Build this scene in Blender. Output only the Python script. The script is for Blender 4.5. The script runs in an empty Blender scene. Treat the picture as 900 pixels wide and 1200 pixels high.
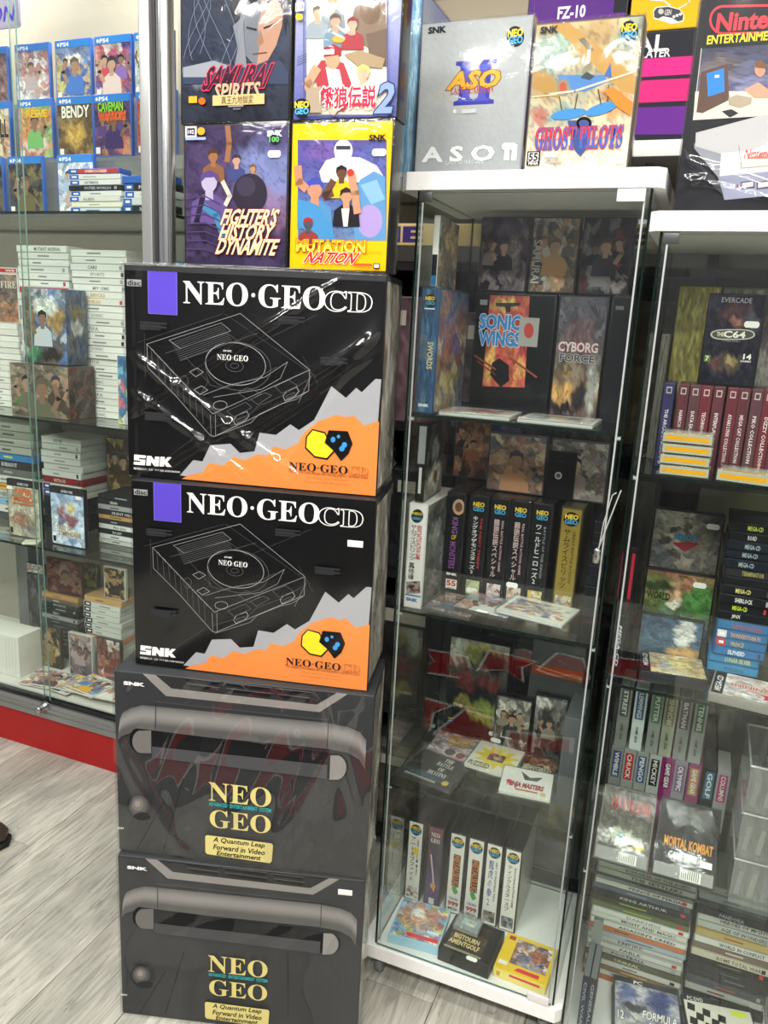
import bpy, bmesh, math, random
import numpy as np
from mathutils import Vector, Matrix

# ------------------------------------------------------------------ scene, camera, light
scene = bpy.context.scene
COL = scene.collection
scene.view_settings.view_transform = 'Standard'
scene.view_settings.look = 'None'
scene.view_settings.gamma = 1.0
scene.view_settings.use_curve_mapping = False
scene.view_settings.exposure = -0.12
scene.cycles.transparent_max_bounces = 48
scene.cycles.max_bounces = 10
scene.cycles.glossy_bounces = 4
scene.cycles.diffuse_bounces = 4
scene.cycles.use_denoising = True
scene.cycles.sample_clamp_indirect = 4.0

YAW, PITCH, ROLL, FPX, CZ = math.radians(21.4), math.radians(13.41), math.radians(3.01), 925.6, 1.435
_cy, _sy = math.cos(YAW), math.sin(YAW)
FWD = np.array([-_sy * math.cos(PITCH), _cy * math.cos(PITCH), -math.sin(PITCH)])
_r0 = np.array([_cy, _sy, 0.0])
_u0 = np.cross(_r0, FWD)
RGT = math.cos(ROLL) * _r0 + math.sin(ROLL) * _u0
UPV = -math.sin(ROLL) * _r0 + math.cos(ROLL) * _u0
CAM = np.array([0.0, 0.0, CZ])
cam_data = bpy.data.cameras.new('camera')
cam_data.sensor_fit = 'VERTICAL'
cam_data.sensor_height = 36.0
cam_data.lens = FPX / 1200.0 * 36.0
cam_data.clip_start = 0.02
camera = bpy.data.objects.new('camera', cam_data)
camera.matrix_world = Matrix(((RGT[0], UPV[0], -FWD[0], CAM[0]), (RGT[1], UPV[1], -FWD[1], CAM[1]),
                              (RGT[2], UPV[2], -FWD[2], CAM[2]), (0, 0, 0, 1)))
COL.objects.link(camera)
scene.camera = camera

world = bpy.data.worlds.new('shop_air')
scene.world = world
world.use_nodes = True
world.node_tree.nodes['Background'].inputs[0].default_value = (1.0, 0.985, 0.95, 1)
world.node_tree.nodes['Background'].inputs[1].default_value = 0.18


def area(name, loc, size, energy, col=(1, 0.985, 0.955), aim=(0, 0, -1)):
    l = bpy.data.lights.new(name, 'AREA')
    l.shape = 'RECTANGLE'
    l.size, l.size_y = size
    l.energy = energy
    l.color = col
    o = bpy.data.objects.new(name, l)
    o.location = loc
    o.rotation_euler = Vector(aim).to_track_quat('-Z', 'Y').to_euler()
    COL.objects.link(o)
    return o


# ceiling luminaires of the shop (their housings are built with the ceiling)
CEIL_Z = 3.05
LUMINAIRES = [(-1.2, 0.45), (0.2, 0.35), (-1.3, -0.95), (0.3, -1.05), (-2.5, 0.4)]
for _x, _y in LUMINAIRES:
    area('ceiling_light_glow', (_x, _y, CEIL_Z - 0.065), (1.15, 0.26), 22.0 if _y > 0 else 82.0)

# ------------------------------------------------------------------ geometry of seeing


def ray(px, py):
    return FWD + RGT * ((px - 450) / FPX) + UPV * ((600 - py) / FPX)


def on_z(px, py, z):
    d = ray(px, py)
    return CAM + d * ((z - CZ) / d[2])


def on_y(px, py, y):
    d = ray(px, py)
    return CAM + d * (y / d[1])


def see(p):
    d = np.asarray(p, float) - CAM
    k = d @ FWD
    return 450 + FPX * (d @ RGT) / k, 600 - FPX * (d @ UPV) / k


# ------------------------------------------------------------------ materials
def lin(h):
    if not isinstance(h, str):
        return tuple(h)
    h = h.lstrip('#')
    if len(h) == 3:
        h = h[0] * 2 + h[1] * 2 + h[2] * 2
    v = [int(h[i:i + 2], 16) / 255 for i in (0, 2, 4)]
    return tuple(c / 12.92 if c <= 0.04045 else ((c + 0.055) / 1.055) ** 2.4 for c in v)


_mats = {}


def mat(col, rough=0.45, metal=0.0, vary=0.06, scale=40.0, bump=0.0, spec=0.3, coat=0.0):
    key = (col, rough, metal, vary, scale, bump, spec, coat)
    if key in _mats:
        return _mats[key]
    m = bpy.data.materials.new('paint_' + str(col).lstrip('#'))
    m.use_nodes = True
    nt = m.node_tree
    b = nt.nodes['Principled BSDF']
    b.inputs['Roughness'].default_value = rough
    b.inputs['Metallic'].default_value = metal
    b.inputs['Specular IOR Level'].default_value = spec
    b.inputs['Coat Weight'].default_value = coat
    b.inputs['Coat Roughness'].default_value = 0.06
    tc = nt.nodes.new('ShaderNodeTexCoord')
    nz = nt.nodes.new('ShaderNodeTexNoise')
    nz.inputs['Scale'].default_value = scale
    nz.inputs['Detail'].default_value = 3
    nt.links.new(tc.outputs['Object'], nz.inputs['Vector'])
    mx = nt.nodes.new('ShaderNodeMix')
    mx.data_type = 'RGBA'
    c = lin(col)
    mx.inputs['A'].default_value = tuple(x * (1 - vary) for x in c) + (1,)
    mx.inputs['B'].default_value = tuple(min(1, x * (1 + vary)) for x in c) + (1,)
    nt.links.new(nz.outputs['Fac'], mx.inputs['Factor'])
    nt.links.new(mx.outputs['Result'], b.inputs['Base Color'])
    if bump:
        bp = nt.nodes.new('ShaderNodeBump')
        bp.inputs['Strength'].default_value = bump
        bp.inputs['Distance'].default_value = 0.002
        nt.links.new(nz.outputs['Fac'], bp.inputs['Height'])
        nt.links.new(bp.outputs['Normal'], b.inputs['Normal'])
    _mats[key] = m
    return m


def print_mat(name, rough=0.38, coat=0.0):
    m = bpy.data.materials.new(name)
    m.use_nodes = True
    nt = m.node_tree
    b = nt.nodes['Principled BSDF']
    b.inputs['Specular IOR Level'].default_value = 0.12
    b.inputs['Coat Weight'].default_value = coat
    b.inputs['Coat Roughness'].default_value = 0.05
    at = nt.nodes.new('ShaderNodeAttribute')
    at.attribute_name = 'Col'
    nt.links.new(at.outputs['Color'], b.inputs['Base Color'])
    tc = nt.nodes.new('ShaderNodeTexCoord')
    nz = nt.nodes.new('ShaderNodeTexNoise')
    nz.inputs['Scale'].default_value = 30
    nt.links.new(tc.outputs['Object'], nz.inputs['Vector'])
    mr = nt.nodes.new('ShaderNodeMapRange')
    mr.inputs['To Min'].default_value = rough - 0.06
    mr.inputs['To Max'].default_value = rough + 0.06
    nt.links.new(nz.outputs['Fac'], mr.inputs['Value'])
    nt.links.new(mr.outputs['Result'], b.inputs['Roughness'])
    return m


INK = print_mat('printed_card')
GLOSSINK = print_mat('printed_card_gloss', 0.4, 0.0)


def clear_mat(name, tint='#ffffff', gloss=0.06, rough=0.03, edge=0.75, bump=0.0, bscale=18.0, stretch=(1, 1, 1), haze=0.0):
    """clear sheet: transmits straight through, reflects by facing angle"""
    m = bpy.data.materials.new(name)
    m.use_nodes = True
    nt = m.node_tree
    for n in list(nt.nodes):
        nt.nodes.remove(n)
    out = nt.nodes.new('ShaderNodeOutputMaterial')
    tr = nt.nodes.new('ShaderNodeBsdfTransparent')
    tr.inputs[0].default_value = lin(tint) + (1,)
    gl = nt.nodes.new('ShaderNodeBsdfGlossy')
    gl.inputs['Roughness'].default_value = rough
    gl.inputs['Color'].default_value = (1, 1, 1, 1)
    lw = nt.nodes.new('ShaderNodeLayerWeight')
    lw.inputs['Blend'].default_value = 0.5
    pw = nt.nodes.new('ShaderNodeMath')
    pw.operation = 'POWER'
    pw.inputs[1].default_value = 4.0
    nt.links.new(lw.outputs['Facing'], pw.inputs[0])
    mr = nt.nodes.new('ShaderNodeMapRange')
    mr.inputs['To Min'].default_value = gloss
    mr.inputs['To Max'].default_value = edge
    nt.links.new(pw.outputs[0], mr.inputs['Value'])
    mx = nt.nodes.new('ShaderNodeMixShader')
    nt.links.new(mr.outputs['Result'], mx.inputs[0])
    first = tr.outputs[0]
    if haze:
        df = nt.nodes.new('ShaderNodeBsdfDiffuse')
        df.inputs[0].default_value = (0.9, 0.9, 0.9, 1)
        m2 = nt.nodes.new('ShaderNodeMixShader')
        m2.inputs[0].default_value = haze
        nt.links.new(tr.outputs[0], m2.inputs[1])
        nt.links.new(df.outputs[0], m2.inputs[2])
        first = m2.outputs[0]
    nt.links.new(first, mx.inputs[1])
    nt.links.new(gl.outputs[0], mx.inputs[2])
    nt.links.new(mx.outputs[0], out.inputs[0])
    if bump:
        tc = nt.nodes.new('ShaderNodeTexCoord')
        mp = nt.nodes.new('ShaderNodeMapping')
        mp.inputs['Scale'].default_value = stretch
        mp.inputs['Rotation'].default_value = (0, 0.55, 0)
        nz = nt.nodes.new('ShaderNodeTexNoise')
        nz.inputs['Scale'].default_value = bscale
        nz.inputs['Detail'].default_value = 4
        nz.inputs['Distortion'].default_value = 1.2
        bp = nt.nodes.new('ShaderNodeBump')
        bp.inputs['Strength'].default_value = bump
        bp.inputs['Distance'].default_value = 0.01
        nt.links.new(tc.outputs['Object'], mp.inputs['Vector'])
        nt.links.new(mp.outputs['Vector'], nz.inputs['Vector'])
        nt.links.new(nz.outputs['Fac'], bp.inputs['Height'])
        nt.links.new(bp.outputs['Normal'], gl.inputs['Normal'])
    return m


GLASS = clear_mat('cabinet_glass', '#fafdfb', 0.035, 0.0, 0.8)
SHELFGLASS = clear_mat('shelf_glass', '#f4f9f6', 0.05, 0.0, 0.85)
EDGE = mat('#0f1c18', 0.12, vary=0.2)
EDGELT = mat('#4a6a60', 0.12, vary=0.15)
WRAP = clear_mat('shrink_wrap', '#fbfbfb', 0.05, 0.10, 0.6)
BAG = clear_mat('clear_bag', '#fafafa', 0.03, 0.05, 0.6)
FILM = clear_mat('glossy_bag', '#fafafa', 0.06, 0.02, 0.6)
SLEEVE = clear_mat('case_sleeve', '#fcfcfc', 0.022, 0.10, 0.5, 0.25, 14.0, (1, 1, 1), 0.0)
JEWEL = clear_mat('clear_styrene', '#f2f4f4', 0.07, 0.03, 0.7, 0.0, haze=0.03)
TUB = clear_mat('clear_tub', '#eceeee', 0.1, 0.12, 0.7, 0.0, haze=0.07)
WHITE = mat('#e9e9e6', 0.4, vary=0.02)
BLACKPL = mat('#17181b', 0.35, vary=0.1)
ALU = mat('#a6a8a8', 0.32, 0.85, vary=0.06, scale=8)
STEEL = mat('#b9bcbd', 0.25, 1.0, vary=0.04)
PAPER = mat('#f4f3ee', 0.6, vary=0.03)


# ------------------------------------------------------------------ objects
def link(name, data, parent=None, loc=(0, 0, 0), rot=(0, 0, 0)):
    o = bpy.data.objects.new(name, data)
    COL.objects.link(o)
    o.location = loc
    o.rotation_euler = rot
    if parent is not None:
        o.parent = parent
    return o


def tag(o, label=None, cat=None, group=None, kind=None):
    if label:
        o['label'] = label
    if cat:
        o['category'] = cat
    if group:
        o['group'] = group
    if kind:
        o['kind'] = kind
    return o


def thing(name, label, cat, loc=(0, 0, 0), rot=(0, 0, 0), group=None):
    o = link(name, None, None, tuple(loc), rot)
    o.empty_display_size = 0.05
    return tag(o, label, cat, group)


class MB:
    """mesh collector: boxes, prisms, tubes -> one mesh"""

    def __init__(s):
        s.v, s.f, s.m, s.sm = [], [], [], []

    def add(s, v, f, m=0, smooth=False):
        k = len(s.v)
        s.v += [tuple(p) for p in v]
        s.f += [tuple(i + k for i in q) for q in f]
        s.m += [m] * len(f)
        s.sm += [smooth] * len(f)
        return s

    def box(s, a, b, m=0, em=None):
        """em: (axis, material) -> faces whose normal is NOT along axis take that material"""
        x0, y0, z0 = a
        x1, y1, z1 = b
        v = [(x0, y0, z0), (x1, y0, z0), (x1, y1, z0), (x0, y1, z0), (x0, y0, z1), (x1, y0, z1), (x1, y1, z1), (x0, y1, z1)]
        f = [(0, 3, 2, 1), (4, 5, 6, 7), (0, 1, 5, 4), (2, 3, 7, 6), (1, 2, 6, 5), (3, 0, 4, 7)]
        ax = [2, 2, 1, 1, 0, 0]
        k = len(s.v)
        s.v += v
        for q, a_ in zip(f, ax):
            s.f.append(tuple(i + k for i in q))
            s.m.append(m if em is None or a_ == em[0] else em[1])
            s.sm.append(False)
        return s

    def bevbox(s, a, b, r, m=0):
        bm = bmesh.new()
        bmesh.ops.create_cube(bm, size=1.0)
        c = [(p + q) / 2 for p, q in zip(a, b)]
        d = [q - p for p, q in zip(a, b)]
        for v in bm.verts:
            v.co = Vector((v.co.x * d[0] + c[0], v.co.y * d[1] + c[1], v.co.z * d[2] + c[2]))
        bmesh.ops.bevel(bm, geom=list(bm.edges), offset=r, segments=2, affect='EDGES', profile=0.6)
        bm.verts.index_update()
        s.add([tuple(v.co) for v in bm.verts], [[v.index for v in f.verts] for f in bm.faces], m, True)
        bm.free()
        return s

    def prism(s, pts, axis, t0, t1, m=0, smooth=False):
        """extrude a closed outline along axis"""
        n = len(pts)

        def mk(p, t):
            return {0: (t, p[0], p[1]), 1: (p[0], t, p[1]), 2: (p[0], p[1], t)}[axis]
        v = [mk(p, t0) for p in pts] + [mk(p, t1) for p in pts]
        f = [tuple(range(n))[::-1], tuple(range(n, 2 * n))]
        s.add(v, f, m)
        s.add(v, [(i, (i + 1) % n, n + (i + 1) % n, n + i) for i in range(n)], m, smooth)
        return s

    def tube(s, pts, r, n=8, m=0, cap=True):
        pts = [Vector(p) for p in pts]
        v, f = [], []
        for i, p in enumerate(pts):
            t = (pts[min(i + 1, len(pts) - 1)] - pts[max(i - 1, 0)]).normalized()
            a = t.orthogonal().normalized() if i == 0 else (a - t * a.dot(t)).normalized()
            b = t.cross(a)
            rr = r[i] if isinstance(r, (list, tuple)) else r
            for k in range(n):
                g = 2 * math.pi * k / n
                v.append(tuple(p + a * (rr * math.cos(g)) + b * (rr * math.sin(g))))
        for i in range(len(pts) - 1):
            for k in range(n):
                f.append((i * n + k, i * n + (k + 1) % n, (i + 1) * n + (k + 1) % n, (i + 1) * n + k))
        s.add(v, f, m, True)
        if cap:
            s.add(v[:n], [tuple(range(n))[::-1]], m)
            s.add(v[-n:], [tuple(range(n))], m)
        return s

    def lathe(s, prof, c=(0, 0, 0), n=20, axis=2, m=0):
        v, f = [], []
        for r, h in prof:
            for k in range(n):
                g = 2 * math.pi * k / n
                p = (r * math.cos(g), r * math.sin(g), h)
                p = {2: p, 1: (p[0], p[2], p[1]), 0: (p[2], p[0], p[1])}[axis]
                v.append((p[0] + c[0], p[1] + c[1], p[2] + c[2]))
        for i in range(len(prof) - 1):
            for k in range(n):
                f.append((i * n + k, i * n + (k + 1) % n, (i + 1) * n + (k + 1) % n, (i + 1) * n + k))
        return s.add(v, f, m, True)

    def mesh(s, name, mats):
        me = bpy.data.meshes.new(name)
        me.from_pydata(s.v, [], s.f)
        for q in (mats if isinstance(mats, (list, tuple)) else [mats]):
            me.materials.append(q)
        me.polygons.foreach_set('material_index', s.m)
        me.polygons.foreach_set('use_smooth', s.sm)
        me.update()
        return me

    def build(s, name, mats, parent=None, loc=(0, 0, 0), rot=(0, 0, 0)):
        return link(name, s.mesh(name, mats), parent, loc, rot)


# ------------------------------------------------------------------ flat print (lettering, artwork on card)
_txt = {}
SERIF = {**{chr(65 + i): chr(0x1D400 + i) for i in range(26)}, **{chr(97 + i): chr(0x1D41A + i) for i in range(26)}}
EMBOLDEN = {'': 0.0, 'serif': 0.0, 'bold': 0.022, 'ital': 0.018}
_tc = bpy.data.curves.new('lettering', 'FONT')
_to = bpy.data.objects.new('lettering', _tc)
_tc.align_x = 'CENTER'


def glyphs(body, style='', off=0.0, res=2):
    key = (body, style, off, res)
    if key in _txt:
        return _txt[key]
    c = _tc
    c.body = ''.join(SERIF.get(ch, ch) for ch in body) if style == 'serif' else body
    c.resolution_u = res
    c.offset = off + EMBOLDEN[style]
    c.shear = 0.22 if style == 'ital' else 0.0
    c.space_line = 0.95
    me = bpy.data.meshes.new_from_object(_to)
    v = np.array([p.co[:2] for p in me.vertices]) if len(me.vertices) else np.zeros((1, 2))
    f = [tuple(p.vertices) for p in me.polygons]
    bpy.data.meshes.remove(me)
    if off:
        lo, hi = glyphs(body, style, 0.0, res)[2]
    else:
        lo, hi = v.min(0), v.max(0)
    _txt[key] = (v, f, (lo, hi))
    return _txt[key]


def homography(src, dst):
    A, B = [], []
    for (x, y), (u, v) in zip(src, dst):
        A.append([x, y, 1, 0, 0, 0, -u * x, -u * y]); B.append(u)
        A.append([0, 0, 0, x, y, 1, -v * x, -v * y]); B.append(v)
    h = np.linalg.solve(np.array(A, float), np.array(B, float))
    return np.append(h, 1).reshape(3, 3)


class Print:
    """layers of flat colour on a card w wide, h tall; drawing coordinates 0..1 (v down) or through quad TL,TR,BR,BL"""
    STEP = 1e-4

    def __init__(s, w, h, quad=None):
        s.w, s.h = w, h
        quad = quad or [(0, 0), (1, 0), (1, 1), (0, 1)]
        s.H = homography(quad, [(0, h), (w, h), (w, 0), (0, 0)])
        s.v, s.f, s.c, s.k = [], [], [], 0

    def map(s, pts):
        p = np.c_[np.asarray(pts, float), np.ones(len(pts))] @ s.H.T
        return p[:, :2] / p[:, 2:3]

    def raw(s, p, faces, cols, clip=True):
        b = len(s.v)
        if clip:
            p = np.clip(p, [0, 0], [s.w, s.h])
        s.v += [(x, -s.STEP * s.k, z) for x, z in p]
        s.f += [tuple(i + b for i in q) for q in faces]
        if isinstance(cols, np.ndarray) and cols.ndim == 2:
            s.c += [tuple(c) for c in cols]
        else:
            s.c += [lin(cols)] * len(p)
        s.k += 1
        return s

    def fill(s, col):
        return s.raw(np.array([(0, 0), (s.w, 0), (s.w, s.h), (0, s.h)], float), [(0, 1, 2, 3)], col)

    def poly(s, pts, col):
        p = s.map(pts)
        a = np.sum(p[:, 0] * np.roll(p[:, 1], -1) - np.roll(p[:, 0], -1) * p[:, 1])
        q = range(len(p)) if a > 0 else range(len(p))[::-1]
        return s.raw(p, [tuple(q)], col)

    def rect(s, x0, y0, x1, y1, col):
        a, b = s.map([(x0, y0), (x1, y1)])
        return s.raw(np.array([(a[0], b[1]), (b[0], b[1]), (b[0], a[1]), (a[0], a[1])]), [(0, 1, 2, 3)], col)

    def ell(s, cx, cy, rx, ry, col, n=18, rot=0.0, a0=0.0, a1=2 * math.pi):
        t = np.linspace(a0, a1, n, endpoint=a1 - a0 < 6.28)
        x, y = rx * np.cos(t), ry * np.sin(t)
        return s.poly(np.c_[cx + x * math.cos(rot) - y * math.sin(rot), cy + x * math.sin(rot) + y * math.cos(rot)], col)

    def line(s, pts, wd, col, close=False):
        p = s.map(pts)
        if close:
            p = np.r_[p, p[:1]]
        v, f = [], []
        for a, b in zip(p[:-1], p[1:]):
            d = b - a
            L = np.hypot(*d)
            if L < 1e-7:
                continue
            n = np.array([-d[1], d[0]]) / L * wd / 2
            e = d / L * wd * 0.3
            k = len(v)
            v += [a - n - e, b - n + e, b + n + e, a + n - e]
            f.append((k, k + 1, k + 2, k + 3))
        if v:
            s.raw(np.array(v), f, col)
        return s

    def ring(s, cx, cy, rx, ry, wd, col, n=28, a0=0.0, a1=2 * math.pi, rot=0.0):
        t = np.linspace(a0, a1, n)
        x, y = rx * np.cos(t), ry * np.sin(t)
        return s.line(np.c_[cx + x * math.cos(rot) - y * math.sin(rot), cy + x * math.sin(rot) + y * math.cos(rot)], wd, col)

    def text(s, body, x0, y0, x1, y1, col, style='', edge=None, off=0.0, rot=0, res=2, shear=0.0):
        """lettering fitted to a box; rot=90 reads upward, -90 downward"""
        (a, b) = s.map([(x0, y0), (x1, y1)])
        X0, X1, Z0, Z1 = min(a[0], b[0]), max(a[0], b[0]), min(a[1], b[1]), max(a[1], b[1])

        def lay(o, c):
            v, f, (lo, hi) = glyphs(body, style, round(o, 4), res)
            d = np.maximum(hi - lo, 1e-6)
            t = (v - lo) / d
            t = t + np.c_[shear * (t[:, 1] - 0.5), np.zeros(len(t))]
            if rot == -90:
                t = np.c_[t[:, 1], 1 - t[:, 0]]
            elif rot == 90:
                t = np.c_[1 - t[:, 1], t[:, 0]]
            s.raw(np.c_[X0 + t[:, 0] * (X1 - X0), Z0 + t[:, 1] * (Z1 - Z0)], f, c)
        off = off * 0.45
        if edge:
            lay(off + 0.65 * edge[1], edge[0])
        lay(off, col)
        return s

    def vtext(s, body, x0, y0, x1, y1, col, style='', edge=None, off=0.0):
        return s.text('\n'.join(body), x0, y0, x1, y1, col, style, edge, off, res=1)

    def art(s, base, blobs=(), pal=None, n=60, amt=0.6, seed=1, box=None, nx=44, ny=56, cell=0.5, fine=None, mute=0.22):
        """painted area: vertical gradient `base`, mosaic of palette patches, soft blobs (u,v,ru,rv,colour,strength)"""
        fine = (0.38 if (blobs or pal) else 0.0) if fine is None else fine
        rg = np.random.RandomState(seed)
        u, v = np.meshgrid(np.linspace(0, 1, nx), np.linspace(0, 1, ny))
        base = [base] if isinstance(base, str) else base
        B = np.array([lin(b) for b in base])
        t = v * (len(B) - 1)
        i = np.clip(t.astype(int), 0, max(len(B) - 2, 0))
        fr = (t - i)[..., None]
        C = B[i] * (1 - fr) + B[np.minimum(i + 1, len(B) - 1)] * fr
        wu = u + 0.025 * np.sin(v * 23 + seed) + 0.012 * np.sin(v * 61 + u * 17 + seed)
        wv = v + 0.025 * np.sin(u * 19 + seed * 2) + 0.012 * np.sin(u * 53 - v * 29 + seed * 3)
        if pal:
            P = np.array([lin(c) for c in pal])
            sx, sv_ = rg.rand(n), rg.rand(n)
            ci = rg.randint(0, len(P), n)
            D = (wu[..., None] - sx) ** 2 + ((wv[..., None] - sv_) * 1.2) ** 2
            ix = D.argmin(-1)
            M = P[ci[ix]]
            k = (rg.rand(n) < cell + 0.35)[ix][..., None] * amt
            C = C * (1 - k) + M * k
        for bl in blobs:
            bu, bv, ru, rv, c = bl[:5]
            st = bl[5] if len(bl) > 5 else 1.0
            g = np.exp(-(((wu - bu) / ru / 1.08) ** 2 + ((wv - bv) / rv / 1.08) ** 2) ** 4)[..., None] * st
            C = C * (1 - g) + np.array(lin(c)) * g
        if fine:
            m2 = 190
            fx, fv, fl = rg.rand(m2), rg.rand(m2), 1 + fine * (rg.rand(m2) - 0.5) * 2
            D = np.sort(((wu[..., None] - fx) ** 2 + ((wv[..., None] - fv) * 1.25) ** 2), -1)
            D0 = ((wu[..., None] - fx) ** 2 + ((wv[..., None] - fv) * 1.25) ** 2).argmin(-1)
            ink = (np.sqrt(D[..., 1]) - np.sqrt(D[..., 0])) < 0.006
            C = C * (fl[D0] * (1 - 0.35 * ink))[..., None]
        if pal:
            C = C * (1 - mute) + C.mean(-1, keepdims=True) * mute
        C = np.clip(C * (1 + 0.10 * (rg.rand(ny, nx, 1) - 0.5)), 0, 1)
        box = box or (0, 0, 1, 1)
        if len(box) == 4 and not hasattr(box[0], '__len__'):
            box = [(box[0], box[1]), (box[2], box[1]), (box[2], box[3]), (box[0], box[3])]
        Q = np.array(box, float)
        p = ((1 - u) * (1 - v))[..., None] * Q[0] + (u * (1 - v))[..., None] * Q[1] + (u * v)[..., None] * Q[2] + ((1 - u) * v)[..., None] * Q[3]
        p = s.map(p.reshape(-1, 2))
        f = [(j * nx + i_, (j + 1) * nx + i_, (j + 1) * nx + i_ + 1, j * nx + i_ + 1) for j in range(ny - 1) for i_ in range(nx - 1)]
        return s.raw(p, f, C.reshape(-1, 3))

    def mesh(s, name='print', m=None):
        me = bpy.data.meshes.new(name)
        me.from_pydata(s.v, [], s.f)
        me.materials.append(m or INK)
        at = me.color_attributes.new('Col', 'FLOAT_COLOR', 'POINT')
        at.data.foreach_set('color', np.c_[np.array(s.c, float), np.ones(len(s.c))].astype(np.float32).ravel())
        me.update()
        return me

    def build(s, name, parent, loc=(0, -0.0004, 0), rot=(0, 0, 0), m=None):
        return link(name, s.mesh(name, m), parent, loc, rot)

# ------------------------------------------------------------------ room: floor planks, walls, ceiling
def wood_mat():
    m = bpy.data.materials.new('limed_oak_laminate')
    m.use_nodes = True
    nt = m.node_tree
    b = nt.nodes['Principled BSDF']
    b.inputs['Roughness'].default_value = 0.42
    tc = nt.nodes.new('ShaderNodeTexCoord')
    oi = nt.nodes.new('ShaderNodeObjectInfo')
    ad = nt.nodes.new('ShaderNodeVectorMath')
    ad.operation = 'MULTIPLY_ADD'
    ad.inputs[1].default_value = (1, 1, 1)
    cmb = nt.nodes.new('ShaderNodeCombineXYZ')
    ml = nt.nodes.new('ShaderNodeMath')
    ml.operation = 'MULTIPLY'
    ml.inputs[1].default_value = 37.0
    nt.links.new(oi.outputs['Random'], ml.inputs[0])
    nt.links.new(ml.outputs[0], cmb.inputs[0])
    nt.links.new(ml.outputs[0], cmb.inputs[1])
    nt.links.new(tc.outputs['Object'], ad.inputs[0])
    nt.links.new(cmb.outputs[0], ad.inputs[2])

    def noise(sc, stretch, det=5, dist=0.6):
        mp = nt.nodes.new('ShaderNodeMapping')
        mp.inputs['Scale'].default_value = stretch
        nt.links.new(ad.outputs[0], mp.inputs['Vector'])
        n = nt.nodes.new('ShaderNodeTexNoise')
        n.inputs['Scale'].default_value = sc
        n.inputs['Detail'].default_value = det
        n.inputs['Distortion'].default_value = dist
        nt.links.new(mp.outputs[0], n.inputs['Vector'])
        return n
    grain = noise(5.0, (11, 0.9, 1), 6, 2.2)
    patch = noise(3.0, (1.6, 0.7, 1), 4, 1.5)
    crack = noise(3.2, (9, 0.55, 1), 3, 2.2)
    r1 = nt.nodes.new('ShaderNodeValToRGB')
    r1.color_ramp.elements[0].position, r1.color_ramp.elements[0].color = 0.3, lin('#9c9a92') + (1,)
    r1.color_ramp.elements[1].position, r1.color_ramp.elements[1].color = 0.66, lin('#c6c4bc') + (1,)
    nt.links.new(grain.outputs['Fac'], r1.inputs[0])
    r2 = nt.nodes.new('ShaderNodeValToRGB')
    r2.color_ramp.elements[0].position, r2.color_ramp.elements[0].color = 0.38, lin('#c6c6c0') + (1,)
    r2.color_ramp.elements[1].position, r2.color_ramp.elements[1].color = 0.62, lin('#f2f0ea') + (1,)
    nt.links.new(patch.outputs['Fac'], r2.inputs[0])
    mx = nt.nodes.new('ShaderNodeMix')
    mx.data_type = 'RGBA'
    mx.blend_type = 'MULTIPLY'
    mx.inputs['Factor'].default_value = 0.9
    nt.links.new(r1.outputs[0], mx.inputs['A'])
    nt.links.new(r2.outputs[0], mx.inputs['B'])
    r3 = nt.nodes.new('ShaderNodeValToRGB')
    e = r3.color_ramp.elements
    e[0].position, e[0].color = 0.485, (1, 1, 1, 1)
    e[1].position, e[1].color = 0.5, lin('#6d6a62') + (1,)
    e2 = e.new(0.515)
    e2.color = (1, 1, 1, 1)
    nt.links.new(crack.outputs['Fac'], r3.inputs[0])
    mx2 = nt.nodes.new('ShaderNodeMix')
    mx2.data_type = 'RGBA'
    mx2.blend_type = 'MULTIPLY'
    mx2.inputs['Factor'].default_value = 0.45
    nt.links.new(mx.outputs['Result'], mx2.inputs['A'])
    nt.links.new(r3.outputs[0], mx2.inputs['B'])
    nt.links.new(mx2.outputs['Result'], b.inputs['Base Color'])
    bp = nt.nodes.new('ShaderNodeBump')
    bp.inputs['Strength'].default_value = 0.15
    bp.inputs['Distance'].default_value = 0.001
    nt.links.new(grain.outputs['Fac'], bp.inputs['Height'])
    nt.links.new(bp.outputs['Normal'], b.inputs['Normal'])
    return m


WOOD = wood_mat()
floor = tag(MB().box((-3.3, -1.6, -0.03), (1.3, 2.75, -0.004)).build('floor', mat('#4c4a45', 0.8)), kind='structure')
PW, PL = 0.195, 1.28
plank_mesh = MB().bevbox((0.0007, 0.0007, -0.004), (PW - 0.0007, PL - 0.0007, 0.0), 0.0014).mesh('plank', WOOD)
_k = 0
for i in range(-15, 8):
    x = -0.370 + i * PW
    y = -1.6 - (i * 0.43) % 1.28
    while y < 2.7:
        link('plank', plank_mesh, floor, (x, y, 0))
        y += PL

WALLM = mat('#bdb29c', 0.7, vary=0.05, scale=6)
wall_back = tag(MB().box((-3.3, 2.62, 0), (1.3, 2.75, CEIL_Z)).build('wall_back', WALLM), kind='structure')
# slatwall boards of the back wall, seen between showcase and cartons and through the glass
slat_mesh = MB().bevbox((-3.3, 2.60, 0.0), (1.3, 2.622, 0.140), 0.003).mesh('wall_slat', mat('#c9bda6', 0.5, vary=0.05, scale=5))
for i in range(20):
    link('wall_slat', slat_mesh, wall_back, (0, 0, 0.03 + i * 0.15))
wall_front = tag(MB().box((-3.3, -1.72, 0), (1.3, -1.6, CEIL_Z)).build('wall_front', mat('#56565a', 0.7, vary=0.15, scale=3)), kind='structure')
wall_left = tag(MB().box((-3.42, -1.6, 0), (-3.3, 2.75, CEIL_Z)).build('wall_left', mat('#7c7c7c', 0.7, vary=0.1, scale=3)), kind='structure')
wall_right = tag(MB().box((1.2, -1.6, 0), (1.3, 2.62, CEIL_Z)).build('wall_right', mat('#cfcac0', 0.7, vary=0.04, scale=6)), kind='structure')
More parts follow.
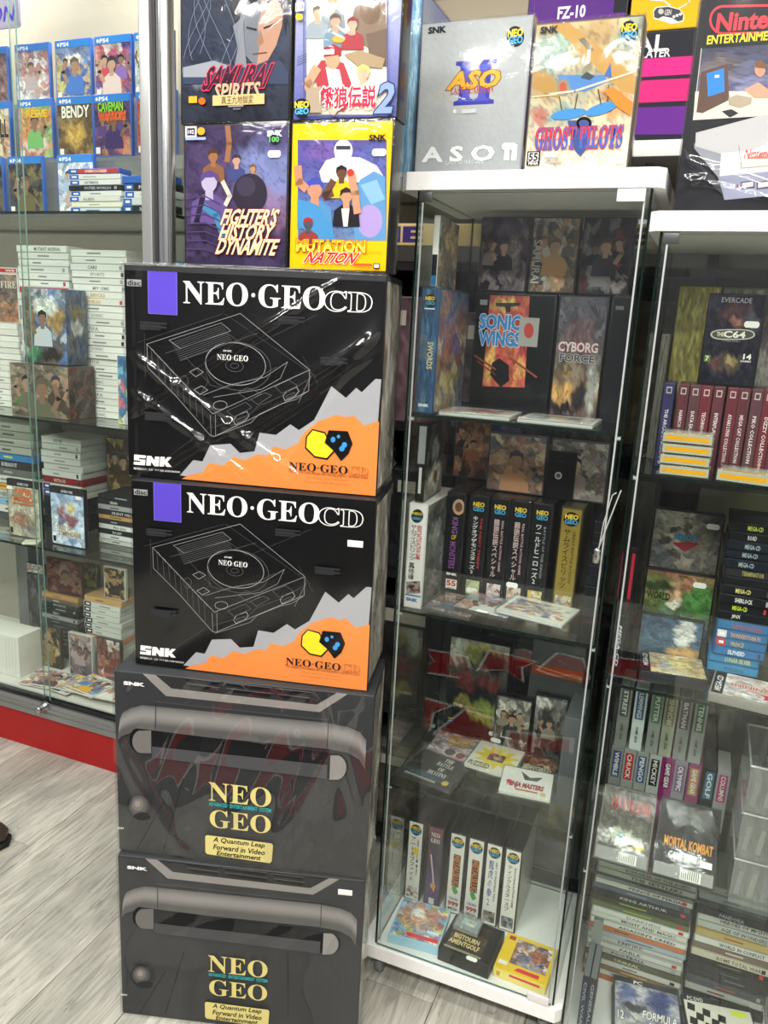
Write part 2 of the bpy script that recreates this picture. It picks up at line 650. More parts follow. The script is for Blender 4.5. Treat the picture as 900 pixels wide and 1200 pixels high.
ceiling = tag(MB().box((-3.3, -1.6, CEIL_Z), (1.3, 2.75, CEIL_Z + 0.1)).build('ceiling', mat('#e6e2da', 0.8, vary=0.03, scale=4)), kind='structure')


def lamp_mat(strength):
    m = bpy.data.materials.new('lit_diffuser')
    m.use_nodes = True
    b = m.node_tree.nodes['Principled BSDF']
    b.inputs['Base Color'].default_value = (0.9, 0.9, 0.88, 1)
    b.inputs['Emission Color'].default_value = (1, 0.97, 0.92, 1)
    b.inputs['Emission Strength'].default_value = strength
    return m


LIT = lamp_mat(9.0)
_where = ['over the showcase side of the aisle', 'over the two narrow glass cabinets', 'behind the viewer on the showcase side', 'behind the viewer on the cabinet side', 'over the far end of the showcase']
for (x, y), w in zip(LUMINAIRES, _where):
    t = thing('ceiling_light', 'long white ceiling luminaire ' + w, 'ceiling light', (x, y, CEIL_Z - 0.0005), group='ceiling luminaires')
    MB().box((-0.6, -0.15, -0.05), (0.6, -0.135, 0)).box((-0.6, 0.135, -0.05), (0.6, 0.15, 0)).box((-0.6, -0.135, -0.05), (-0.585, 0.135, 0)).box((0.585, -0.135, -0.05), (0.6, 0.135, 0)).build('housing', WHITE, t)
    MB().box((-0.585, -0.135, -0.03), (0.585, 0.135, -0.02)).build('diffuser', LIT, t)


# ------------------------------------------------------------------ narrow glass cabinets
def glass_cabinet(label, x0, x1, g0, g1, z0, castors):
    Y0, Y1, H = 1.385, 1.755, 1.63
    cx = (x0 + x1) / 2
    t = thing('display_cabinet', label, 'display cabinet', (cx, Y0, 0))
    a, b = x0 - cx, x1 - cx
    D = Y1 - Y0

    def plate(n, za, zb):
        c = 0.012
        o = [(a + c, 0), (b - c, 0), (b, c), (b, D), (a, D), (a, c)]
        MB().prism(o, 2, za, zb).build(n, WHITE, t)
    plate('base_plate', z0, z0 + 0.03)
    plate('top_plate', z0 + H - 0.03, z0 + H)
    ga, gb = g0 - cx, g1 - cx
    zl, zh = z0 + 0.03, z0 + H - 0.03
    for x in (ga, gb):
        MB().box((x - 0.002, 0.012, zl), (x + 0.002, D - 0.01, zh), 0, (0, 1)).build('side_pane', [GLASS, EDGE], t)
    MB().box((ga + 0.003, D - 0.014, zl), (gb - 0.003, D - 0.01, zh), 0, (1, 1)).build('back_pane', [GLASS, EDGE], t)
    d = MB().box((ga + 0.004, 0.006, zl + 0.004), (gb - 0.004, 0.010, zh - 0.004), 0, (1, 1)).build('glass_door', [GLASS, EDGELT], t)
    seal = mat('#9aa09e', 0.35, vary=0.03)
    for x in (ga + 0.011, gb - 0.009):
        MB().bevbox((x - 0.0016, 0.0035, zl + 0.02), (x + 0.0016, 0.0058, zh - 0.02), 0.0007).build('seal_strip', seal, d)
    for zz in (zl, zh - 0.022):
        MB().bevbox((gb - 0.052, 0.001, zz + 0.001), (gb - 0.008, 0.005, zz + 0.021), 0.001).build('hinge_cover', mat('#d9d2d0', 0.35), d)
    MB().bevbox((ga + 0.004, 0.002, zh - 0.019), (ga + 0.028, 0.0055, zh - 0.003), 0.0012).build('magnet_catch', mat('#5a5d5c', 0.3, 0.6), d)
    for k in (1, 2, 3):
        z = z0 + 0.03 + 0.3925 * k
        s = MB().box((ga + 0.004, 0.024, z - 0.006), (gb - 0.004, D - 0.018, z), 0, (2, 1)).build('glass_shelf', [SHELFGLASS, EDGE], t)
        for x in (ga + 0.003, gb - 0.009):
            for y in (0.03, D - 0.05):
                MB().tube([(x, y, z - 0.010), (x + 0.006, y, z - 0.010)], 0.004, 8).build('shelf_pin', mat('#d8dcda', 0.3), s)
    if castors:
        gm, rm = mat('#9b9ea0', 0.3, 0.7), mat('#6f7375', 0.5)
        for x in (a + 0.035, b - 0.035):
            for y in (0.04, D - 0.04):
                c = MB().box((x - 0.02, y - 0.02, z0 - 0.006), (x + 0.02, y + 0.02, z0)).prism(
                    [(y - 0.018, z0 - 0.006), (y + 0.018, z0 - 0.006), (y + 0.012, 0.018), (y - 0.004, 0.018)], 0, x - 0.013, x - 0.010).prism(
                    [(y - 0.018, z0 - 0.006), (y + 0.018, z0 - 0.006), (y + 0.012, 0.018), (y - 0.004, 0.018)], 0, x + 0.010, x + 0.013).build('castor', gm, t)
                MB().lathe([(0.004, -0.009), (0.021, -0.009), (0.024, -0.006), (0.024, 0.006), (0.021, 0.009), (0.004, 0.009)], (x, y + 0.004, 0.024), 20, 0).build('wheel', rm, c)
    return t


glass_cabinet('narrow white glass display cabinet raised on small castors beside the big cartons', -0.545, -0.1005, -0.513, -0.1195, 0.065, True)
glass_cabinet('narrow white glass display cabinet standing on the floor at the picture edge', -0.1165, 0.33, -0.097, 0.30, 0.0, False)

# ------------------------------------------------------------------ big aluminium showcase with red plinth
SX0, SX1, SY0, SY1 = -2.95, -1.335, 1.795, 2.28
sc_ = thing('showcase', 'large aluminium framed glass showcase on a red plinth', 'display cabinet', (-2.1, SY0, 0))
def S(mb, name, m):
    return mb.build(name, m, sc_, (2.1, -SY0, 0))
S(MB().box((SX0, SY0, 0.0), (SX1, SY1, 0.125)), 'plinth', mat('#9c1a1a', 0.35, vary=0.08, scale=12))
r_ = MB().box((SX0, SY0 - 0.006, 0.125), (SX1 + 0.003, SY1, 0.178))
for zz in (0.139, 0.155):
    r_.box((SX0, SY0 - 0.010, zz), (SX1 + 0.003, SY0 - 0.004, zz + 0.006))
S(r_, 'bottom_rail', ALU)
S(MB().box((SX0, SY0 + 0.002, 0.178), (SX1 - 0.04, SY0 + 0.03, 0.184)), 'door_track', BLACKPL)
lock = S(MB().lathe([(0.0, -0.040), (0.010, -0.040), (0.012, -0.036), (0.012, -0.012), (0.016, -0.010), (0.016, 0.0)], (-1.845, SY0 - 0.004, 0.170), 20, 1), 'door_lock', STEEL)
# corner profile: flat strip, groove and round column
S(MB().bevbox((-1.428, SY0 - 0.004, 0.178), (-1.396, SY0 + 0.034, 2.62), 0.002), 'corner_strip', mat('#b4b6b4', 0.35, 0.7))
S(MB().box((-1.396, SY0 + 0.008, 0.178), (-1.386, SY0 + 0.03, 2.62)), 'corner_groove', mat('#4a4648', 0.4, 0.4))
S(MB().lathe([(0.022, 0.178), (0.022, 2.62)], (-1.362, SY0 + 0.016, 0), 24), 'corner_column', mat('#b9bcbf', 0.22, 0.9))
S(MB().bevbox((-1.385, SY1 - 0.04, 0.178), (-1.345, SY1, 2.62), 0.003), 'rear_post', mat('#c8b690', 0.3, 0.6))
S(MB().box((SX0, SY1 - 0.012, 0.178), (-1.385, SY1, 2.62)), 'back_panel', mat('#a39b90', 0.5, vary=0.04, scale=5))
S(MB().box((-1.368, SY0 + 0.04, 0.19), (-1.362, SY1 - 0.04, 2.62), 0, (0, 1)), 'side_pane', [GLASS, EDGE])
top_ = S(MB().box((SX0, SY0, 2.62), (SX1, SY1, 2.68)), 'top_frame', ALU)
for a, b, y in ((-2.95, -1.838, SY0 + 0.005), (-1.876, -1.43, SY0 + 0.019)):
    S(MB().box((a, y, 0.184), (b, y + 0.005, 2.62), 0, (1, 1)), 'sliding_door', [GLASS, mat('#7fa49a', 0.12)])
SHZ = (0.693, 1.10, 1.695)
for z in SHZ:
    S(MB().box((SX0, SY0 + 0.035, z - 0.008), (-1.40, SY1 - 0.014, z), 0, (2, 1)), 'glass_shelf', [SHELFGLASS, EDGE])
S(MB().box((SX0, SY0 + 0.03, 0.178), (-1.40, SY1 - 0.012, 0.19)), 'deck', mat('#d5d3cc', 0.5))
S(MB().bevbox((-2.372, 2.19, 0.19), (-2.31, 2.255, 0.685), 0.004), 'divider_post', mat('#8d9092', 0.35, 0.8))
# lamps in the head of the showcase
for x in (-2.35, -1.66):
    lp = S(MB().lathe([(0.05, 2.62), (0.05, 2.60), (0.04, 2.598)], (x, 2.02, 0), 20), 'spot_lamp', STEEL)
    MB().lathe([(0.0, 2.604), (0.041, 2.604)], (x, 2.02, 0), 20).build('lamp_glass', lamp_mat(30.0), lp)
    l = bpy.data.lights.new('showcase_spot', 'AREA')
    l.shape = 'DISK'
    l.size = 0.08
    l.energy = 8.0
    l.color = (1, 0.95, 0.86)
    o = link('showcase_spot', l, None, (x, 2.0, 2.59))
# strip light under the head lights all shelves through the glass

# ------------------------------------------------------------------ the four console cartons
def cd_print(w, h):
    P = Print(w, h, [(40, 32), (798, 95), (768, 690), (45, 605)])
    P.fill('#0a0a0b')
    # grey and orange torn shapes
    P.poly([(195, 612), (235, 570), (262, 575), (285, 530), (345, 528), (372, 555), (415, 552), (430, 500), (478, 508), (520, 480), (545, 497), (590, 470), (640, 378), (682, 412), (712, 385), (728, 398), (768, 362), (790, 365), (772, 520), (768, 700), (430, 660)], '#a3a4a8')
    P.poly([(200, 622), (222, 612), (262, 606), (280, 580), (322, 588), (352, 566), (388, 575), (425, 560), (452, 565), (470, 540), (505, 550), (540, 535), (560, 505), (600, 475), (655, 458), (682, 466), (705, 462), (735, 492), (775, 480), (790, 485), (768, 702), (500, 668)], '#ea8a43')
    P.rect(109, 33, 194, 162, '#5a45c0')
    P.line([(109, 38), (109, 155), (193, 163), (193, 48)], 0.0006, '#8f80e0')
    P.text('NEO·GEO', 212, 68, 622, 168, '#f2f1ec', 'serif', off=0.004, res=4)
    P.text('CD', 622, 113, 756, 180, '#f2f1ec', 'serif', off=0.042, res=4)
    P.text('CD', 622, 113, 756, 180, '#0a0a0b', 'serif', off=-0.03, res=4)
    # disc mark
    P.rect(48, 58, 90, 80, '#9a9c9e')
    P.text('disc', 50, 60, 88, 78, '#0a0a0b', 'bold')
    # maker's mark
    for q in ([(62, 548), (96, 552), (95, 560), (76, 558), (76, 562), (95, 564), (93, 580), (60, 576), (60, 568), (79, 570), (79, 566), (61, 564)],
              [(99, 553), (112, 554), (122, 567), (123, 556), (136, 557), (134, 584), (121, 583), (111, 570), (110, 581), (97, 580)],
              [(139, 557), (152, 558), (151, 567), (160, 559), (172, 560), (159, 572), (172, 587), (157, 586), (150, 577), (149, 585), (136, 584)]):
        P.poly(q, '#f2f2ee')
    P.text('株式会社エス・エヌ・ケイ SNK CORPORATION', 60, 583, 196, 606, '#d8d8d4', 'bold', off=0.01, res=1)
    # hexagon emblem, yellow and black halves
    P.poly([(585, 495), (622, 505), (650, 560), (628, 583), (590, 575), (563, 548), (566, 515)], '#0a0a0b')
    P.poly([(586, 499), (620, 509), (646, 558), (626, 578), (592, 571), (567, 546), (570, 517)], '#f0d62a')
    P.poly([(632, 500), (688, 505), (702, 540), (690, 568), (668, 588), (648, 560), (620, 535)], '#0a0a0b')
    for x, y, a, b in ((645, 527, 7, 8), (661, 519, 5, 5), (678, 543, 8, 8), (671, 553, 8, 8)):
        P.ell(x, y, a, b, '#3f97d8', 10)
    P.text('NEO·GEO', 517, 584, 687, 626, '#161214', 'serif', res=3)
    P.text('CD', 692, 603, 746, 632, '#a8562c', 'serif', off=0.045, res=3)
    P.text('CD', 692, 603, 746, 632, '#ea8a43', 'serif', off=-0.02, res=3)
    for x0, y0, x1, y1, s in ((515, 617, 746, 632, 'This combine is the ultimate with stunning graphics, superlative sound'), (566, 632, 692, 643, 'and the ultimate in sci-arts games.'), (560, 642, 694, 654, 'The new age of NEO GEO has arrived.')):
        P.text(s, x0, y0, x1, y1, '#7a3d14', '', res=1)
    # console line drawing
    g, d = '#9c9c9a', '#5c5d60'
    L = lambda pts, c=g, wd=0.0008: P.line(pts, wd * 0.72, c)
    L([(105, 240), (378, 166), (578, 330), (575, 388), (300, 505), (288, 503), (190, 390), (107, 305), (105, 240)], g, 0.0011)
    L([(105, 240), (295, 442), (578, 330)], g, 0.0011)
    L([(288, 445), (290, 503)]); L([(303, 443), (303, 505)])
    for k in range(9):
        f = k / 9
        x, y = 118 + f * 165, 254 + f * 176
        L([(x, y), (x + 4, y + 58)], d, 0.0009)
        L([(x, y), (x + 7, y + 4), (x + 9, y + 12)], g)
    for k in range(10):
        L([(180 + k * 2.6, 240 - 6.0 * k * 0 + k * 5.4), (330 + k * 2.8, 196 + k * 5.0)], d, 0.0009)
    L([(172, 232), (325, 190), (352, 213), (205, 256), (172, 232)])
    L([(160, 268), (340, 218), (400, 262)], d); L([(205, 290), (430, 222)], d)
    P.ring(365, 305, 88, 58, 0.001, g, 40, rot=0.2); P.ring(372, 312, 96, 66, 0.0008, d, 40, rot=0.2)
    P.ring(362, 310, 26, 16, 0.0008, d, 24, rot=0.2); P.ring(362, 310, 12, 7, 0.0008, d, 20)
    L([(278, 330), (290, 360), (330, 372), (430, 345), (485, 318)], d); L([(270, 388), (350, 362), (450, 345), (516, 305), (495, 350), (440, 378), (300, 395)], g)
    L([(220, 280), (285, 352), (262, 385)], d); L([(335, 165), (600, 350)], d, 0.0005); L([(80, 235), (330, 165)], d, 0.0005)
    P.text('NEO·GEO', 312, 275, 402, 300, '#cfcfcb', 'serif', res=1); P.text('SNK', 330, 264, 356, 272, '#cfcfcb', 'bold', res=1)
    P.text('COMPACT DISC SYSTEM', 325, 292, 420, 302, d, res=1)
    for cx, cy in ((250, 322), (262, 372)):
        P.line([(cx - 18, cy), (cx + 4, cy - 10), (cx + 22, cy + 2), (cx, cy + 14)], 0.0008, g, True)
    P.ring(320, 418, 20, 12, 0.0008, g, 20); P.ring(216, 348, 12, 16, 0.0008, d, 16)
    for (cx, cy) in ((380, 458), (525, 396)):
        P.line([(cx - 22, cy + 4), (cx - 12, cy - 10), (cx + 18, cy - 20), (cx + 24, cy - 8), (cx + 12, cy + 6), (cx - 16, cy + 16)], 0.001, g, True)
        P.line([(cx - 14, cy + 4), (cx + 10, cy - 6), (cx + 14, cy + 0), (cx - 10, cy + 10)], 0.0008, d, True)
    for pts in ([(372, 385), (400, 372), (440, 390), (405, 408)], [(410, 405), (450, 388), (470, 396), (430, 420)], [(480, 372), (520, 355), (545, 372), (500, 392)], [(340, 435), (395, 412), (412, 428), (360, 452)]):
        P.line(pts, 0.0008, d, True)
    L([(300, 505), (410, 470), (432, 448), (500, 420), (540, 410), (575, 388)], g); L([(295, 480), (405, 448), (430, 425), (500, 398), (578, 355)], d)
    L([(103, 210), (104, 330)], d, 0.0005); L([(560, 290), (605, 372)], d, 0.0005); L([(548, 420), (585, 345)], g, 0.0006); L([(420, 255), (600, 180)], d, 0.0005)
    L([(100, 600), (300, 470)], d, 0.0005)
    for x, y in ((490, 182), (612, 300), (92, 182), (102, 434)):
        for k in range(4):
            P.rect(x, y + k * 5.4, x + 78 - 18 * (k % 2), y + k * 5.4 + 1.4, '#2b2c2f')
    return P


def aes_print(w, h):
    P = Print(w, h, [(35, 38), (800, 115), (768, 650), (45, 565)])
    P.art(['#3c3e40', '#383b3d', '#2e3335', '#272d2f'], [(0.12, 0.28, 0.2, 0.22, '#5a5856', 0.5), (0.5, 0.3, 0.6, 0.06, '#6b6763', 0.7)], seed=4, nx=30, ny=24, fine=0.0)
    # silver bezel with vents
    P.poly([(120, 43), (188, 112), (640, 160), (722, 105), (690, 100), (632, 138), (205, 90), (158, 47)], '#8d8985')
    P.poly([(158, 47), (205, 90), (632, 138), (690, 100), (480, 78), (250, 55)], '#2c2c2d')
    for a, b in ((0.05, 0.30), (0.33, 0.66), (0.69, 0.93)):
        for v in (0.0, 1.0):
            x0, x1 = 222 + a * 420, 222 + b * 420
            y0, y1 = 58 + a * 48 + v * 17, 58 + b * 48 + v * 17
            P.poly([(x0 + v * 8, y0), (x1, y1), (x1 - 6, y1 + 9), (x0 + 10 + v * 8, y0 + 9)], '#111214')
            P.line([(x0 + v * 8, y0 - 1.5), (x1, y1 - 1.5)], 0.001, '#6f6c69')
    # big rounded carrying bar across the console
    n = 26

    def bar(f):
        return [(46 + 6 * (1 - f), 178 + 62 * f), (60 - 2 * f, 160 + 68 * f), (84, 147 + 71 * f), (118, 138 + 74 * f), (660, 190 + 74 * f), (722, 202 + 74 * f), (756, 216 + 80 * f), (776 - 4 * f, 240 + 86 * f)]
    for k in range(n):
        f = k / n
        c = 0.10 + 0.17 * math.sin(math.pi * min(1, f * 1.2 + 0.10)) ** 1.5
        P.poly(bar(f) + bar(min(1.0, f + 1.5 / n))[::-1], (c, c * 0.965, c * 0.93))
    P.line([(160, 125), (158, 208)], 0.0012, '#2b2a29'); P.line([(667, 180), (662, 262)], 0.0012, '#2b2a29'); P.line([(160, 126), (667, 180)], 0.001, '#55524f')
    # hand slot under the bar with lighter rounded ends
    slot = [(105 + 24 * math.cos(t), 238 + 34 * math.sin(t)) for t in np.linspace(1.5, 4.6, 9)] + [(690 + 34 * math.cos(t), 316 + 38 * math.sin(t)) for t in np.linspace(-1.45, 1.5, 9)]
    P.poly(slot, '#141516')
    P.poly([(150, 232), (660, 282), (660, 330), (150, 276)], '#17181a'); P.poly([(148, 258), (662, 312), (660, 352), (148, 290)], '#47484a')
    P.poly([(146, 210)] + [(118 + 28 * math.cos(t), 243 + 34 * math.sin(t)) for t in np.linspace(4.4, 1.7, 9)] + [(146, 277)], '#6a6765')
    P.poly([(672, 283)] + [(688 + 30 * math.cos(t), 318 + 36 * math.sin(t)) for t in np.linspace(-1.3, 1.4, 9)] + [(668, 354)], '#8a8784')
    P.line([(148, 258), (662, 312)], 0.0009, '#55524f')
    for a, b in (((560, 350), (560, 560)), ((100, 560), (180, 420)), ((240, 350), (180, 560))):
        P.line([a, b], 0.001, '#1d2122')
    # round start button
    for r, c in ((34, '#2a2c2d'), (29, '#3f3e3e'), (24, '#54504e'), (17, '#6d6865'), (9, '#8a8480')):
        P.ell(107 - (34 - r) * 0.12, 433 - (34 - r) * 0.3, r, r * 1.08, c, 24)
    P.ell(118, 462, 24, 12, '#2a2c2e', 16)
    # lettering
    gold = '#cfc27c'
    P.text('NEO', 315, 359, 497, 436, gold, 'serif', res=4); P.text('GEO', 317, 440, 495, 513, gold, 'serif', res=4)
    P.text('ADVANCED  ENTERTAINMENT  SYSTEM', 315, 418, 497, 450, '#2aa3a6', 'bold', off=0.01, res=1)
    bx = [(308, 516), (498, 540), (502, 546), (498, 592), (492, 598), (308, 572), (303, 566), (303, 520)]
    P.poly(bx, gold)
    for y, a, b, y2, s in ((521, 326, 478, 557, 'A Quantum Leap'), (542, 326, 478, 575, 'Forward in Video'), (561, 336, 466, 590, 'Entertainment')):
        P.text(s, a, y, b, y2, '#1c1a12', 'ital', off=0.012, res=2)
    P.text('SNK', 68, 64, 128, 80, '#f0f0ec', 'bold', off=0.06, res=2)
    P.text('RESET', 42, 492, 64, 500, '#d8d8d4', 'bold', res=1)
    return P


CARTONS = [  # x, y, yaw, w, h, depth, z
    (-0.957, 1.0895, 0.295, 0.496, 0.3810, 0.145, 0.0),
    (-0.964, 1.1023, 0.273, 0.499, 0.3890, 0.17, 0.3825),
    (-0.9467, 1.1435, 0.2257, 0.4553, 0.3615, 0.18, 0.773),
    (-0.9715, 1.1673, 0.2197, 0.4686, 0.3790, 0.18, 1.136)]


def wrap_sheet(w, d, h, g=0.0025, rim=False, amp=0.004, seed=3, nx=150, nz=120, folds=()):
    """film drawn round the front, right side and top of a carton, with creases"""
    mb = MB()
    rg = np.random.RandomState(seed)
    ph = rg.rand(6) * 6.28

    def crease(u, v):
        z = 0.0
        for (a, b, c, wd, am) in folds:   # fold along line a*u+b*v=c
            q = (a * u + b * v - c) / wd
            z += am * math.exp(-q * q)
        z += 0.35 * amp * math.sin(9 * u + 6 * v + ph[0]) * math.sin(4 * v - 7 * u + ph[1])
        z += 0.2 * amp * math.sin(31 * u - 17 * v + ph[2] + 2 * math.sin(5 * v + ph[3]))
        return z

    def sheet(fn, n, m):
        v = [fn(i / (n - 1), j / (m - 1)) for j in range(m) for i in range(n)]
        mb.add(v, [(j * n + i, j * n + i + 1, (j + 1) * n + i + 1, (j + 1) * n + i) for j in range(m - 1) for i in range(n - 1)], 0, True)
    e = lambda u, v: max(0.0, min(1.0, 14 * min(u, 1 - u))) * max(0.0, min(1.0, 14 * min(v, 1 - v)))
    sheet(lambda u, v: (-g + u * (w + 2 * g), -g - amp * 0.8 - crease(u, v) * e(u, v), 0.001 + v * (h - 0.0015)), nx, nz)
    sheet(lambda u, v: (w + g + (amp * 0.6 + crease(u * 0.4, v * 2)) * e(u, v), -g - amp * 0.8 + u * (d + g), 0.001 + v * (h - 0.0015)), 14, 40)
    if rim:
        mb.tube([(-g, -g - amp * 0.5, h - 0.001), (w * 0.3, -g - amp * 0.8, h), (w * 0.7, -g - amp * 0.6, h + 0.0005), (w + g, -g - amp * 0.5, h - 0.001)], 0.0032, 8)
    sheet(lambda u, v: (-g - (amp * 0.4 + crease(u * 0.4, v * 2)) * e(u, v), d - u * (d + g), 0.001 + v * (h - 0.0015)), 10, 20)
    return mb


def carton(i, label, pr, wrapm, wrap_kw, body='#1b1c1e', sticker=None, side='#c9c6bd'):
    x, y, a, w, h, d, z = CARTONS[i]
    t = thing('console_carton', label, 'box', (x, y, z), (0, 0, a), 'stacked console cartons')
    MB().bevbox((0, 0, 0), (w, d, h), 0.0025).build('carton', mat(body, 0.5, vary=0.08), t)
    link('front_print', pr, t, (0.001, -0.0004, 0.001))
    if side:
        q = Print(d * 0.92, h * 0.94)
        q.art([side, side], [], ['#8d8a80', '#d8d5cc', '#55534e', '#b5aa8e'], 26, 0.75, i + 5, nx=14, ny=26)
        q.build('side_print', t, (w + 0.0004, d * 0.04, h * 0.03), (0, 0, math.pi / 2))
    if wrap_kw is not None:
        wrap_sheet(w, d, h, **wrap_kw).build('plastic_wrap', wrapm, t)
    if sticker:
        u, v = sticker
        MB().bevbox((u * w - 0.014, -0.0016, v * h - 0.006), (u * w + 0.014, -0.0008, v * h + 0.006), 0.0003).build('price_sticker', PAPER, t)
    return t


_cdp = cd_print(0.4553 - 0.002, 0.3615 - 0.002).mesh('front_print', GLOSSINK)
_cdp1 = cd_print(0.4686 - 0.002, 0.366).mesh('front_print', GLOSSINK)
_aes = aes_print(0.494, 0.379).mesh('front_print')
_aes2 = aes_print(0.497, 0.387).mesh('front_print')
carton(0, 'dark grey console carton in a clear bag at the bottom of the stack', _aes, BAG, dict(amp=0.003, seed=5), '#2c2e30', (0.924, 0.925))
carton(1, 'dark grey console carton in a glossy bag, second from the floor', _aes2, FILM, dict(amp=0.0035, seed=8, folds=[(1.0, 0.25, 1.05, 0.02, 0.006), (1.0, -0.3, 0.62, 0.05, 0.005), (0.9, 0.4, 0.25, 0.03, 0.005)]), '#2c2e30')
carton(2, 'black console carton with white price sticker and orange corner, third from the floor', _cdp, WRAP, dict(amp=0.001, seed=2), sticker=(0.925, 0.775))
carton(3, 'black console carton in crumpled shrink wrap at the top of the stack', _cdp1, WRAP,
       dict(amp=0.004, seed=6, rim=True, folds=[(0.8, 1.0, 0.45, 0.02, 0.005), (0.8, 1.0, 0.62, 0.03, 0.006), (0.75, -0.9, -0.25, 0.02, 0.005), (0.8, -1.0, 0.05, 0.03, 0.005), (0.9, -1.0, 0.22, 0.02, 0.004), (1.0, -0.55, 0.55, 0.025, 0.005), (1, 0, 0.06, 0.02, 0.004)]))

# ------------------------------------------------------------------ helpers for boxed games
CR = {'T': (190, 0, 3.0), 'T2': (460, 0, 2.8125), 'N': (680, 0, 4.09), 'C1': (470, 220, 3.0), 'C2': (460, 470, 3.0), 'C3': (440, 700, 3.0),
      'C4': (420, 920, 3.0), 'R1': (700, 260, 4.0), 'R2': (680, 540, 4.09), 'R3': (660, 780, 3.75), 'R4': (660, 980, 3.75),
      'L1': (0, 0, 3.913), 'L2': (0, 240, 3.913), 'L3': (0, 460, 3.913), 'L4': (0, 680, 3.913), 'D': (20, 650, 6.316), 'P': (0, 0, 1.0),
      'S2': (500, 570, 4.5), 'S4': (450, 920, 4.737)}


def px(c, p):
    x0, y0, s = CR[c]
    return x0 + p[0] / s, y0 + p[1] / s


def unpx(c, p):
    x0, y0, s = CR[c]
    return (p[0] - x0) * s, (p[1] - y0) * s


def stand(c, quad, y, yaw=0.0, z=None):
    """place of an upright face whose lower left corner stands at depth y: location, width, height"""
    TL, TR, BR, BL = [px(c, p) for p in quad]
    o = on_y(*BL, y)
    n = np.array([math.sin(yaw), -math.cos(yaw), 0])
    u = np.array([math.cos(yaw), math.sin(yaw), 0])

    def hit(p):
        d = ray(*p)
        return CAM + d * ((o - CAM) @ n / (d @ n))
    tl, tr, br = hit(TL), hit(TR), hit(BR)
    w = ((br - o) @ u + (tr - tl) @ u) / 2
    x = o + u * (((tl - o) @ u) / 2)
    zz = o[2] if z is None else z
    h = (tl[2] + tr[2]) / 2 - zz
    return (x[0], x[1], zz), w, h


def corners(loc, w, h, yaw, c, lean=0.0):
    l = np.array(loc)
    u = np.array([math.cos(yaw), math.sin(yaw), 0]) * w
    up = np.array([-math.sin(yaw) * math.sin(lean), math.cos(yaw) * math.sin(lean), math.cos(lean)]) * h
    return [unpx(c, see(p)) for p in (l + up, l + u + up, l + u, l)]


_boxes = {}


def box_mesh(w, d, h, m, r=0.0015):
    k = (round(w, 4), round(d, 4), round(h, 4), m.name, r)
    if k not in _boxes:
        _boxes[k] = MB().bevbox((0, 0, 0), (w, d, h), r).mesh('case', m)
    return _boxes[k]


_stk = None


def sticker(t, x, z, y=-0.0012, wd=0.024, ht=0.011, rot=(0, 0, 0), col='#f4f3ee'):
    c = 0.003
    a, b = wd / 2, ht / 2
    o = [(-a + c, -b), (a - c, -b), (a, -b + c), (a, b - c), (a - c, b), (-a + c, b), (-a, b - c), (-a, -b + c)]
    return MB().prism(o, 1, -0.0004, 0).build('price_sticker', mat(col, 0.6, vary=0.03), t, (x, y, z), rot)


def case_box(name, label, cat, loc, w, h, d, yaw=0.0, lean=0.0, body='#17181b', draw=None, crop='P', group=None, side=None, sleeve=None,
             stick=None, inset=0.003, gloss=None, drawuv=False, printname='cover_print', top=None):
    t = thing(name, label, cat, loc, (-lean, 0, yaw), group)
    link('case', box_mesh(w, d, h, mat(body, 0.35, vary=0.08)), t)
    if draw:
        l = np.array(loc)
        P = Print(w - 2 * inset, h - 2 * inset, None if drawuv else corners(loc, w, h, yaw, crop, lean))
        draw(P)
        P.build(printname, t, (inset, -0.0003, inset), m=gloss)
    if side:
        Q = Print(d - 2 * inset, h - 2 * inset)
        side(Q)
        Q.build('side_print', t, (w + 0.0003, inset, inset), (0, 0, math.pi / 2))
    if top:
        Q = Print(w - 2 * inset, d - 2 * inset)
        top(Q)
        Q.build('top_print', t, (inset, inset, h + 0.0003), (-math.pi / 2, 0, 0))
    if sleeve:
        g = 0.0024
        MB().bevbox((-g, -g - 0.0015, 0.0003), (w + g, d + g, h + g), 0.002).build('plastic_sleeve', sleeve, t)
    for s in (stick or ()):
        sticker(t, s[0] * w, s[1] * h, -0.0016)
    return t


def upright(name, label, cat, crop, quad, y, d, draw=None, z=None, yaw=0.0, w=None, h=None, **kw):
    loc, w0, h0 = stand(crop, quad, y, yaw, z)
    return case_box(name, label, cat, loc, w or w0, h or h0, d, yaw, draw=draw, crop=crop, **kw)


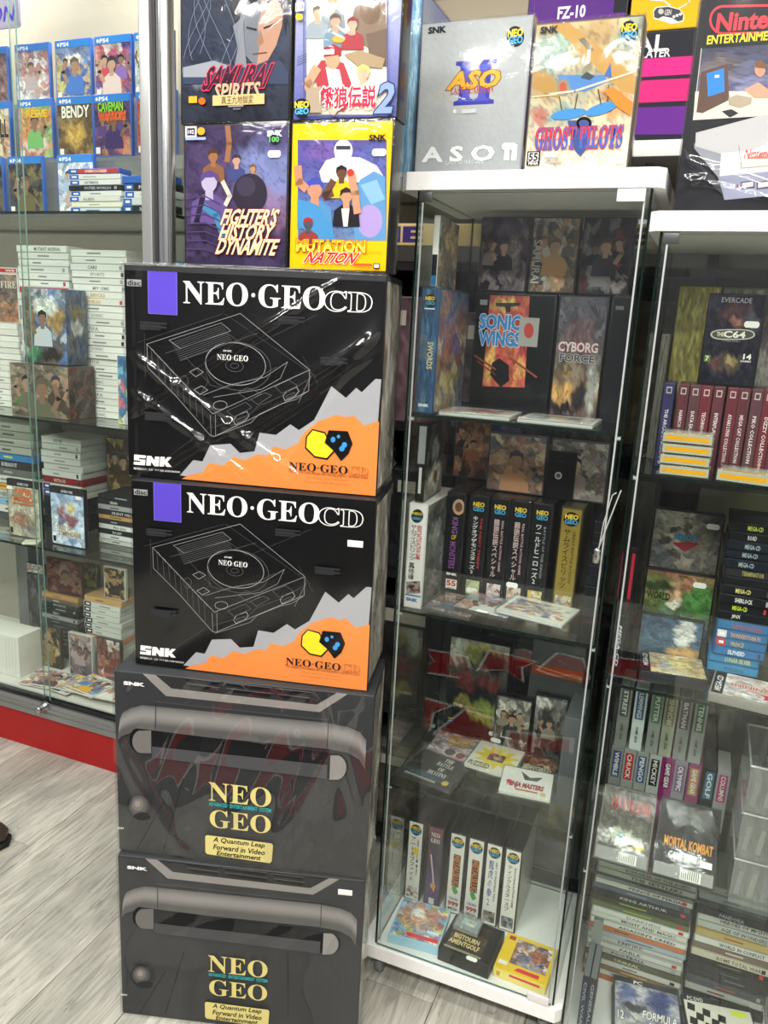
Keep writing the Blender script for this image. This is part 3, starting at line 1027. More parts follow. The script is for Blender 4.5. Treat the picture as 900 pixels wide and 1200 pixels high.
def flat(name, label, cat, crop, quad, z, t, draw, w=None, h=None, clear=False, body='#17181b', group=None, stick=None, yaw=None, shift=(0, 0), sleeve=None, front=None, zq=None, at=None, ymin=None, ymax=None, xmin=None, xmax=None):
    """thing lying on its back at height z, its printed face up"""
    p = [on_z(*px(crop, c), (z if zq is None else zq) + t) for c in quad]
    u = (p[1] - p[0] + p[2] - p[3]) / 2
    v = (p[0] - p[3] + p[1] - p[2]) / 2
    w = w or np.hypot(u[0], u[1])
    h = h or np.hypot(v[0], v[1])
    if yaw is None:
        yaw = math.atan2(u[1], u[0])
    c = (p[0] + p[1] + p[2] + p[3]) / 4
    if at is not None:
        c = np.array([at[0], at[1], z])
    ey = (abs(math.cos(yaw)) * h + abs(math.sin(yaw)) * w) / 2
    ex = (abs(math.cos(yaw)) * w + abs(math.sin(yaw)) * h) / 2
    if ymax is not None:
        c[1] = min(c[1], ymax - ey)
    if ymin is not None:
        c[1] = max(c[1], ymin + ey)
    if xmax is not None:
        c[0] = min(c[0], xmax - ex)
    if xmin is not None:
        c[0] = max(c[0], xmin + ex)
    lx = np.array([math.cos(yaw), math.sin(yaw)])
    ly = np.array([-math.sin(yaw), math.cos(yaw)])
    o = c[:2] - lx * w / 2 - ly * h / 2 + np.array(shift)
    T = thing(name, label, cat, (o[0], o[1], z), (0, 0, yaw), group)
    P = Print(w - 0.006, h - 0.006)
    draw(P)
    if clear:
        link('case', box_mesh(w, h, t, JEWEL, 0.001), T)
        MB().bevbox((0.004, 0.003, 0.0012), (w - 0.003, h - 0.003, t - 0.0035), 0.001).build('tray', mat(body, 0.4), T)
        P.build('insert', T, (0.003, 0.003, t - 0.0024), (-math.pi / 2, 0, 0))
    else:
        link('case', box_mesh(w, h, t, mat(body, 0.4, vary=0.08), 0.0015), T)
        P.build('cover_print', T, (0.003, 0.003, t + 0.0003), (-math.pi / 2, 0, 0))
    if front:
        Q = Print(w - 0.004, t - 0.003)
        front(Q)
        Q.build('edge_print', T, (0.002, -0.0004, 0.0015))
    if sleeve:
        MB().bevbox((-0.002, -0.002, 0.0002), (w + 0.002, h + 0.002, t + 0.004), 0.002).build('plastic_sleeve', sleeve, T)
    for s in (stick or ()):
        sticker(T, s[0] * w, s[1] * h, 0, rot=(-math.pi / 2, 0, 0)).location.z = t + 0.0012
    return T


ORD = ['top', 'second from the top', 'third from the top', 'fourth from the top', 'fifth from the top', 'sixth from the top', 'seventh from the top', 'eighth from the top',
       'ninth from the top', 'tenth from the top'] + [s + ' from the top' for s in
       'eleventh,twelfth,thirteenth,fourteenth,fifteenth,sixteenth,seventeenth,eighteenth,nineteenth,twentieth,twenty-first,twenty-second,twenty-third,twenty-fourth,twenty-fifth,twenty-sixth,twenty-seventh,twenty-eighth,twenty-ninth,thirtieth,thirty-first,thirty-second'.split(',')]
COLN = {}


def stack(desc, crop, quad, y, z, d, rows, yaw=0.0, seed=1, group=None, name='game_case', cat='game case', jit=0.004, h=None, xmax=None):
    """cases lying on top of one another, spines to the front; rows from the top:
    (colour word, case colour, spine colour, text or '', text colour, tag colour or None)"""
    rg = random.Random(seed)
    loc, w, h0 = stand(crop, quad, y, yaw, z)
    if xmax is not None:
        w = min(w, xmax - jit - loc[0])
    n = len(rows)
    th = (h or h0) / n
    for i, (word, cc, sc2, tx, tcol, tg) in enumerate(rows):
        k = n - 1 - i
        dx, dy = rg.uniform(-jit, jit), rg.uniform(0, jit * 1.5)
        t = thing(name, word + ' case ' + ORD[i] + ' in ' + desc, cat, (loc[0] + dx, loc[1] + dy, loc[2] + k * th), (0, 0, yaw + rg.uniform(-0.012, 0.012)), group or desc)
        link('case', box_mesh(w, d, th - 0.0006, mat(cc, 0.35, vary=0.06), 0.0012), t)
        P = Print(w - 0.006, th - 0.0035)
        P.fill(sc2)
        if tg:
            P.rect(0, 0, 0.19, 1, tg)
            P.rect(0.05, 0.3, 0.15, 0.7, '#e8ecf2')
        if tx:
            x0 = rg.uniform(0.26, 0.36)
            P.text(tx, x0, 0.2, min(0.9, x0 + 0.045 * len(tx)), 0.85, tcol, 'bold', res=1)
        elif tx is not None:
            x0 = rg.uniform(0.25, 0.45)
            P.rect(x0, 0.38, x0 + rg.uniform(0.15, 0.3), 0.66, tcol)
        if rg.random() < 0.5 and not tg:
            P.rect(0.9, 0.15, 0.95, 0.85, rg.choice(['#c23b3b', '#444444', '#9aa0a4', '#2c2c2c']))
        P.build('spine_label', t, (0.003, -0.0004, 0.0014))
    return loc, w, th


def neo_mark(P, cx, cy, r, ry=None, style='bold'):
    """round two-word maker's mark"""
    ry = ry or r
    P.ell(cx, cy, r, ry, '#14151a', 22)
    P.text('NEO', cx - r * 0.82, cy - ry * 0.66, cx + r * 0.82, cy - ry * 0.02, '#f2cf3a', 'bold', off=0.03, res=2)
    P.text('GEO', cx - r * 0.8, cy + ry * 0.04, cx + r * 0.8, cy + ry * 0.66, '#4aa6dc', 'bold', off=0.03, res=2)


def snk(P, x0, y0, x1, y1, col='#f0f0ec'):
    P.text('SNK', x0, y0, x1, y1, col, 'bold', off=0.055, res=2)


def figures(P, pal, seed, n):
    """plain busts without features, in the colours of the cover"""
    keep = P.H
    P.H = homography([(0, 0), (1, 0), (1, 1), (0, 1)], [(0, P.h), (P.w, P.h), (P.w, 0), (0, 0)])
    rg = random.Random(seed)
    spots = [(0.5, 0.42, 0.13), (0.25, 0.35, 0.09), (0.76, 0.34, 0.09), (0.36, 0.6, 0.08), (0.68, 0.62, 0.08)][:n]
    for cx, cy, r in spots[::-1]:
        cx, cy, r = cx + rg.uniform(-0.05, 0.05), cy + rg.uniform(-0.06, 0.06), r * rg.uniform(0.85, 1.15)
        ry = r * P.w / P.h
        skin, hair, top = rg.choice(['#a8846c', '#8f6e58', '#b8977e', '#7c5e4c']), rg.choice(['#2a2426', '#4a3a30', '#6a5a4a', '#3a3440']), rg.choice(pal)
        P.poly([(cx - 1.9 * r, cy + 4.4 * ry), (cx - 1.7 * r, cy + 2.1 * ry), (cx - 0.6 * r, cy + 1.3 * ry), (cx + 0.6 * r, cy + 1.3 * ry), (cx + 1.7 * r, cy + 2.1 * ry), (cx + 1.9 * r, cy + 4.4 * ry)], top)
        a_ = rg.choice((-1, 1))
        P.line([(cx + a_ * 1.6 * r, cy + 2.4 * ry), (cx + a_ * 2.4 * r, cy + 1.0 * ry), (cx + a_ * 1.9 * r, cy - 0.4 * ry)], 0.7 * r * P.w, skin)
        P.line([(cx, cy + 0.6 * ry), (cx, cy + 1.5 * ry)], 0.8 * r * P.w, skin)
        P.ell(cx, cy, 0.8 * r, 1.0 * ry, skin, 12)
        P.poly([(cx - 0.9 * r, cy + 0.1 * ry), (cx - 0.8 * r, cy - 0.8 * ry), (cx, cy - 1.25 * ry), (cx + 0.85 * r, cy - 0.8 * ry), (cx + 0.9 * r, cy + 0.1 * ry), (cx + 0.5 * r, cy - 0.5 * ry), (cx - 0.4 * r, cy - 0.45 * ry)], hair)
    P.H = keep


def mosaic(base, pal, seed, blobs=(), n=60, amt=0.75, figs=None):
    k = seed % 4 + 1 if figs is None else figs
    return lambda P: (P.art(base, blobs, pal, n, amt, seed, box=[tuple(p) for p in _full(P)]), figures(P, pal, seed, k) if k else None)


def _full(P):
    Hi = np.linalg.inv(P.H)
    p = np.c_[np.array([(0, P.h), (P.w, P.h), (P.w, 0), (0, 0)], float), np.ones(4)] @ Hi.T
    return p[:, :2] / p[:, 2:3]

# ------------------------------------------------------------------ four boxed cartridges on top of the carton stack
ZT = 1.5165


def bust(P, cx, cy, r, skin, hair, top, k=0.00054):
    """plain figure: shoulders, neck, head, cap of hair"""
    P.poly([(cx - 1.9 * r, cy + 4.2 * r), (cx - 1.7 * r, cy + 2.0 * r), (cx - 0.6 * r, cy + 1.2 * r), (cx + 0.6 * r, cy + 1.2 * r), (cx + 1.7 * r, cy + 2.0 * r), (cx + 1.9 * r, cy + 4.2 * r)], top)
    P.line([(cx, cy + 0.6 * r), (cx, cy + 1.5 * r)], 0.8 * r * k, skin)
    P.ell(cx, cy, 0.8 * r, 1.0 * r, skin, 14)
    P.poly([(cx - 0.9 * r, cy + 0.1 * r), (cx - 0.8 * r, cy - 0.8 * r), (cx, cy - 1.25 * r), (cx + 0.85 * r, cy - 0.8 * r), (cx + 0.9 * r, cy + 0.1 * r), (cx + 0.5 * r, cy - 0.5 * r), (cx - 0.4 * r, cy - 0.45 * r)], hair)


def d_fighters(P):
    P.art(['#3a2c55', '#4b3768', '#3c2c52', '#33264a'], [(0.8, 0.35, 0.3, 0.25, '#6c7cb8', 0.8), (0.85, 0.6, 0.2, 0.15, '#8b5a86', 0.6), (0.85, 0.12, 0.2, 0.1, '#4a3f78', 0.7)], ['#33274a', '#4f3d6c', '#2a2040'], 50, 0.35, 3, box=[tuple(p) for p in _full(P)], fine=0.14)
    P.line([(228, 560), (236, 500), (230, 440)], 0.010, '#8f6242')
    bust(P, 178, 545, 22, '#8f6242', '#4a3224', '#7d5438')
    bust(P, 262, 560, 18, '#b08a78', '#3a2c3c', '#3d4474')
    bust(P, 322, 590, 13, '#a8805c', '#6a4a30', '#8a6a3c')
    P.ell(312, 680, 62, 72, '#2c2634', 24); P.ell(298, 655, 34, 36, '#3c3446', 18)
    bust(P, 165, 640, 36, '#a8a0b8', '#54427a', '#5c4a80')
    P.line([(150, 730), (190, 760), (215, 830)], 0.012, '#3f7aa0'); P.line([(140, 700), (120, 780), (150, 850)], 0.010, '#2a2238'); P.line([(215, 640), (240, 690), (225, 720)], 0.008, '#c8bcb0')
    for k in range(7):
        P.line([(85, 700 + 30 * k), (150, 690 + 32 * k), (205, 720 + 30 * k)], 0.002, '#4a3a66')
    for y0, s, x0, x1, dy in ((735, "FIGHTER'S", 212, 415, 62), (790, 'HISTORY', 205, 400, 62), (842, 'DYNAMITE', 195, 415, 62)):
        P.text(s, x0, y0, x1, y0 + dy, '#e9d9a6', 'ital', ('#b01f35', 0.035), 0.02, shear=0.06, res=2)
    P.rect(80, 440, 122, 480, '#e8e4e8'); P.rect(87, 447, 115, 472, '#2a2438'); P.text('102', 90, 452, 112, 467, '#e8e4e8', 'bold', res=1)
    P.ell(138, 457, 14, 14, '#e59a2a', 14)
    P.rect(82, 480, 155, 488, '#8c9fd0')
    snk(P, 378, 455, 430, 475)
    P.ell(402, 485, 20, 16, '#1a1a2a', 14); P.text('100', 385, 477, 420, 496, '#5fae5a', 'bold', off=0.03)


def d_mutation(P):
    P.fill('#efb60e')
    P.art(['#4b3f98', '#454a9e', '#4070ae', '#5f8cb4'], [(0.3, 0.12, 0.2, 0.1, '#6a45a0', 0.8), (0.85, 0.2, 0.14, 0.2, '#4a55a8', 0.8)], ['#4a3f94', '#3f66a4', '#564f9e'], 40, 0.35, 5, box=(472, 487, 795, 850), fine=0.14)
    P.poly([(550, 600), (575, 560), (625, 545), (700, 550), (760, 580), (785, 620), (700, 640), (560, 640)], '#c9c6c4'); P.ell(638, 525, 34, 40, '#d6d3d0', 18); P.ell(636, 545, 28, 20, '#e4e2de', 14); P.poly([(612, 508), (664, 508), (664, 522), (612, 522)], '#3a3844')
    P.poly([(680, 850), (668, 700), (700, 630), (750, 600), (790, 620), (795, 850)], '#5a8cb8'); P.ell(735, 780, 46, 60, '#a08cc0', 18); P.poly([(700, 650), (760, 630), (790, 700), (740, 720)], '#7fa8cc')
    bust(P, 535, 665, 34, '#b98468', '#3d4aa8', '#4f86b4'); P.line([(500, 660), (478, 640), (474, 590)], 0.014, '#b98468')
    bust(P, 632, 605, 22, '#5f4030', '#241c1c', '#d8b020'); P.line([(595, 680), (572, 690), (600, 640)], 0.012, '#5f4030')
    P.poly([(472, 700), (540, 720), (600, 800), (610, 850), (540, 850), (472, 790)], '#4486b6')
    bust(P, 650, 690, 26, '#bc8a6a', '#2a2224', '#1f1c22'); P.poly([(632, 735), (662, 735), (655, 800), (640, 800)], '#d4ccc4'); P.line([(690, 745), (682, 680), (668, 612)], 0.013, '#bc8a6a'); P.ell(666, 606, 12, 14, '#b8342c', 12)
    bust(P, 512, 790, 20, '#4a4a54', '#a02c2c', '#8a3a34')
    P.text('MUTATION', 470, 845, 718, 895, '#f3e24a', 'bold', ('#c0341f', 0.05), 0.04); P.text('MUTATION', 470, 845, 718, 872, '#f0921f', 'bold', None, 0.0)
    P.text('NATION', 505, 890, 690, 935, '#d92f2a', 'ital', ('#fdf6e0', 0.05), 0.03, shear=0.1)
    snk(P, 735, 470, 795, 490, '#1a1610')
    P.text('ミューテイション・ネイション', 722, 888, 778, 902, '#1a1610', res=1)
    P.rect(678, 932, 745, 942, '#d9542a'); P.rect(750, 932, 772, 952, '#1a1610'); P.rect(753, 936, 769, 948, '#f4f0e0')
    P.rect(680, 946, 742, 949, '#b8801a')


def d_samurai(P):
    P.art(['#333a4e', '#2c3448', '#29324a', '#1b2030', '#12151f'], [(0.25, 0.7, 0.25, 0.06, '#8f949c', 0.6)], ['#2a3144', '#38425a', '#2e3446'], 30, 0.35, 7, box=[tuple(p) for p in _full(P)], fine=0.12)
    # half portrait: lit side, shaded side, hair
    P.poly([(270, -60), (380, -80), (430, -20), (425, 90), (405, 160), (375, 215), (330, 235), (290, 190), (272, 110)], '#6b7078')
    P.poly([(345, -70), (400, -60), (432, -10), (427, 90), (406, 160), (376, 212), (335, 228), (348, 150), (340, 90), (352, 40)], '#a9826c')
    P.poly([(350, 100), (362, 150), (342, 165), (334, 150)], '#8f6c58'); P.line([(322, 192), (372, 186)], 0.0022, '#6a3a34'); P.line([(300, 96), (334, 104)], 0.003, '#22222a'); P.line([(362, 98), (402, 84)], 0.003, '#22201f')
    P.poly([(250, -90), (440, -90), (452, 30), (440, 130), (428, 30), (400, -20), (372, 20), (350, -30), (322, 40), (300, -20), (276, 60), (262, 120), (240, 40)], '#191a22')
    P.poly([(70, 250), (200, 215), (280, 240), (330, 236), (420, 215), (452, 260), (452, 300), (70, 300)], '#343d55'); P.poly([(70, 240), (180, 215), (240, 235), (150, 275), (70, 275)], '#8d929a')
    P.poly([(250, 90), (285, 60), (292, 150), (300, 240), (255, 240), (268, 170)], '#7c7f86')
    for k in range(9):
        t = np.linspace(0, 1, 14)
        P.line(np.c_[90 + 20 * k + 60 * np.sin(2.4 * t + k), -60 + (250 + 8 * k) * t], 0.0008, '#7c869c')
    P.text('SAMURAI', 148, 240, 385, 312, '#3a1a2a', 'ital', ('#d23a58', 0.06), 0.02, shear=0.1); P.text('SPIRITS', 182, 300, 350, 352, '#b9a486', 'ital', ('#1c1a24', 0.04), 0.02)
    P.rect(178, 342, 365, 372, '#c9b27a'); P.text('真王九地獄変', 210, 345, 325, 370, '#2a2010', off=0.01)
    P.rect(92, 345, 122, 368, '#e2a52a'); P.ell(140, 362, 13, 13, '#d8641f', 12); P.rect(235, 378, 290, 382, '#8a8a90'); P.rect(252, 388, 280, 392, '#6a6a72')


def d_garou(P):
    P.fill('#8489b0')
    P.art(['#b7bacb', '#a6abc8', '#8f94bc', '#6d72a8', '#555a96'], [], seed=9, box=[tuple(p) for p in _full(P)])
    for k in range(4):
        P.line([(470, 205 + k * 9), (505, 190 + k * 9), (840, 60 + k * 9 - 120)], 0.0016, '#5c6090')
    P.art(['#e4ddd0', '#e8e0cc', '#ded6c2'], [], seed=11, box=(505, -30, 795, 410))
    P.poly([(690, -30), (790, -30), (795, 120), (760, 190), (690, 150), (670, 60)], '#7d6a5a'); P.ell(735, 40, 38, 46, '#6f5846', 18); P.poly([(720, 120), (795, 100), (795, 240), (735, 230)], '#6c5a4c')
    bust(P, 600, 0, 24, '#b99a7c', '#8a7a52', '#7d8a92'); bust(P, 545, 45, 22, '#bda084', '#6c6a50', '#8f9aa2'); bust(P, 610, 75, 24, '#b3917a', '#57483c', '#6d8796'); bust(P, 672, 85, 22, '#c0a088', '#8a3038', '#9c3a42')
    P.poly([(640, 195), (700, 180), (790, 210), (780, 245), (690, 235)], '#a08a6c'); P.ell(622, 140, 24, 14, '#c89a3c', 14)
    P.poly([(530, 260), (560, 215), (640, 225), (680, 330), (640, 400), (560, 370)], '#a83a44'); P.poly([(575, 240), (625, 250), (640, 320), (590, 320)], '#ddd6cc'); P.ell(600, 215, 26, 34, '#bf9678', 16); P.poly([(568, 205), (572, 170), (605, 158), (632, 172), (632, 196)], '#9c2c34'); P.rect(572, 178, 606, 194, '#e8e4dc')
    P.line([(540, 250), (510, 300), (530, 345)], 0.016, '#bf9678'); bust(P, 712, 262, 26, '#c9a88e', '#d8b868', '#c4bfb8'); P.line([(680, 320), (640, 350), (600, 400)], 0.014, '#c9a88e')
    P.poly([(505, 320), (560, 310), (560, 405), (505, 405)], '#9c8c78')
    P.line([(497, -30), (497, 415), (800, 415), (800, -30)], 0.002, '#4f5588')
    P.text('餓狼伝説', 558, 315, 755, 385, '#d92c46', '', ('#f6f0f0', 0.09), 0.05); P.text('2', 758, 300, 820, 405, '#7f93c4', 'ital', ('#2c3460', 0.05), 0.03)
    neo_mark(P, 490, 388, 31, 34)
    P.rect(468, 12, 498, 40, '#f0f0f0'); P.text('103', 471, 18, 495, 36, '#22243a', 'bold', res=1); P.ell(481, 62, 13, 12, '#e5c22a', 12)
    P.rect(720, 432, 790, 435, '#c0c4dc')


_g = 'boxed cartridges on the carton stack'
aesd = 0.045
for nm, lb, quad, y, z, h, dr in (
        ('game_box', 'boxed game with purple cover and gold slanted title, beside the yellow one', [(75, 425), (445, 440), (440, 945), (80, 930)], 1.245, ZT, 0.236, d_fighters),
        ('game_box', 'boxed game with bright yellow border on the cartons', [(450, 455), (812, 460), (795, 968), (447, 947)], 1.259, ZT, 0.236, d_mutation),
        ('game_box', 'boxed game with dark blue painted cover above the purple one', [(58, -95), (457, -85), (450, 430), (70, 410)], 1.245, ZT + 0.2365, 0.242, d_samurai),
        ('game_box', 'boxed game with pale lilac cover and large blue numeral on the yellow game', [(465, -75), (855, -70), (825, 450), (459, 440)], 1.259, ZT + 0.2365, 0.242, d_garou)):
    upright(nm, lb, 'game box', 'T', quad, y, aesd, dr, z=z, yaw=0.06, h=h, group=_g, sleeve=SLEEVE, stick=[(0.87, 0.79)] if z == ZT else None)

# ------------------------------------------------------------------ on top of the narrow cabinets
Z1 = 1.6955


def d_aso(P):
    P.art(['#a3a8a9', '#a9aeae', '#a2a7a8', '#9a9fa0'], [(0.4, 0.5, 0.3, 0.1, '#b5b6b2', 0.5)], seed=2, fine=0.0, box=[tuple(p) for p in _full(P)])
    P.text('II', 212, 205, 332, 338, '#3a3a9c', 'serif', off=0.05); P.text('II', 225, 215, 318, 330, '#4b52b8', 'serif', off=0.02)
    P.text('ASO', 182, 238, 355, 285, '#e0a83a', 'ital', ('#7a4418', 0.05), 0.06); P.text('LAST GUARDIAN', 190, 288, 335, 304, '#b04a2a', 'serif', res=1)
    snk(P, 115, 85, 173, 102, '#22262a')
    neo_mark(P, 410, 115, 30, 35)
    P.text('A S O II', 95, 490, 412, 533, '#dfe3e3', 'bold', off=0.03)
    P.text('LAST GUARDIAN', 175, 534, 300, 546, '#d0d4d4', res=1)
    P.rect(228, 362, 275, 374, '#c4c8c8'); P.ell(204, 369, 6, 8, '#d4d8d8', 10)


def d_ghost(P):
    P.art(['#c9b27a', '#c2a86e', '#a9a27e', '#c9bc96', '#e4dcc4', '#ece6d4'], [(0.2, 0.18, 0.16, 0.14, '#8ab0a0', 0.9), (0.9, 0.12, 0.14, 0.12, '#8fa896', 0.8), (0.55, 0.1, 0.16, 0.1, '#b58f4a', 0.7), (0.1, 0.4, 0.1, 0.1, '#b08c4c', 0.8), (0.82, 0.55, 0.14, 0.1, '#c98a3a', 0.9), (0.1, 0.62, 0.1, 0.06, '#b84a3a', 0.8),
          (0.3, 0.62, 0.12, 0.06, '#79a898', 0.8), (0.05, 0.25, 0.06, 0.2, '#7f9a90', 0.7)], ['#b99c5c', '#d2b878', '#98a58c', '#c4a868'], 40, 0.35, 4, fine=0.16, box=[tuple(p) for p in _full(P)])
    # a propeller floatplane over the wing of a larger aircraft
    P.poly([(520, 60), (580, 62), (830, 250), (830, 310), (760, 300)], '#b38d4e'); P.poly([(455, 235), (500, 232), (560, 300), (545, 325), (455, 290)], '#a8864a')
    P.poly([(612, 125), (632, 118), (665, 160), (650, 168)], '#6c6a58'); P.poly([(540, 245), (700, 245), (712, 268), (640, 300), (560, 300)], '#4f7fb8')
    P.poly([(700, 250), (722, 205), (726, 255)], '#3f66a8'); P.ell(562, 288, 22, 30, '#8a8070', 16); P.ell(560, 288, 12, 18, '#b0503a', 14)
    P.line([(515, 310), (600, 300), (820, 232)], 0.003, '#d8cfb0'); P.line([(455, 320), (540, 312)], 0.002, '#cfc39a'); P.poly([(620, 255), (640, 235), (668, 250), (650, 262)], '#3a4a50')
    P.ell(580, 378, 62, 17, '#3f86c4', 20, -0.15); P.ell(692, 360, 58, 18, '#3f86c4', 20, -0.32)
    for a, b in (((548, 320), (556, 365)), ((610, 310), (600, 362)), ((680, 295), (690, 345)), ((716, 280), (712, 335))):
        P.line([a, b], 0.0015, '#3c3428')
    P.poly([(700, 300), (730, 285), (800, 340), (790, 385), (740, 350)], '#cf7f2e')
    P.poly([(575, 400), (655, 400), (650, 480), (620, 522), (600, 500), (590, 450)], '#3d4f8a'); P.ring(632, 410, 22, 18, 0.004, '#2a2c34', 18)
    P.text('GHOST PILOTS', 470, 428, 760, 490, '#4560b0', 'serif', ('#b8283a', 0.05), 0.03); P.text('GHOST PILOTS', 470, 428, 760, 458, '#c23446', 'serif', None, -0.01)
    snk(P, 485, 85, 542, 103, '#262420')
    neo_mark(P, 787, 98, 30, 35)
    P.rect(440, 505, 480, 552, '#1f1f20'); P.rect(444, 509, 476, 538, '#f2efe6'); P.text('55', 446, 511, 474, 537, '#1f1f20', 'bold', off=0.03); P.text('MEGA', 444, 540, 476, 550, '#f2efe6', 'bold', res=1)
    P.rect(498, 525, 545, 529, '#a8a294'); P.rect(498, 540, 555, 544, '#a8a294')


upright('game_box', 'silver grey boxed game with blue and gold logo on the tall cabinet', 'game box', 'T2', [(95, 70), (462, 58), (425, 558), (75, 558)], 1.425, 0.04, d_aso, z=Z1, group='boxed cartridges on the cabinet tops', sleeve=SLEEVE, body='#8f9496', stick=[(0.88, 0.18)])
upright('game_box', 'boxed game with a blue floatplane on its cover on the tall cabinet', 'game box', 'T2', [(470, 75), (825, 50), (783, 553), (430, 558)], 1.425, 0.045, d_ghost, z=Z1, group='boxed cartridges on the cabinet tops', sleeve=SLEEVE, body='#5a5048', stick=[(0.88, 0.075)])
upright('game_box', 'light blue wrapped box standing spine out at the end of the tall cabinet', 'game box', 'P', [(474, -30), (495, -30), (487, 200), (470, 200)], 1.45, 0.24, lambda P: P.art(['#5b8fae', '#76a9c6', '#6f9fbe'], [(0.7, 0.5, 0.2, 0.6, '#a9c8dc', 0.7)], seed=3, box=[tuple(p) for p in _full(P)]), z=Z1, h=0.31,  # paler upright band is the wrap's highlight painted into the spine
        side=lambda Q: Q.art(['#a9b8d8', '#b9c8de', '#9fb6d0'], [], seed=6), body='#3e5a78', sleeve=SLEEVE)
# small grey adaptor and box at the rear of the cabinet top
upright('console_box', 'small olive and grey box behind the silver game on the tall cabinet', 'box', 'T2', [(225, -40), (415, -60), (410, 555), (232, 555)], 1.56, 0.09, mosaic(['#7a7a52', '#8f8a60', '#6c6a4c'], ['#5a5a3c', '#a09a6a', '#86805a'], 5, figs=0), z=Z1, h=0.285, body='#6a6a5a')


def d_nes(P):
    P.fill('#1a1b1f')
    t = np.linspace(-math.pi / 2, math.pi / 2, 12)
    o = [(665 + 55 * -math.cos(a), 98 + 65 * math.sin(a)) for a in t[::-1]]
    pill = lambda dx, rx, ry: [(680 - rx * math.cos(a), 92 - 0.0 + ry * math.sin(a)) for a in np.linspace(-math.pi / 2, math.pi / 2, 12)] + [(1900, 92 + ry - 25), (1900, 92 - ry - 25)]
    P.poly(pill(0, 68, 72), '#d23b46'); P.poly(pill(0, 57, 60), '#1a1b1f')
    P.text('Nintendo', 655, 62, 1070, 118, '#d23b46', 'bold', off=0.03, res=3)
    P.text('ENTERTAINMENT SYSTEM', 605, 168, 1130, 174, '#e2d232', 'bold', off=0.01, res=2)
    # photo panel of a room with television and players
    P.art(['#4d5068', '#565a72', '#77789a', '#a9a6b8'], [(0.1, 0.3, 0.1, 0.2, '#6a5e58', 0.7), (0.45, 0.3, 0.06, 0.08, '#8a5a3a', 1), (0.47, 0.48, 0.06, 0.12, '#2c3c5c', 1), (0.75, 0.3, 0.1, 0.2, '#7a4a52', 0.7)], seed=6, box=[(575, 232), (1500, 175), (1500, 490), (535, 577)])
    P.poly([(545, 440), (1500, 430), (1500, 520), (535, 577)], '#e6dcc0')
    P.poly([(575, 345), (700, 305), (710, 480), (580, 545), (550, 540)], '#5a4438'); P.poly([(600, 352), (684, 326), (686, 440), (606, 465)], '#2f7fd0'); P.rect(640, 360, 660, 372, '#cfe0f0')
    P.poly([(705, 470), (745, 455), (820, 470), (815, 500), (760, 520), (705, 505)], '#a89c88'); P.poly([(672, 535), (720, 525), (755, 545), (712, 566)], '#2a2a2c')
    P.poly([(780, 430), (850, 395), (900, 430), (900, 470), (830, 470)], '#c49a80'); P.ell(858, 335, 26, 34, '#c09074', 16); P.poly([(832, 310), (858, 285), (888, 312), (884, 330), (840, 325)], '#7a5030')
    P.line([(575, 232), (535, 577), (1500, 520)], 0.001, '#d8d4c8')
    # grey console
    P.poly([(540, 690), (660, 730), (1500, 640), (1500, 880), (685, 965), (655, 855), (540, 715)], '#8d9098'); P.poly([(548, 640), (880, 552), (1500, 560), (1500, 660), (670, 742), (545, 705)], '#b9b9ba')
    P.poly([(670, 740), (1500, 652), (1500, 800), (662, 855)], '#d8d4cb'); P.poly([(662, 850), (1500, 770), (1500, 890), (690, 965)], '#8f93a8')
    P.line([(755, 700), (768, 812), (1500, 745)], 0.0012, '#9a9690'); P.text('Nintendo', 785, 722, 930, 760, '#c8483e', 'ital', off=0.01); P.rect(788, 760, 905, 764, '#c8786e')
    for x in (765, 842):
        P.poly([(x, 880), (x + 66, 870), (x + 66, 905), (x, 914)], '#3a3c48'); P.poly([(x + 5, 884), (x + 61, 875), (x + 61, 900), (x + 5, 909)], '#c2bcc4')
    P.ell(748, 898, 6, 7, '#8a2a2a', 8)
    for k in range(7):
        P.line([(490 + 6 * k, 720 + 20 * k), (560 + 8 * k, 790 + 14 * k), (660 + 3 * k, 880 + 10 * k)], 0.0014, '#3a3d44')


upright('console_carton', 'black boxed grey game console in shrink wrap on the lower cabinet', 'box', 'P', [(818, -15), (1100, -25), (1075, 248), (795, 242)], 1.42, 0.16, None, z=1.6305, w=0.40, h=0.345)
_t = bpy.data.objects['console_carton.004']
_l = tuple(_t.location)
P_ = Print(0.396, 0.341, corners(_l, 0.40, 0.345, 0, 'N'))
d_nes(P_)
P_.build('front_print', _t, (0.002, -0.0003, 0.002))
wrap_sheet(0.40, 0.16, 0.345, amp=0.0015, seed=12, folds=[(0.4, 1.0, 0.24, 0.02, 0.003), (0.3, 1.0, 0.16, 0.015, 0.003), (-0.5, 1, 0.1, 0.02, 0.003), (1, 0.1, 0.06, 0.02, 0.002)]).build('plastic_wrap', WRAP, _t)

# ------------------------------------------------------------------ wall shelf with console cartons behind the cabinets
BY = 2.02
shelf_z = on_y(770, 166, BY)[2]
ws = thing('wall_shelf', 'long white wall shelf behind the narrow cabinets', 'shelf', (-0.3, BY, shelf_z - 0.035))
MB().bevbox((-1.0, -0.02, 0), (1.3, 0.58, 0.035), 0.002).build('board', WHITE, ws)
for x in (-0.9, 0.1, 1.1):
    MB().box((x, 0.05, -0.15), (x + 0.02, 0.575, -0.0005)).build('bracket', ALU, ws)


def d_fz(P):
    P.fill('#20222a')
    P.rect(460, -200, 728, 65, '#5b2a86'); P.rect(460, 66, 728, 420, '#6a3192')
    P.text('FZ-10', 545, 22, 635, 55, '#f0e8f4', 'bold', off=0.03)
    P.line([(462, -200), (462, 420)], 0.002, '#8a5ab0')


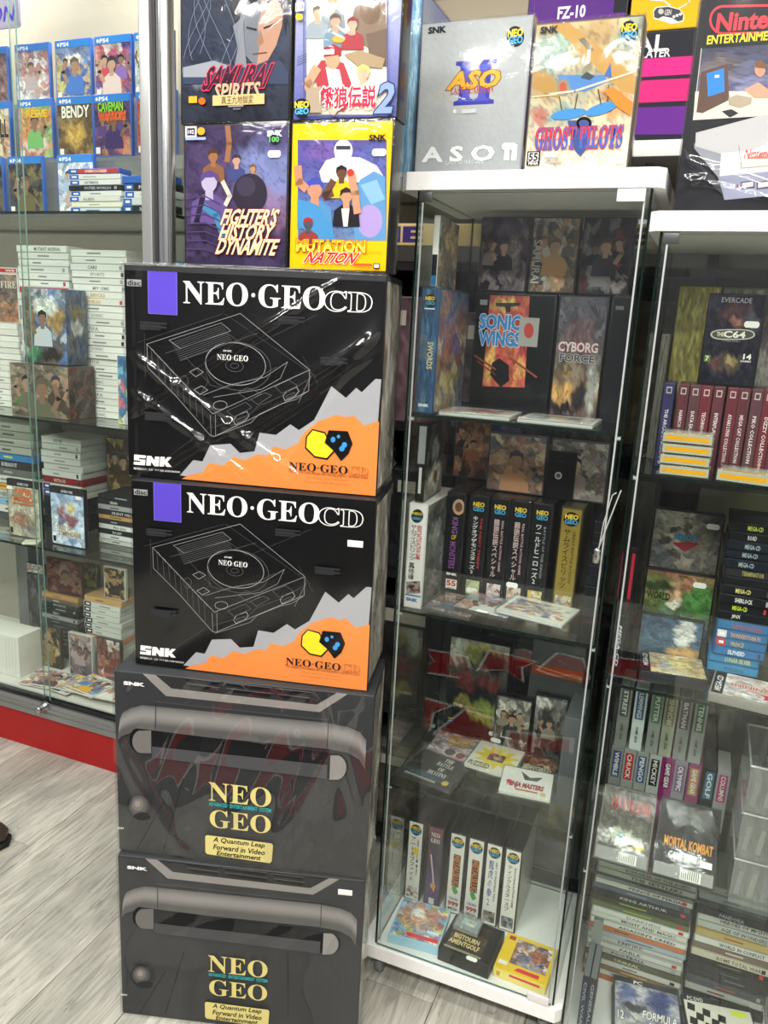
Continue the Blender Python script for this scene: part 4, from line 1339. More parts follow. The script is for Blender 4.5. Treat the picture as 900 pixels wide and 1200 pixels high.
upright('console_carton', 'purple and black console carton behind the floatplane game', 'box', 'T2', [(455, -190), (780, -200), (750, 440), (420, 440)], BY, 0.25, d_fz, z=shelf_z, h=0.45, body='#22242c', sleeve=None)


def d_real(P):
    P.fill('#22242d')
    P.rect(220, 285, 560, 352, '#e0268a'); P.poly([(220, 390), (560, 372), (560, 482), (220, 498)], '#e8287f'); P.poly([(200, 522), (560, 508), (560, 648), (200, 652)], '#6a2a94')
    P.text('REAL', 120, 178, 415, 240, '#f2f2f4', 'bold', off=-0.01); P.text('MULTIPLAYER', 130, 246, 432, 268, '#f2f2f4', 'bold')


loc_, w_, h_ = stand('N', [(225, 150), (560, 140), (470, 655), (180, 655)], BY, 0, shelf_z)
case_box('console_carton', 'black console carton with pink and purple stripes on the wall shelf', 'box', loc_, w_ + 0.02, h_, 0.25, 0, body='#22242c', draw=d_real, crop='N')


def d_pad(P):
    P.fill('#f0bf10')
    P.poly([(345, 60), (360, 38), (420, 32), (480, 48), (502, 80), (498, 110), (470, 116), (440, 122), (395, 108), (350, 96)], '#f8f4e8')
    P.poly([(350, 60), (364, 42), (420, 37), (478, 52), (497, 80), (492, 104), (470, 110), (440, 92), (395, 84), (372, 96), (352, 90)], '#4a4c52')
    P.ell(385, 60, 14, 14, '#c9cacc', 12); P.text('GEN', 405, 52, 435, 78, '#d8d8d8', 'bold')
    for x, y in ((450, 86), (466, 80), (482, 74)):
        P.ell(x, y, 8, 8, '#d8d8da', 10)
    P.line([(430, 30), (400, 8), (340, 4), (300, -8)], 0.003, '#f8f4e8'); P.line([(470, 48), (520, 20), (540, -10)], 0.003, '#e8e4d8')


case_box('console_carton', 'yellow carton with a grey game controller drawn on it, on the striped carton', 'box', (loc_[0], loc_[1], loc_[2] + h_ + 0.0006), w_ + 0.015, 0.20, 0.24, 0, body='#e2b416', draw=d_pad, crop='N')

# ------------------------------------------------------------------ raised cabinet: contents
A1, A2, A3, A4 = 1.2730, 0.8805, 0.4880, 0.0955   # shelf surfaces from the top compartment down
gA = 'games in the raised cabinet'
R = mosaic


def spine(col, txt, tcol, txt2=None, t2col='#8a8a8a', bottom=None, logo=True, latin=False, extra=None):
    def f(P):
        P.fill(col)
        if logo:
            neo_mark(P, 0.5, 0.095, 0.42, 0.068)
        if latin:
            P.text(txt, 0.28, 0.2, 0.72, 0.78, tcol, 'bold', rot=-90, off=0.02)
        else:
            P.vtext(txt, 0.2, 0.19, 0.2 + (0.6 if not txt2 else 0.34), 0.76, tcol, off=0.015)
        if txt2:
            P.text(txt2, 0.66, 0.2, 0.8, 0.7, t2col, 'bold', rot=-90, res=1)
        if bottom:
            P.art(bottom, [], bottom, 20, 0.8, len(txt), box=(0.08, 0.83, 0.92, 0.97), nx=14, ny=12, fine=0.3)
        if extra:
            extra(P)
    return f


# top compartment
_b = upright('game_box', 'boxed game with blue spine standing spine out in the top compartment', 'game box', 'C1', [(68, 350), (130, 350), (112, 792), (45, 785)], 1.425, 0.19,
        lambda P: (P.art(['#27507a', '#2f6596', '#2a5a88'], [], ['#234a70', '#376f9e', '#2c5f8e'], 40, 0.6, 3, box=[tuple(p) for p in _full(P)]), neo_mark(P, 98, 392, 23, 24), snk(P, 52, 762, 95, 776), P.rect(75, 418, 118, 424, '#e4e8ee'),
                   P.text('CROSSED', 62, 515, 80, 610, '#10203a', 'bold', ('#b9c4d0', 0.04), rot=-90), P.text('SWORDS', 90, 540, 108, 640, '#d8cfa8', 'bold', ('#18202e', 0.04), rot=-90)), z=A1,
        side=lambda Q: Q.art(['#6a7aa0', '#8a6a70', '#8a7a60', '#b9ac94'], [(0.4, 0.4, 0.2, 0.15, '#a8604a'), (0.6, 0.45, 0.15, 0.1, '#7a5a9a'), (0.4, 0.75, 0.3, 0.1, '#c0b070')], ['#5a6a98', '#b08a60', '#9a5a58', '#d0c8b0'], 60, 0.7, 8), group=gA, body='#2a4a6c', sleeve=SLEEVE)

def d_sonic(P):
    P.fill('#121316')
    P.art(['#c8563a', '#c23a36', '#c9402f', '#d06a32'], [(0.4, 0.1, 0.3, 0.07, '#d8b04a'), (0.15, 0.75, 0.12, 0.2, '#dba23a'), (0.85, 0.8, 0.14, 0.12, '#e0923a')], ['#b82f30', '#d8702f', '#c43a33'], 30, 0.6, 5, box=[(310, 372), (455, 376), (436, 706), (282, 700)])
    P.text('SONIC', 275, 440, 420, 500, '#3f86c8', 'bold', ('#d8e4ee', 0.05), 0.05); P.text('WINGS', 272, 500, 418, 560, '#3f86c8', 'bold', ('#d8e4ee', 0.05), 0.05)
    P.poly([(310, 660), (318, 615), (345, 600), (378, 625), (380, 680), (350, 705)], '#1c1a1e'); P.line([(255, 590), (330, 640)], 0.004, '#7a4432'); P.line([(385, 600), (480, 668)], 0.004, '#8a4a36'); P.line([(265, 610), (330, 660)], 0.003, '#6a3a2c')
    P.poly([(330, 400), (420, 400), (418, 410), (385, 414), (385, 432), (370, 436), (365, 414), (332, 412)], '#3a3430')
    P.rect(420, 452, 482, 560, '#a8a6a2'); P.ell(452, 500, 18, 28, '#c04a42', 12); P.rect(275, 388, 300, 408, '#8d9096')


HS = stand('C1', [(268, 368), (545, 376), (518, 742), (240, 725)], 1.60, 0, A1)[2]
HB = stand('C1', [(68, 350), (130, 350), (112, 792), (45, 785)], 1.425, 0, A1)[2]
HW = stand('C2', [(60, 360), (122, 362), (105, 722), (38, 706)], 1.425, 0, A2)[2]
upright('game_box', 'black boxed game with red art and blue title in the top compartment', 'game box', 'C1', [(268, 368), (545, 376), (518, 742), (240, 725)], 1.60, 0.042, d_sonic, z=A1, group=gA, sleeve=SLEEVE)


def d_cyborg(P):
    P.art(['#5a5868', '#6a6470', '#756a68', '#8a7350', '#c08a3a', '#6a3a3a'], [(0.25, 0.82, 0.3, 0.08, '#d0953a'), (0.85, 0.75, 0.13, 0.2, '#b9b4ac'), (0.6, 0.85, 0.16, 0.12, '#26242a'), (0.2, 0.95, 0.3, 0.05, '#2a2020'), (0.5, 0.3, 0.3, 0.12, '#7a4a50', 0.6)], ['#5c5a68', '#7a7480', '#4c4858'], 40, 0.5, 7, box=[tuple(p) for p in _full(P)])
    P.text('CYBORG', 550, 538, 695, 582, '#d8cfd0', 'bold', ('#a8323c', 0.06), 0.02); P.text('FORCE', 555, 582, 682, 618, '#55525c', 'bold', ('#c9c4c4', 0.06), 0.02)


upright('game_box', 'boxed game with grey and orange cover and outlined two-line title', 'game box', 'C1', [(553, 378), (730, 384), (700, 760), (527, 745)], 1.60, 0.042, d_cyborg, z=A1, h=HS, group=gA, sleeve=SLEEVE)
upright('game_box', 'plain black boxed game at the right end of the top compartment', 'game box', 'C1', [(738, 386), (805, 392), (775, 790), (706, 770)], 1.56, 0.15, lambda P: (P.fill('#15171c'), P.rect(752, 410, 785, 425, '#6a7078')), z=A1, h=HS, group=gA, sleeve=SLEEVE)
case_box('jewel_case', 'clear disc case leaning on top of the blue spined game', 'disc case', (-0.500, 1.45, A1 + HB + 0.003), 0.012, 0.126, 0.142, 0.05, body='#d8d6d0', group=gA,
         draw=lambda P: (P.rect(0, 0, 1, 0.55, '#e4e2dc'), P.rect(0, 0.55, 1, 0.85, '#20242c'), P.rect(0, 0.85, 1, 1, '#2f6ea0')), drawuv=True, inset=0.001,
         side=lambda Q: Q.art(['#8d8c8a', '#a8926a', '#7a7a76'], [(0.6, 0.3, 0.25, 0.2, '#c9a878'), (0.4, 0.6, 0.2, 0.2, '#8a7a68')], ['#a8a8a4', '#c4a070', '#5a6068', '#8a6a4a'], 50, 0.7, 14))

for lb, quad, y, dr in (
        ('dark purple disc case in the upper row of the top compartment', [(280, 148), (452, 152), (440, 366), (268, 362)], 1.615, R(['#2c2838', '#241f30', '#1c1a26'], ['#16151e', '#4a3c58', '#5a4a52', '#8a7a80'], 21, [(0.6, 0.15, 0.3, 0.12, '#5a4a66'), (0.7, 0.55, 0.15, 0.3, '#8a7c7c')])),
        ('disc case with pale drawn cover in the upper row of the top compartment', [(458, 152), (628, 156), (612, 370), (444, 366)], 1.615, lambda P: (R(['#8a8684', '#a09488', '#b08a68'], ['#6a6460', '#c9c0b4', '#3c3a3c', '#c49a70'], 22, [(0.15, 0.5, 0.1, 0.5, '#4a484c'), (0.6, 0.75, 0.2, 0.2, '#c89a6a')])(P), P.text('SAMURAI', 464, 180, 480, 340, '#c8c4c0', 'bold', rot=-90))),
        ('dark disc case with red streak in the upper row of the top compartment', [(640, 160), (815, 168), (800, 378), (618, 370)], 1.615, R(['#2c2a34', '#22242e', '#3a3438'], ['#16171e', '#3a3640', '#8a868a', '#5a2a2e'], 23, [(0.75, 0.4, 0.1, 0.25, '#a84a38'), (0.3, 0.7, 0.15, 0.25, '#8f8c92'), (0.8, 0.9, 0.15, 0.08, '#a89a98')]))):
    upright('jewel_case', lb, 'disc case', 'C1', quad, y, 0.022, dr, z=A1 + HS + 0.003, group=gA, body='#2a2a30', sleeve=SLEEVE, h=0.143)
whiteart = lambda sd, cols: (lambda P: (P.fill('#e9e7e2'), P.art(['#e9e7e2', '#e2dfd8'], [(0.5, 0.35, 0.3, 0.2, cols[0], 0.8), (0.55, 0.65, 0.3, 0.12, cols[1], 0.8)], cols + ['#e9e7e2', '#e4e0da'], 30, 0.55, sd, box=(0.08, 0.06, 0.95, 0.94), nx=26, ny=24)))
flat('jewel_case', 'clear disc case with white and red insert lying under the red art game', 'disc case', 'C1', [(215, 700), (470, 712), (395, 806), (130, 785)], A1, 0.011, lambda P: (whiteart(31, ['#b8523c', '#d08a5a', '#c0b8b0'])(P), P.rect(0.02, 0.5, 0.07, 0.95, '#c23a3a')), 0.14, 0.125, True, '#c8c6c0', gA, at=(-0.388, 1.47), yaw=0.02)
flat('jewel_case', 'clear disc case with white insert lying under the two-line title game', 'disc case', 'C1', [(470, 722), (698, 735), (690, 832), (400, 814)], A1, 0.011, whiteart(32, ['#8a6a5a', '#c4b09a', '#b0b4a8']), 0.14, 0.125, True, '#c8c6c0', gA, at=(-0.238, 1.47), yaw=-0.02)

# second compartment
_w = upright('game_box', 'white spined boxed game at the left end of the second compartment', 'game box', 'C2', [(60, 360), (122, 362), (105, 722), (38, 706)], 1.425, 0.19,
        lambda P: (P.fill('#ece8e8'), neo_mark(P, 87, 400, 25, 25), P.vtext('サムライスピリッツ', 62, 430, 80, 560, '#1c1c1e', off=0.02), P.text('GREAT BATTLE ACTION GAME', 88, 432, 100, 560, '#c03038', 'bold', rot=-90, res=1),
                   P.vtext('真侍魂', 54, 565, 74, 632, '#2a2226', off=0.02), P.art(['#2c2a30', '#8a5a58'], [], ['#1a1a1e', '#b9a0a0', '#6a3a3c'], 16, 0.8, 3, box=(44, 636, 102, 680), nx=12, ny=10), snk(P, 45, 692, 90, 712, '#3a78a8'), P.rect(40, 684, 104, 690, '#4a90b8')), z=A2,
        side=lambda Q: Q.art(['#4a4e50', '#5c605e', '#6a6e6a'], [(0.3, 0.3, 0.2, 0.12, '#b0b4b0', 0.7), (0.5, 0.55, 0.15, 0.2, '#a8aca8', 0.6)], ['#383c3e', '#7a7e7a', '#9aa09a'], 40, 0.6, 12), group=gA, body='#d8d4d2', sleeve=SLEEVE)
case_box('jewel_case', 'black disc case with monochrome art leaning on the white spined game', 'disc case', (-0.498, 1.43, A2 + HW + 0.003), 0.018, 0.150, 0.14, 0.06, body='#15161a', group=gA,
         draw=lambda P: (P.rect(0, 0, 1, 0.5, '#8a8c90'), P.rect(0, 0.5, 1, 1, '#17181c'), P.rect(0.3, 0.55, 0.7, 0.9, '#c8c8c4')), drawuv=True, inset=0.002,
         side=lambda Q: Q.art(['#1c1d20', '#3a3c3e', '#b9b6a8'], [(0.5, 0.35, 0.2, 0.15, '#8a8c8c'), (0.55, 0.75, 0.35, 0.18, '#c0bcae'), (0.6, 0.75, 0.12, 0.1, '#8a5a3c')], ['#121316', '#5a5c5e'], 40, 0.6, 15))
b2 = lambda c: c
SX2 = (-0.4655, -0.417, -0.372, -0.3295, -0.286, -0.230)
rows = [
    ('boxed game with purple lettered spine and red 55 mark in the second compartment', [(195, 318), (262, 322), (245, 648), (180, 640)], lambda P: (P.fill('#15161a'), P.ell(238, 362, 26, 26, '#c8a486', 18), P.ell(238, 362, 16, 16, '#6a4a3c', 14), P.text('KING', 214, 395, 236, 450, '#8a5a9a', 'bold', rot=-90), P.text('OF', 212, 452, 232, 470, '#e0c02a', 'ital'), P.text('MONSTERS', 206, 474, 228, 565, '#8a4f96', 'bold', rot=-90), snk(P, 196, 575, 240, 588), P.rect(195, 596, 240, 632, '#ece8e2'), P.text('55', 199, 600, 236, 622, '#c23038', 'bold', off=0.04), P.text('MEGA', 202, 624, 234, 631, '#1a1a1a', 'bold', res=1))),
    ('boxed game with white katakana spine over a green picture in the second compartment', [(275, 320), (345, 325), (328, 672), (262, 660)], spine('#17181c', 'キングオブザモンスターズ2', '#eceae4', 'THE NEXT THING', '#b83a34', ['#a8b88a', '#c4c890', '#7a9a6a'])),
    ('boxed game with pink edged spine, third of the spines in the second compartment', [(348, 340), (415, 345), (400, 680), (335, 668)], spine('#15161a', '餓狼伝説スペシャル', '#e0c4c4', 'REAL BATTLE ACTION GAME', '#c89aa0', ['#c8b0b0', '#a86a6a', '#e0d8d8'])),
    ('boxed game with pink edged spine and a loose white sticker in the second compartment', [(420, 350), (490, 355), (470, 690), (405, 680)], spine('#15161a', '餓狼伝説スペシャル', '#e0c4c4', 'REAL BATTLE ACTION GAME', '#c89aa0', ['#c8a890', '#8a5a4a', '#e0d8c8'])),
    ('boxed game with white spine letters and yellow roundel in the second compartment', [(495, 362), (565, 365), (545, 702), (480, 694)], spine('#15161a', 'ワールドヒーローズ2', '#eceae4', 'BATTLE OF THE KINGS', '#8a8c90', ['#d8b42a', '#a8a498', '#e0ddd0'])),
    ('boxed game with gold spine in the second compartment', [(597, 372), (672, 380), (642, 722), (570, 708)], spine('#8f7a34', 'サムライスピリッツ', '#2a2414', 'GREAT BATTLE ACTION', '#4a3f1c', ['#4a86a8', '#c88a5a', '#d8d0b0']))]
for i, (lb, quad, dr) in enumerate(rows):
    f = (lambda dr, quad: (lambda P: (setattr(P, 'H', homography([unp for unp in quad], [(0, P.h), (P.w, P.h), (P.w, 0), (0, 0)])), dr(P))))(dr, quad) if i == 0 else dr
    case_box('game_box', lb, 'game box', (SX2[i], 1.545, A2), 0.040 if i < 5 else 0.043, 0.222, 0.185, 0, draw=f, group=gA, body='#15161a' if i < 5 else '#3a3216', sleeve=SLEEVE, drawuv=True, stick=[(0.4, 0.2)] if i == 3 else ([(0.5, 0.08)] if i in (1, 4) else None))
stack('the dark pile beside the gold spine', 'C2', [(705, 445), (757, 450), (727, 760), (672, 745)], 1.55, A2, 0.15, [('black', '#14161a', '#1a1d22', None, '#444', None)] * 9, h=0.20, group=gA, seed=5)
for lb, quad, y, zz, hh, dr in (
        ('disc case with orange art at the back of the second compartment', [(222, 50), (350, 60), (335, 300), (210, 290)], 1.70, A2 + 0.2255, 0.142, R(['#5a3a2c', '#8a5434', '#3a2c2a'], ['#8a4a34', '#b9825a', '#2a2428', '#a86a4a'], 41)),
        ('disc case with blue and violet art at the back of the second compartment', [(358, 70), (556, 80), (540, 320), (340, 310)], 1.70, A2 + 0.2255, 0.142, R(['#34466a', '#4a5a8a', '#3a3a5a'], ['#2c4a7a', '#6a6aa0', '#7a5a80', '#4a7aa0'], 42)),
        ('disc case with grey art at the back of the second compartment', [(562, 100), (770, 110), (748, 330), (545, 320)], 1.70, A2 + 0.2255, 0.14, R(['#4a4644', '#5a504c', '#3a3432'], ['#6a5a54', '#8a7a70', '#2c2a2c', '#5a6a60'], 43)),
        ('disc case with crowded fighters art on the black boxed games', [(345, 165), (552, 175), (522, 306), (322, 292)], 1.60, A2 + 0.2255, 0.122, R(['#6a727c', '#8a6a58', '#7a5a50'], ['#5a6470', '#b08060', '#8a4a3c', '#c4a080', '#3a3c44'], 44, [(0.45, 0.5, 0.25, 0.35, '#9a6a4a', 0.6)])),
        ('clear disc case behind the black card on the black boxed games', [(562, 175), (770, 185), (742, 318), (540, 306)], 1.60, A2 + 0.2255, 0.122, R(['#6a625e', '#7a6a66', '#58504c'], ['#8a7a74', '#a89a90', '#4a4442', '#7a5a58'], 45))):
    upright('jewel_case', lb, 'disc case', 'C2', quad, y, 0.012, dr, z=zz, h=hh, group=gA, body='#3a3c40', sleeve=SLEEVE)
upright('card', 'black card with a small white round mark in front of a disc case', 'card', 'C2', [(548, 176), (650, 180), (640, 298), (540, 292)], 1.5925, 0.004, lambda P: (P.fill('#0c0d0f'), P.ell(582, 262, 14, 14, '#c8c8c6', 14), P.ell(582, 262, 9, 9, '#5a5a5c', 12), P.rect(565, 242, 600, 246, '#b0b0b0'), P.rect(575, 205, 605, 208, '#8a8a8a'), P.rect(560, 190, 590, 193, '#8a8a8a')), z=A2 + 0.2255, h=0.098, body='#0c0d0f')
flat('jewel_case', 'clear disc case lying under the purple lettered spine', 'disc case', 'C2', [(175, 658), (310, 672), (300, 762), (130, 740)], A2, 0.010, R(['#8a7a6a', '#9a8a80'], ['#b06a4a', '#4a4a54', '#c8bca8', '#5a6a7a'], 51), 0.105, 0.12, True, '#2a2a2e', gA, yaw=-0.1, ymin=1.402, ymax=1.54, xmin=-0.468)
flat('jewel_case', 'clear disc case with blue and orange insert, middle of three on the second shelf', 'disc case', 'C2', [(305, 655), (430, 670), (380, 770), (265, 740)], A2 + 0.0105, 0.010, R(['#6a8ab0', '#c8c4bc'], ['#4a78b0', '#d88a4a', '#c8505a', '#e0dcd4'], 52), 0.118, 0.112, True, '#2a2a2e', gA, yaw=-0.12, stick=[(0.55, 0.5)], ymin=1.402, ymax=1.54)
flat('jewel_case', 'clear disc case with white insert of small figures on the second shelf edge', 'disc case', 'C2', [(425, 665), (640, 745), (620, 800), (365, 735)], A2 + 0.0210, 0.010, lambda P: (P.fill('#e8e4d8'), P.art(['#e8e4d8', '#e8e4d8'], [(0.5, 0.5, 0.4, 0.25, '#c09a7a', 0.5)], ['#c0504a', '#4a6ab0', '#d8a03a', '#8a5a9a', '#e8e4d8', '#e8e4d8', '#e8e4d8'], 60, 0.8, 53, box=(0.06, 0.15, 0.95, 0.85))), 0.138, 0.112, True, '#d8d6d0', gA, yaw=-0.17, ymin=1.402, ymax=1.54, xmax=-0.128)
cl = thing('door_clip', 'small metal clip with wires on the edge of the glass door', 'clip', tuple(on_y(700, 650, 1.383)))
MB().lathe([(0.0, -0.014), (0.006, -0.012), (0.007, 0.0), (0.005, 0.006), (0.007, 0.010), (0.004, 0.014), (0.0, 0.015)], (0, -0.009, 0), 12).build('barrel', STEEL, cl)
MB().tube([(0.001, -0.009, 0.012), (0.010, -0.008, 0.05), (0.022, -0.006, 0.10), (0.027, -0.004, 0.12)], 0.0012, 6).tube([(0.002, -0.009, 0.012), (0.005, -0.009, 0.06), (0.014, -0.007, 0.11), (0.020, -0.006, 0.115)], 0.001, 6).build('wire', mat('#c8cac6', 0.3, 0.5), cl)

_b.location.x = max(_b.location.x, -0.5065)
_w.location.x = max(_w.location.x, -0.5065)
# third compartment


def d_kof(P):
    P.art(['#c9c6b0', '#8a8c78', '#1c1d20', '#16171a', '#15161a'], [(0.5, 0.12, 0.3, 0.1, '#c8c850', 0.8), (0.75, 0.2, 0.2, 0.12, '#1a1a1e'), (0.12, 0.12, 0.14, 0.14, '#d8dcd0'), (0.3, 0.45, 0.15, 0.12, '#7a2028', 0.9), (0.7, 0.42, 0.2, 0.08, '#7a1c24', 0.8), (0.7, 0.75, 0.3, 0.12, '#a0b83a', 0.7), (0.3, 0.7, 0.15, 0.08, '#b0a23a', 0.6)], ['#16171a', '#3a3c30', '#1e1f22'], 40, 0.4, 61, box=[tuple(p) for p in _full(P)])  # the two dark red blobs are a red reflection painted into the cover
    P.text('THE', 270, 370, 305, 388, '#e0ddd0', 'bold', rot=0); P.text('KING OF', 300, 380, 390, 405, '#d84a34', 'ital', ('#e8e4d4', 0.05)); P.text('FIGHTERS', 318, 408, 412, 432, '#d8583c', 'ital', ('#ece8d8', 0.05))
    neo_mark(P, 260, 430, 10, 12)


upright('game_box', 'black boxed game with yellow green title leaning in the third compartment', 'game box', 'C3', [(262, 130), (500, 180), (425, 500), (240, 460)], 1.692, 0.040, d_kof, z=A3, group=gA, sleeve=SLEEVE, stick=[(0.85, 0.06)])
grey_fig = R(['#b9b4a4', '#9a9484', '#6a655c'], ['#3a3836', '#8a8474', '#5a5448', '#c8c4b4', '#2a2a2c'], 63, [(0.5, 0.55, 0.2, 0.3, '#4a463e'), (0.2, 0.2, 0.15, 0.12, '#d0ccbe')])
upright('game_box', 'boxed game with faded cream and black figures in the third compartment', 'game box', 'C3', [(425, 340), (552, 368), (540, 512), (412, 485)], 1.668, 0.022, grey_fig, z=A3, group=gA, sleeve=SLEEVE, stick=[(0.1, 0.1)])
upright('game_box', 'boxed game with white corner and dark coats at the back of the third compartment', 'game box', 'C3', [(562, 335), (690, 372), (650, 540), (547, 515)], 1.668, 0.022, R(['#c8c6bc', '#4a4844', '#3a3836'], ['#2a2a2c', '#5a564e', '#8a8478', '#1e1e20'], 64, [(0.25, 0.1, 0.3, 0.1, '#d0cec4'), (0.4, 0.45, 0.2, 0.3, '#34322f')]), z=A3, group=gA, sleeve=SLEEVE)
upright('console_carton', 'dark grey carton with orange band at the back of the third compartment', 'box', 'C3', [(545, 135), (745, 195), (700, 540), (530, 490)], 1.697, 0.035, lambda P: (P.art(['#6a6c6e', '#5a5c5e', '#3a3c3e', '#2c2e30'], [], seed=4, box=[tuple(p) for p in _full(P)]), P.poly([(540, 230), (740, 265), (738, 300), (545, 262)], '#b8552c'), P.line([(560, 236), (735, 290)], 0.003, '#d8a070')), z=A3, h=0.27, body='#4a4c4e')  # orange band and streak imitate a reflection, painted on the carton front
upright('game_box', 'grey sided boxed game at the right end of the third compartment', 'game box', 'C3', [(655, 445), (722, 452), (695, 722), (642, 700)], 1.49, 0.15, lambda P: P.art(['#5a5c5e', '#4c4e50'], [], seed=8, box=[tuple(p) for p in _full(P)]), z=A3, h=0.20, group=gA, body='#55585a')
J = dict(clear=True, group=gA, ymin=1.402, ymax=1.665, xmin=-0.508, zq=A3)
flat('jewel_case', 'disc case with pink insert and yellow letters on the third shelf', 'disc case', 'C3', [(228, 448), (405, 490), (320, 575), (175, 535)], A3, 0.010, lambda P: (P.art(['#cdb0b4', '#d4bcc0'], [], ['#b8969c', '#d8c8cc', '#c8a0a4', '#8a6a70'], 50, 0.6, 71), P.text('SOCCER\nBRAWL', 0.3, 0.08, 0.85, 0.42, '#e0b83a', 'bold', ('#b07a2a', 0.05)), P.ell(0.5, 0.7, 0.12, 0.12, '#3a3436', 12), P.ell(0.75, 0.75, 0.1, 0.1, '#8a3a3a', 12)), **J, body='#2a2a2e')
flat('jewel_case', 'disc case with black insert and white lettering on the third shelf', 'disc case', 'C3', [(165, 530), (325, 605), (285, 695), (75, 632)], A3 + 0.0105, 0.010, lambda P: (P.art(['#101214', '#15181a', '#2a3a44'], [(0.5, 0.8, 0.4, 0.1, '#4a6a80', 0.6)], ['#0c0d0f', '#1c1e20'], 30, 0.5, 72), P.text('THE\nBATTLE\nOF\nDESTINY', 0.42, 0.08, 0.78, 0.72, '#e4e2da', 'serif'), P.rect(0.1, 0.9, 0.7, 0.96, '#a8a89c'), P.ell(0.85, 0.85, 0.06, 0.08, '#d8b83a', 12)), **J, body='#1a1a1c')


def d_boom(P):
    P.fill('#e4dfd0')
    rg = random.Random(4)
    pts = []
    for k in range(22):
        a = 2 * math.pi * k / 22
        r = 0.5 if k % 2 else 0.3
        pts.append((0.52 + r * math.cos(a), 0.48 + 0.9 * r * math.sin(a)))
    P.poly(pts, '#e2c93a')
    P.art(['#c23a3a', '#3a3436'], [], ['#c23a3a', '#e0c23a', '#2a2426', '#7a4a8a'], 24, 0.8, 73, box=(0.35, 0.35, 0.7, 0.62), nx=16, ny=14)
    P.text('PUZZLED', 0.05, 0.78, 0.5, 0.95, '#2a2426', 'bold', ('#f0e6c0', 0.06))


flat('jewel_case', 'disc case with yellow starburst insert on the third shelf', 'disc case', 'C3', [(370, 525), (532, 570), (472, 665), (300, 612)], A3 + 0.021, 0.010, d_boom, **J, body='#d8d4c8')
flat('jewel_case', 'disc case with green and brown insert by the grey sided game', 'disc case', 'C3', [(528, 545), (640, 575), (632, 645), (505, 615)], A3, 0.010, lambda P: (P.art(['#7a7a4a', '#a06a3a', '#c8b890'], [], ['#5a7a3a', '#b0642f', '#d8c8a0', '#2a2a24', '#8a3a30'], 50, 0.8, 74), P.text('WORLD\nHEROES', 0.2, 0.5, 0.9, 0.95, '#e0dccf', 'bold', ('#2a2018', 0.05))), **J, body='#2a2a2e')
flat('jewel_case', 'disc case with white insert and dark red title at the third shelf edge', 'disc case', 'C3', [(478, 638), (635, 668), (605, 762), (390, 715)], A3 + 0.0315, 0.010, lambda P: (P.fill('#ece9e2'), P.poly([(0.35, 0.1), (0.55, 0.3), (0.8, 0.2), (0.7, 0.4), (0.45, 0.42)], '#2a2628'), P.text('NINJA MASTERS', 0.12, 0.55, 0.85, 0.78, '#b8323a', 'ital', ('#5a1418', 0.05), 0.02), P.ell(0.16, 0.58, 0.06, 0.07, '#d0303a', 12), P.rect(0.3, 0.8, 0.75, 0.86, '#d0702a'), P.ell(0.85, 0.85, 0.06, 0.07, '#d8c070', 12)), **J, body='#d8d4c8')

# bottom compartment
SP = [
    ('boxed game with white spine and yellow mark in the bottom compartment', spine('#e6e4dc', 'アートオブファイト', '#2a2a2c', 'SNK', '#55585a', ['#8a3a3a', '#c8b8b0', '#e6e4dc'], extra=lambda P: P.ell(0.6, 0.36, 0.22, 0.05, '#e2cf3a', 10))),
    ('boxed game with mauve spine and white letters in the bottom compartment', lambda P: (P.art(['#8a4a58', '#4a4654', '#3c3a48', '#5a4a7a', '#4a3c6a'], [], seed=4, nx=10, ny=30), P.text('NEO\nGEO', 0.16, 0.06, 0.8, 0.19, '#eceae6', 'serif'), P.line([(0.15, 0.3), (0.4, 0.55), (0.7, 0.75), (0.5, 0.85)], 0.003, '#b83a44'), P.line([(0.25, 0.35), (0.5, 0.6), (0.62, 0.8)], 0.003, '#d8d4dc'), P.ell(0.55, 0.74, 0.2, 0.04, '#d89a3a', 12), P.rect(0.3, 0.9, 0.7, 0.98, '#eceae6'))),
    ('boxed game with orange logo spine and red 999, left of the pair', None),
    ('boxed game with orange logo spine and red 999, right of the pair', None),
    ('boxed game with white spine and blue kanji in the bottom compartment', spine('#e9e7e0', '龍虎の拳2', '#34489a', 'ART OF FIGHTING TWO', '#3a3c48', ['#3a3c38', '#8a8678', '#b9b4a4'])),
    ('boxed game with white spine and black katakana at the end of the row', spine('#e9e7e0', 'ティンクルスタースプ', '#2a2a2c', 'SHOOTING ACTION GAME', '#3a3c40', ['#6a7a80', '#3a3c40', '#b0b4b0']))]


def d_999(P):
    P.fill('#e8e6de')
    neo_mark(P, 0.5, 0.1, 0.44, 0.07)
    P.rect(0.28, 0.25, 0.8, 0.66, '#3a2a20')
    P.text('METALSLUG', 0.3, 0.26, 0.78, 0.65, '#c8793a', 'bold', ('#7a3a1a', 0.05), rot=-90)
    P.poly([(0.3, 0.68), (0.55, 0.64), (0.8, 0.72), (0.6, 0.76), (0.45, 0.74)], '#4aa04a')
    P.text('TAKARA', 0.15, 0.8, 0.85, 0.835, '#4a6a8a', 'bold', res=1)
    P.text('999', 0.12, 0.855, 0.88, 0.91, '#b83a34', 'bold', off=0.05); P.text('MEGA', 0.15, 0.93, 0.85, 0.965, '#2a2a2c', 'bold', res=1)


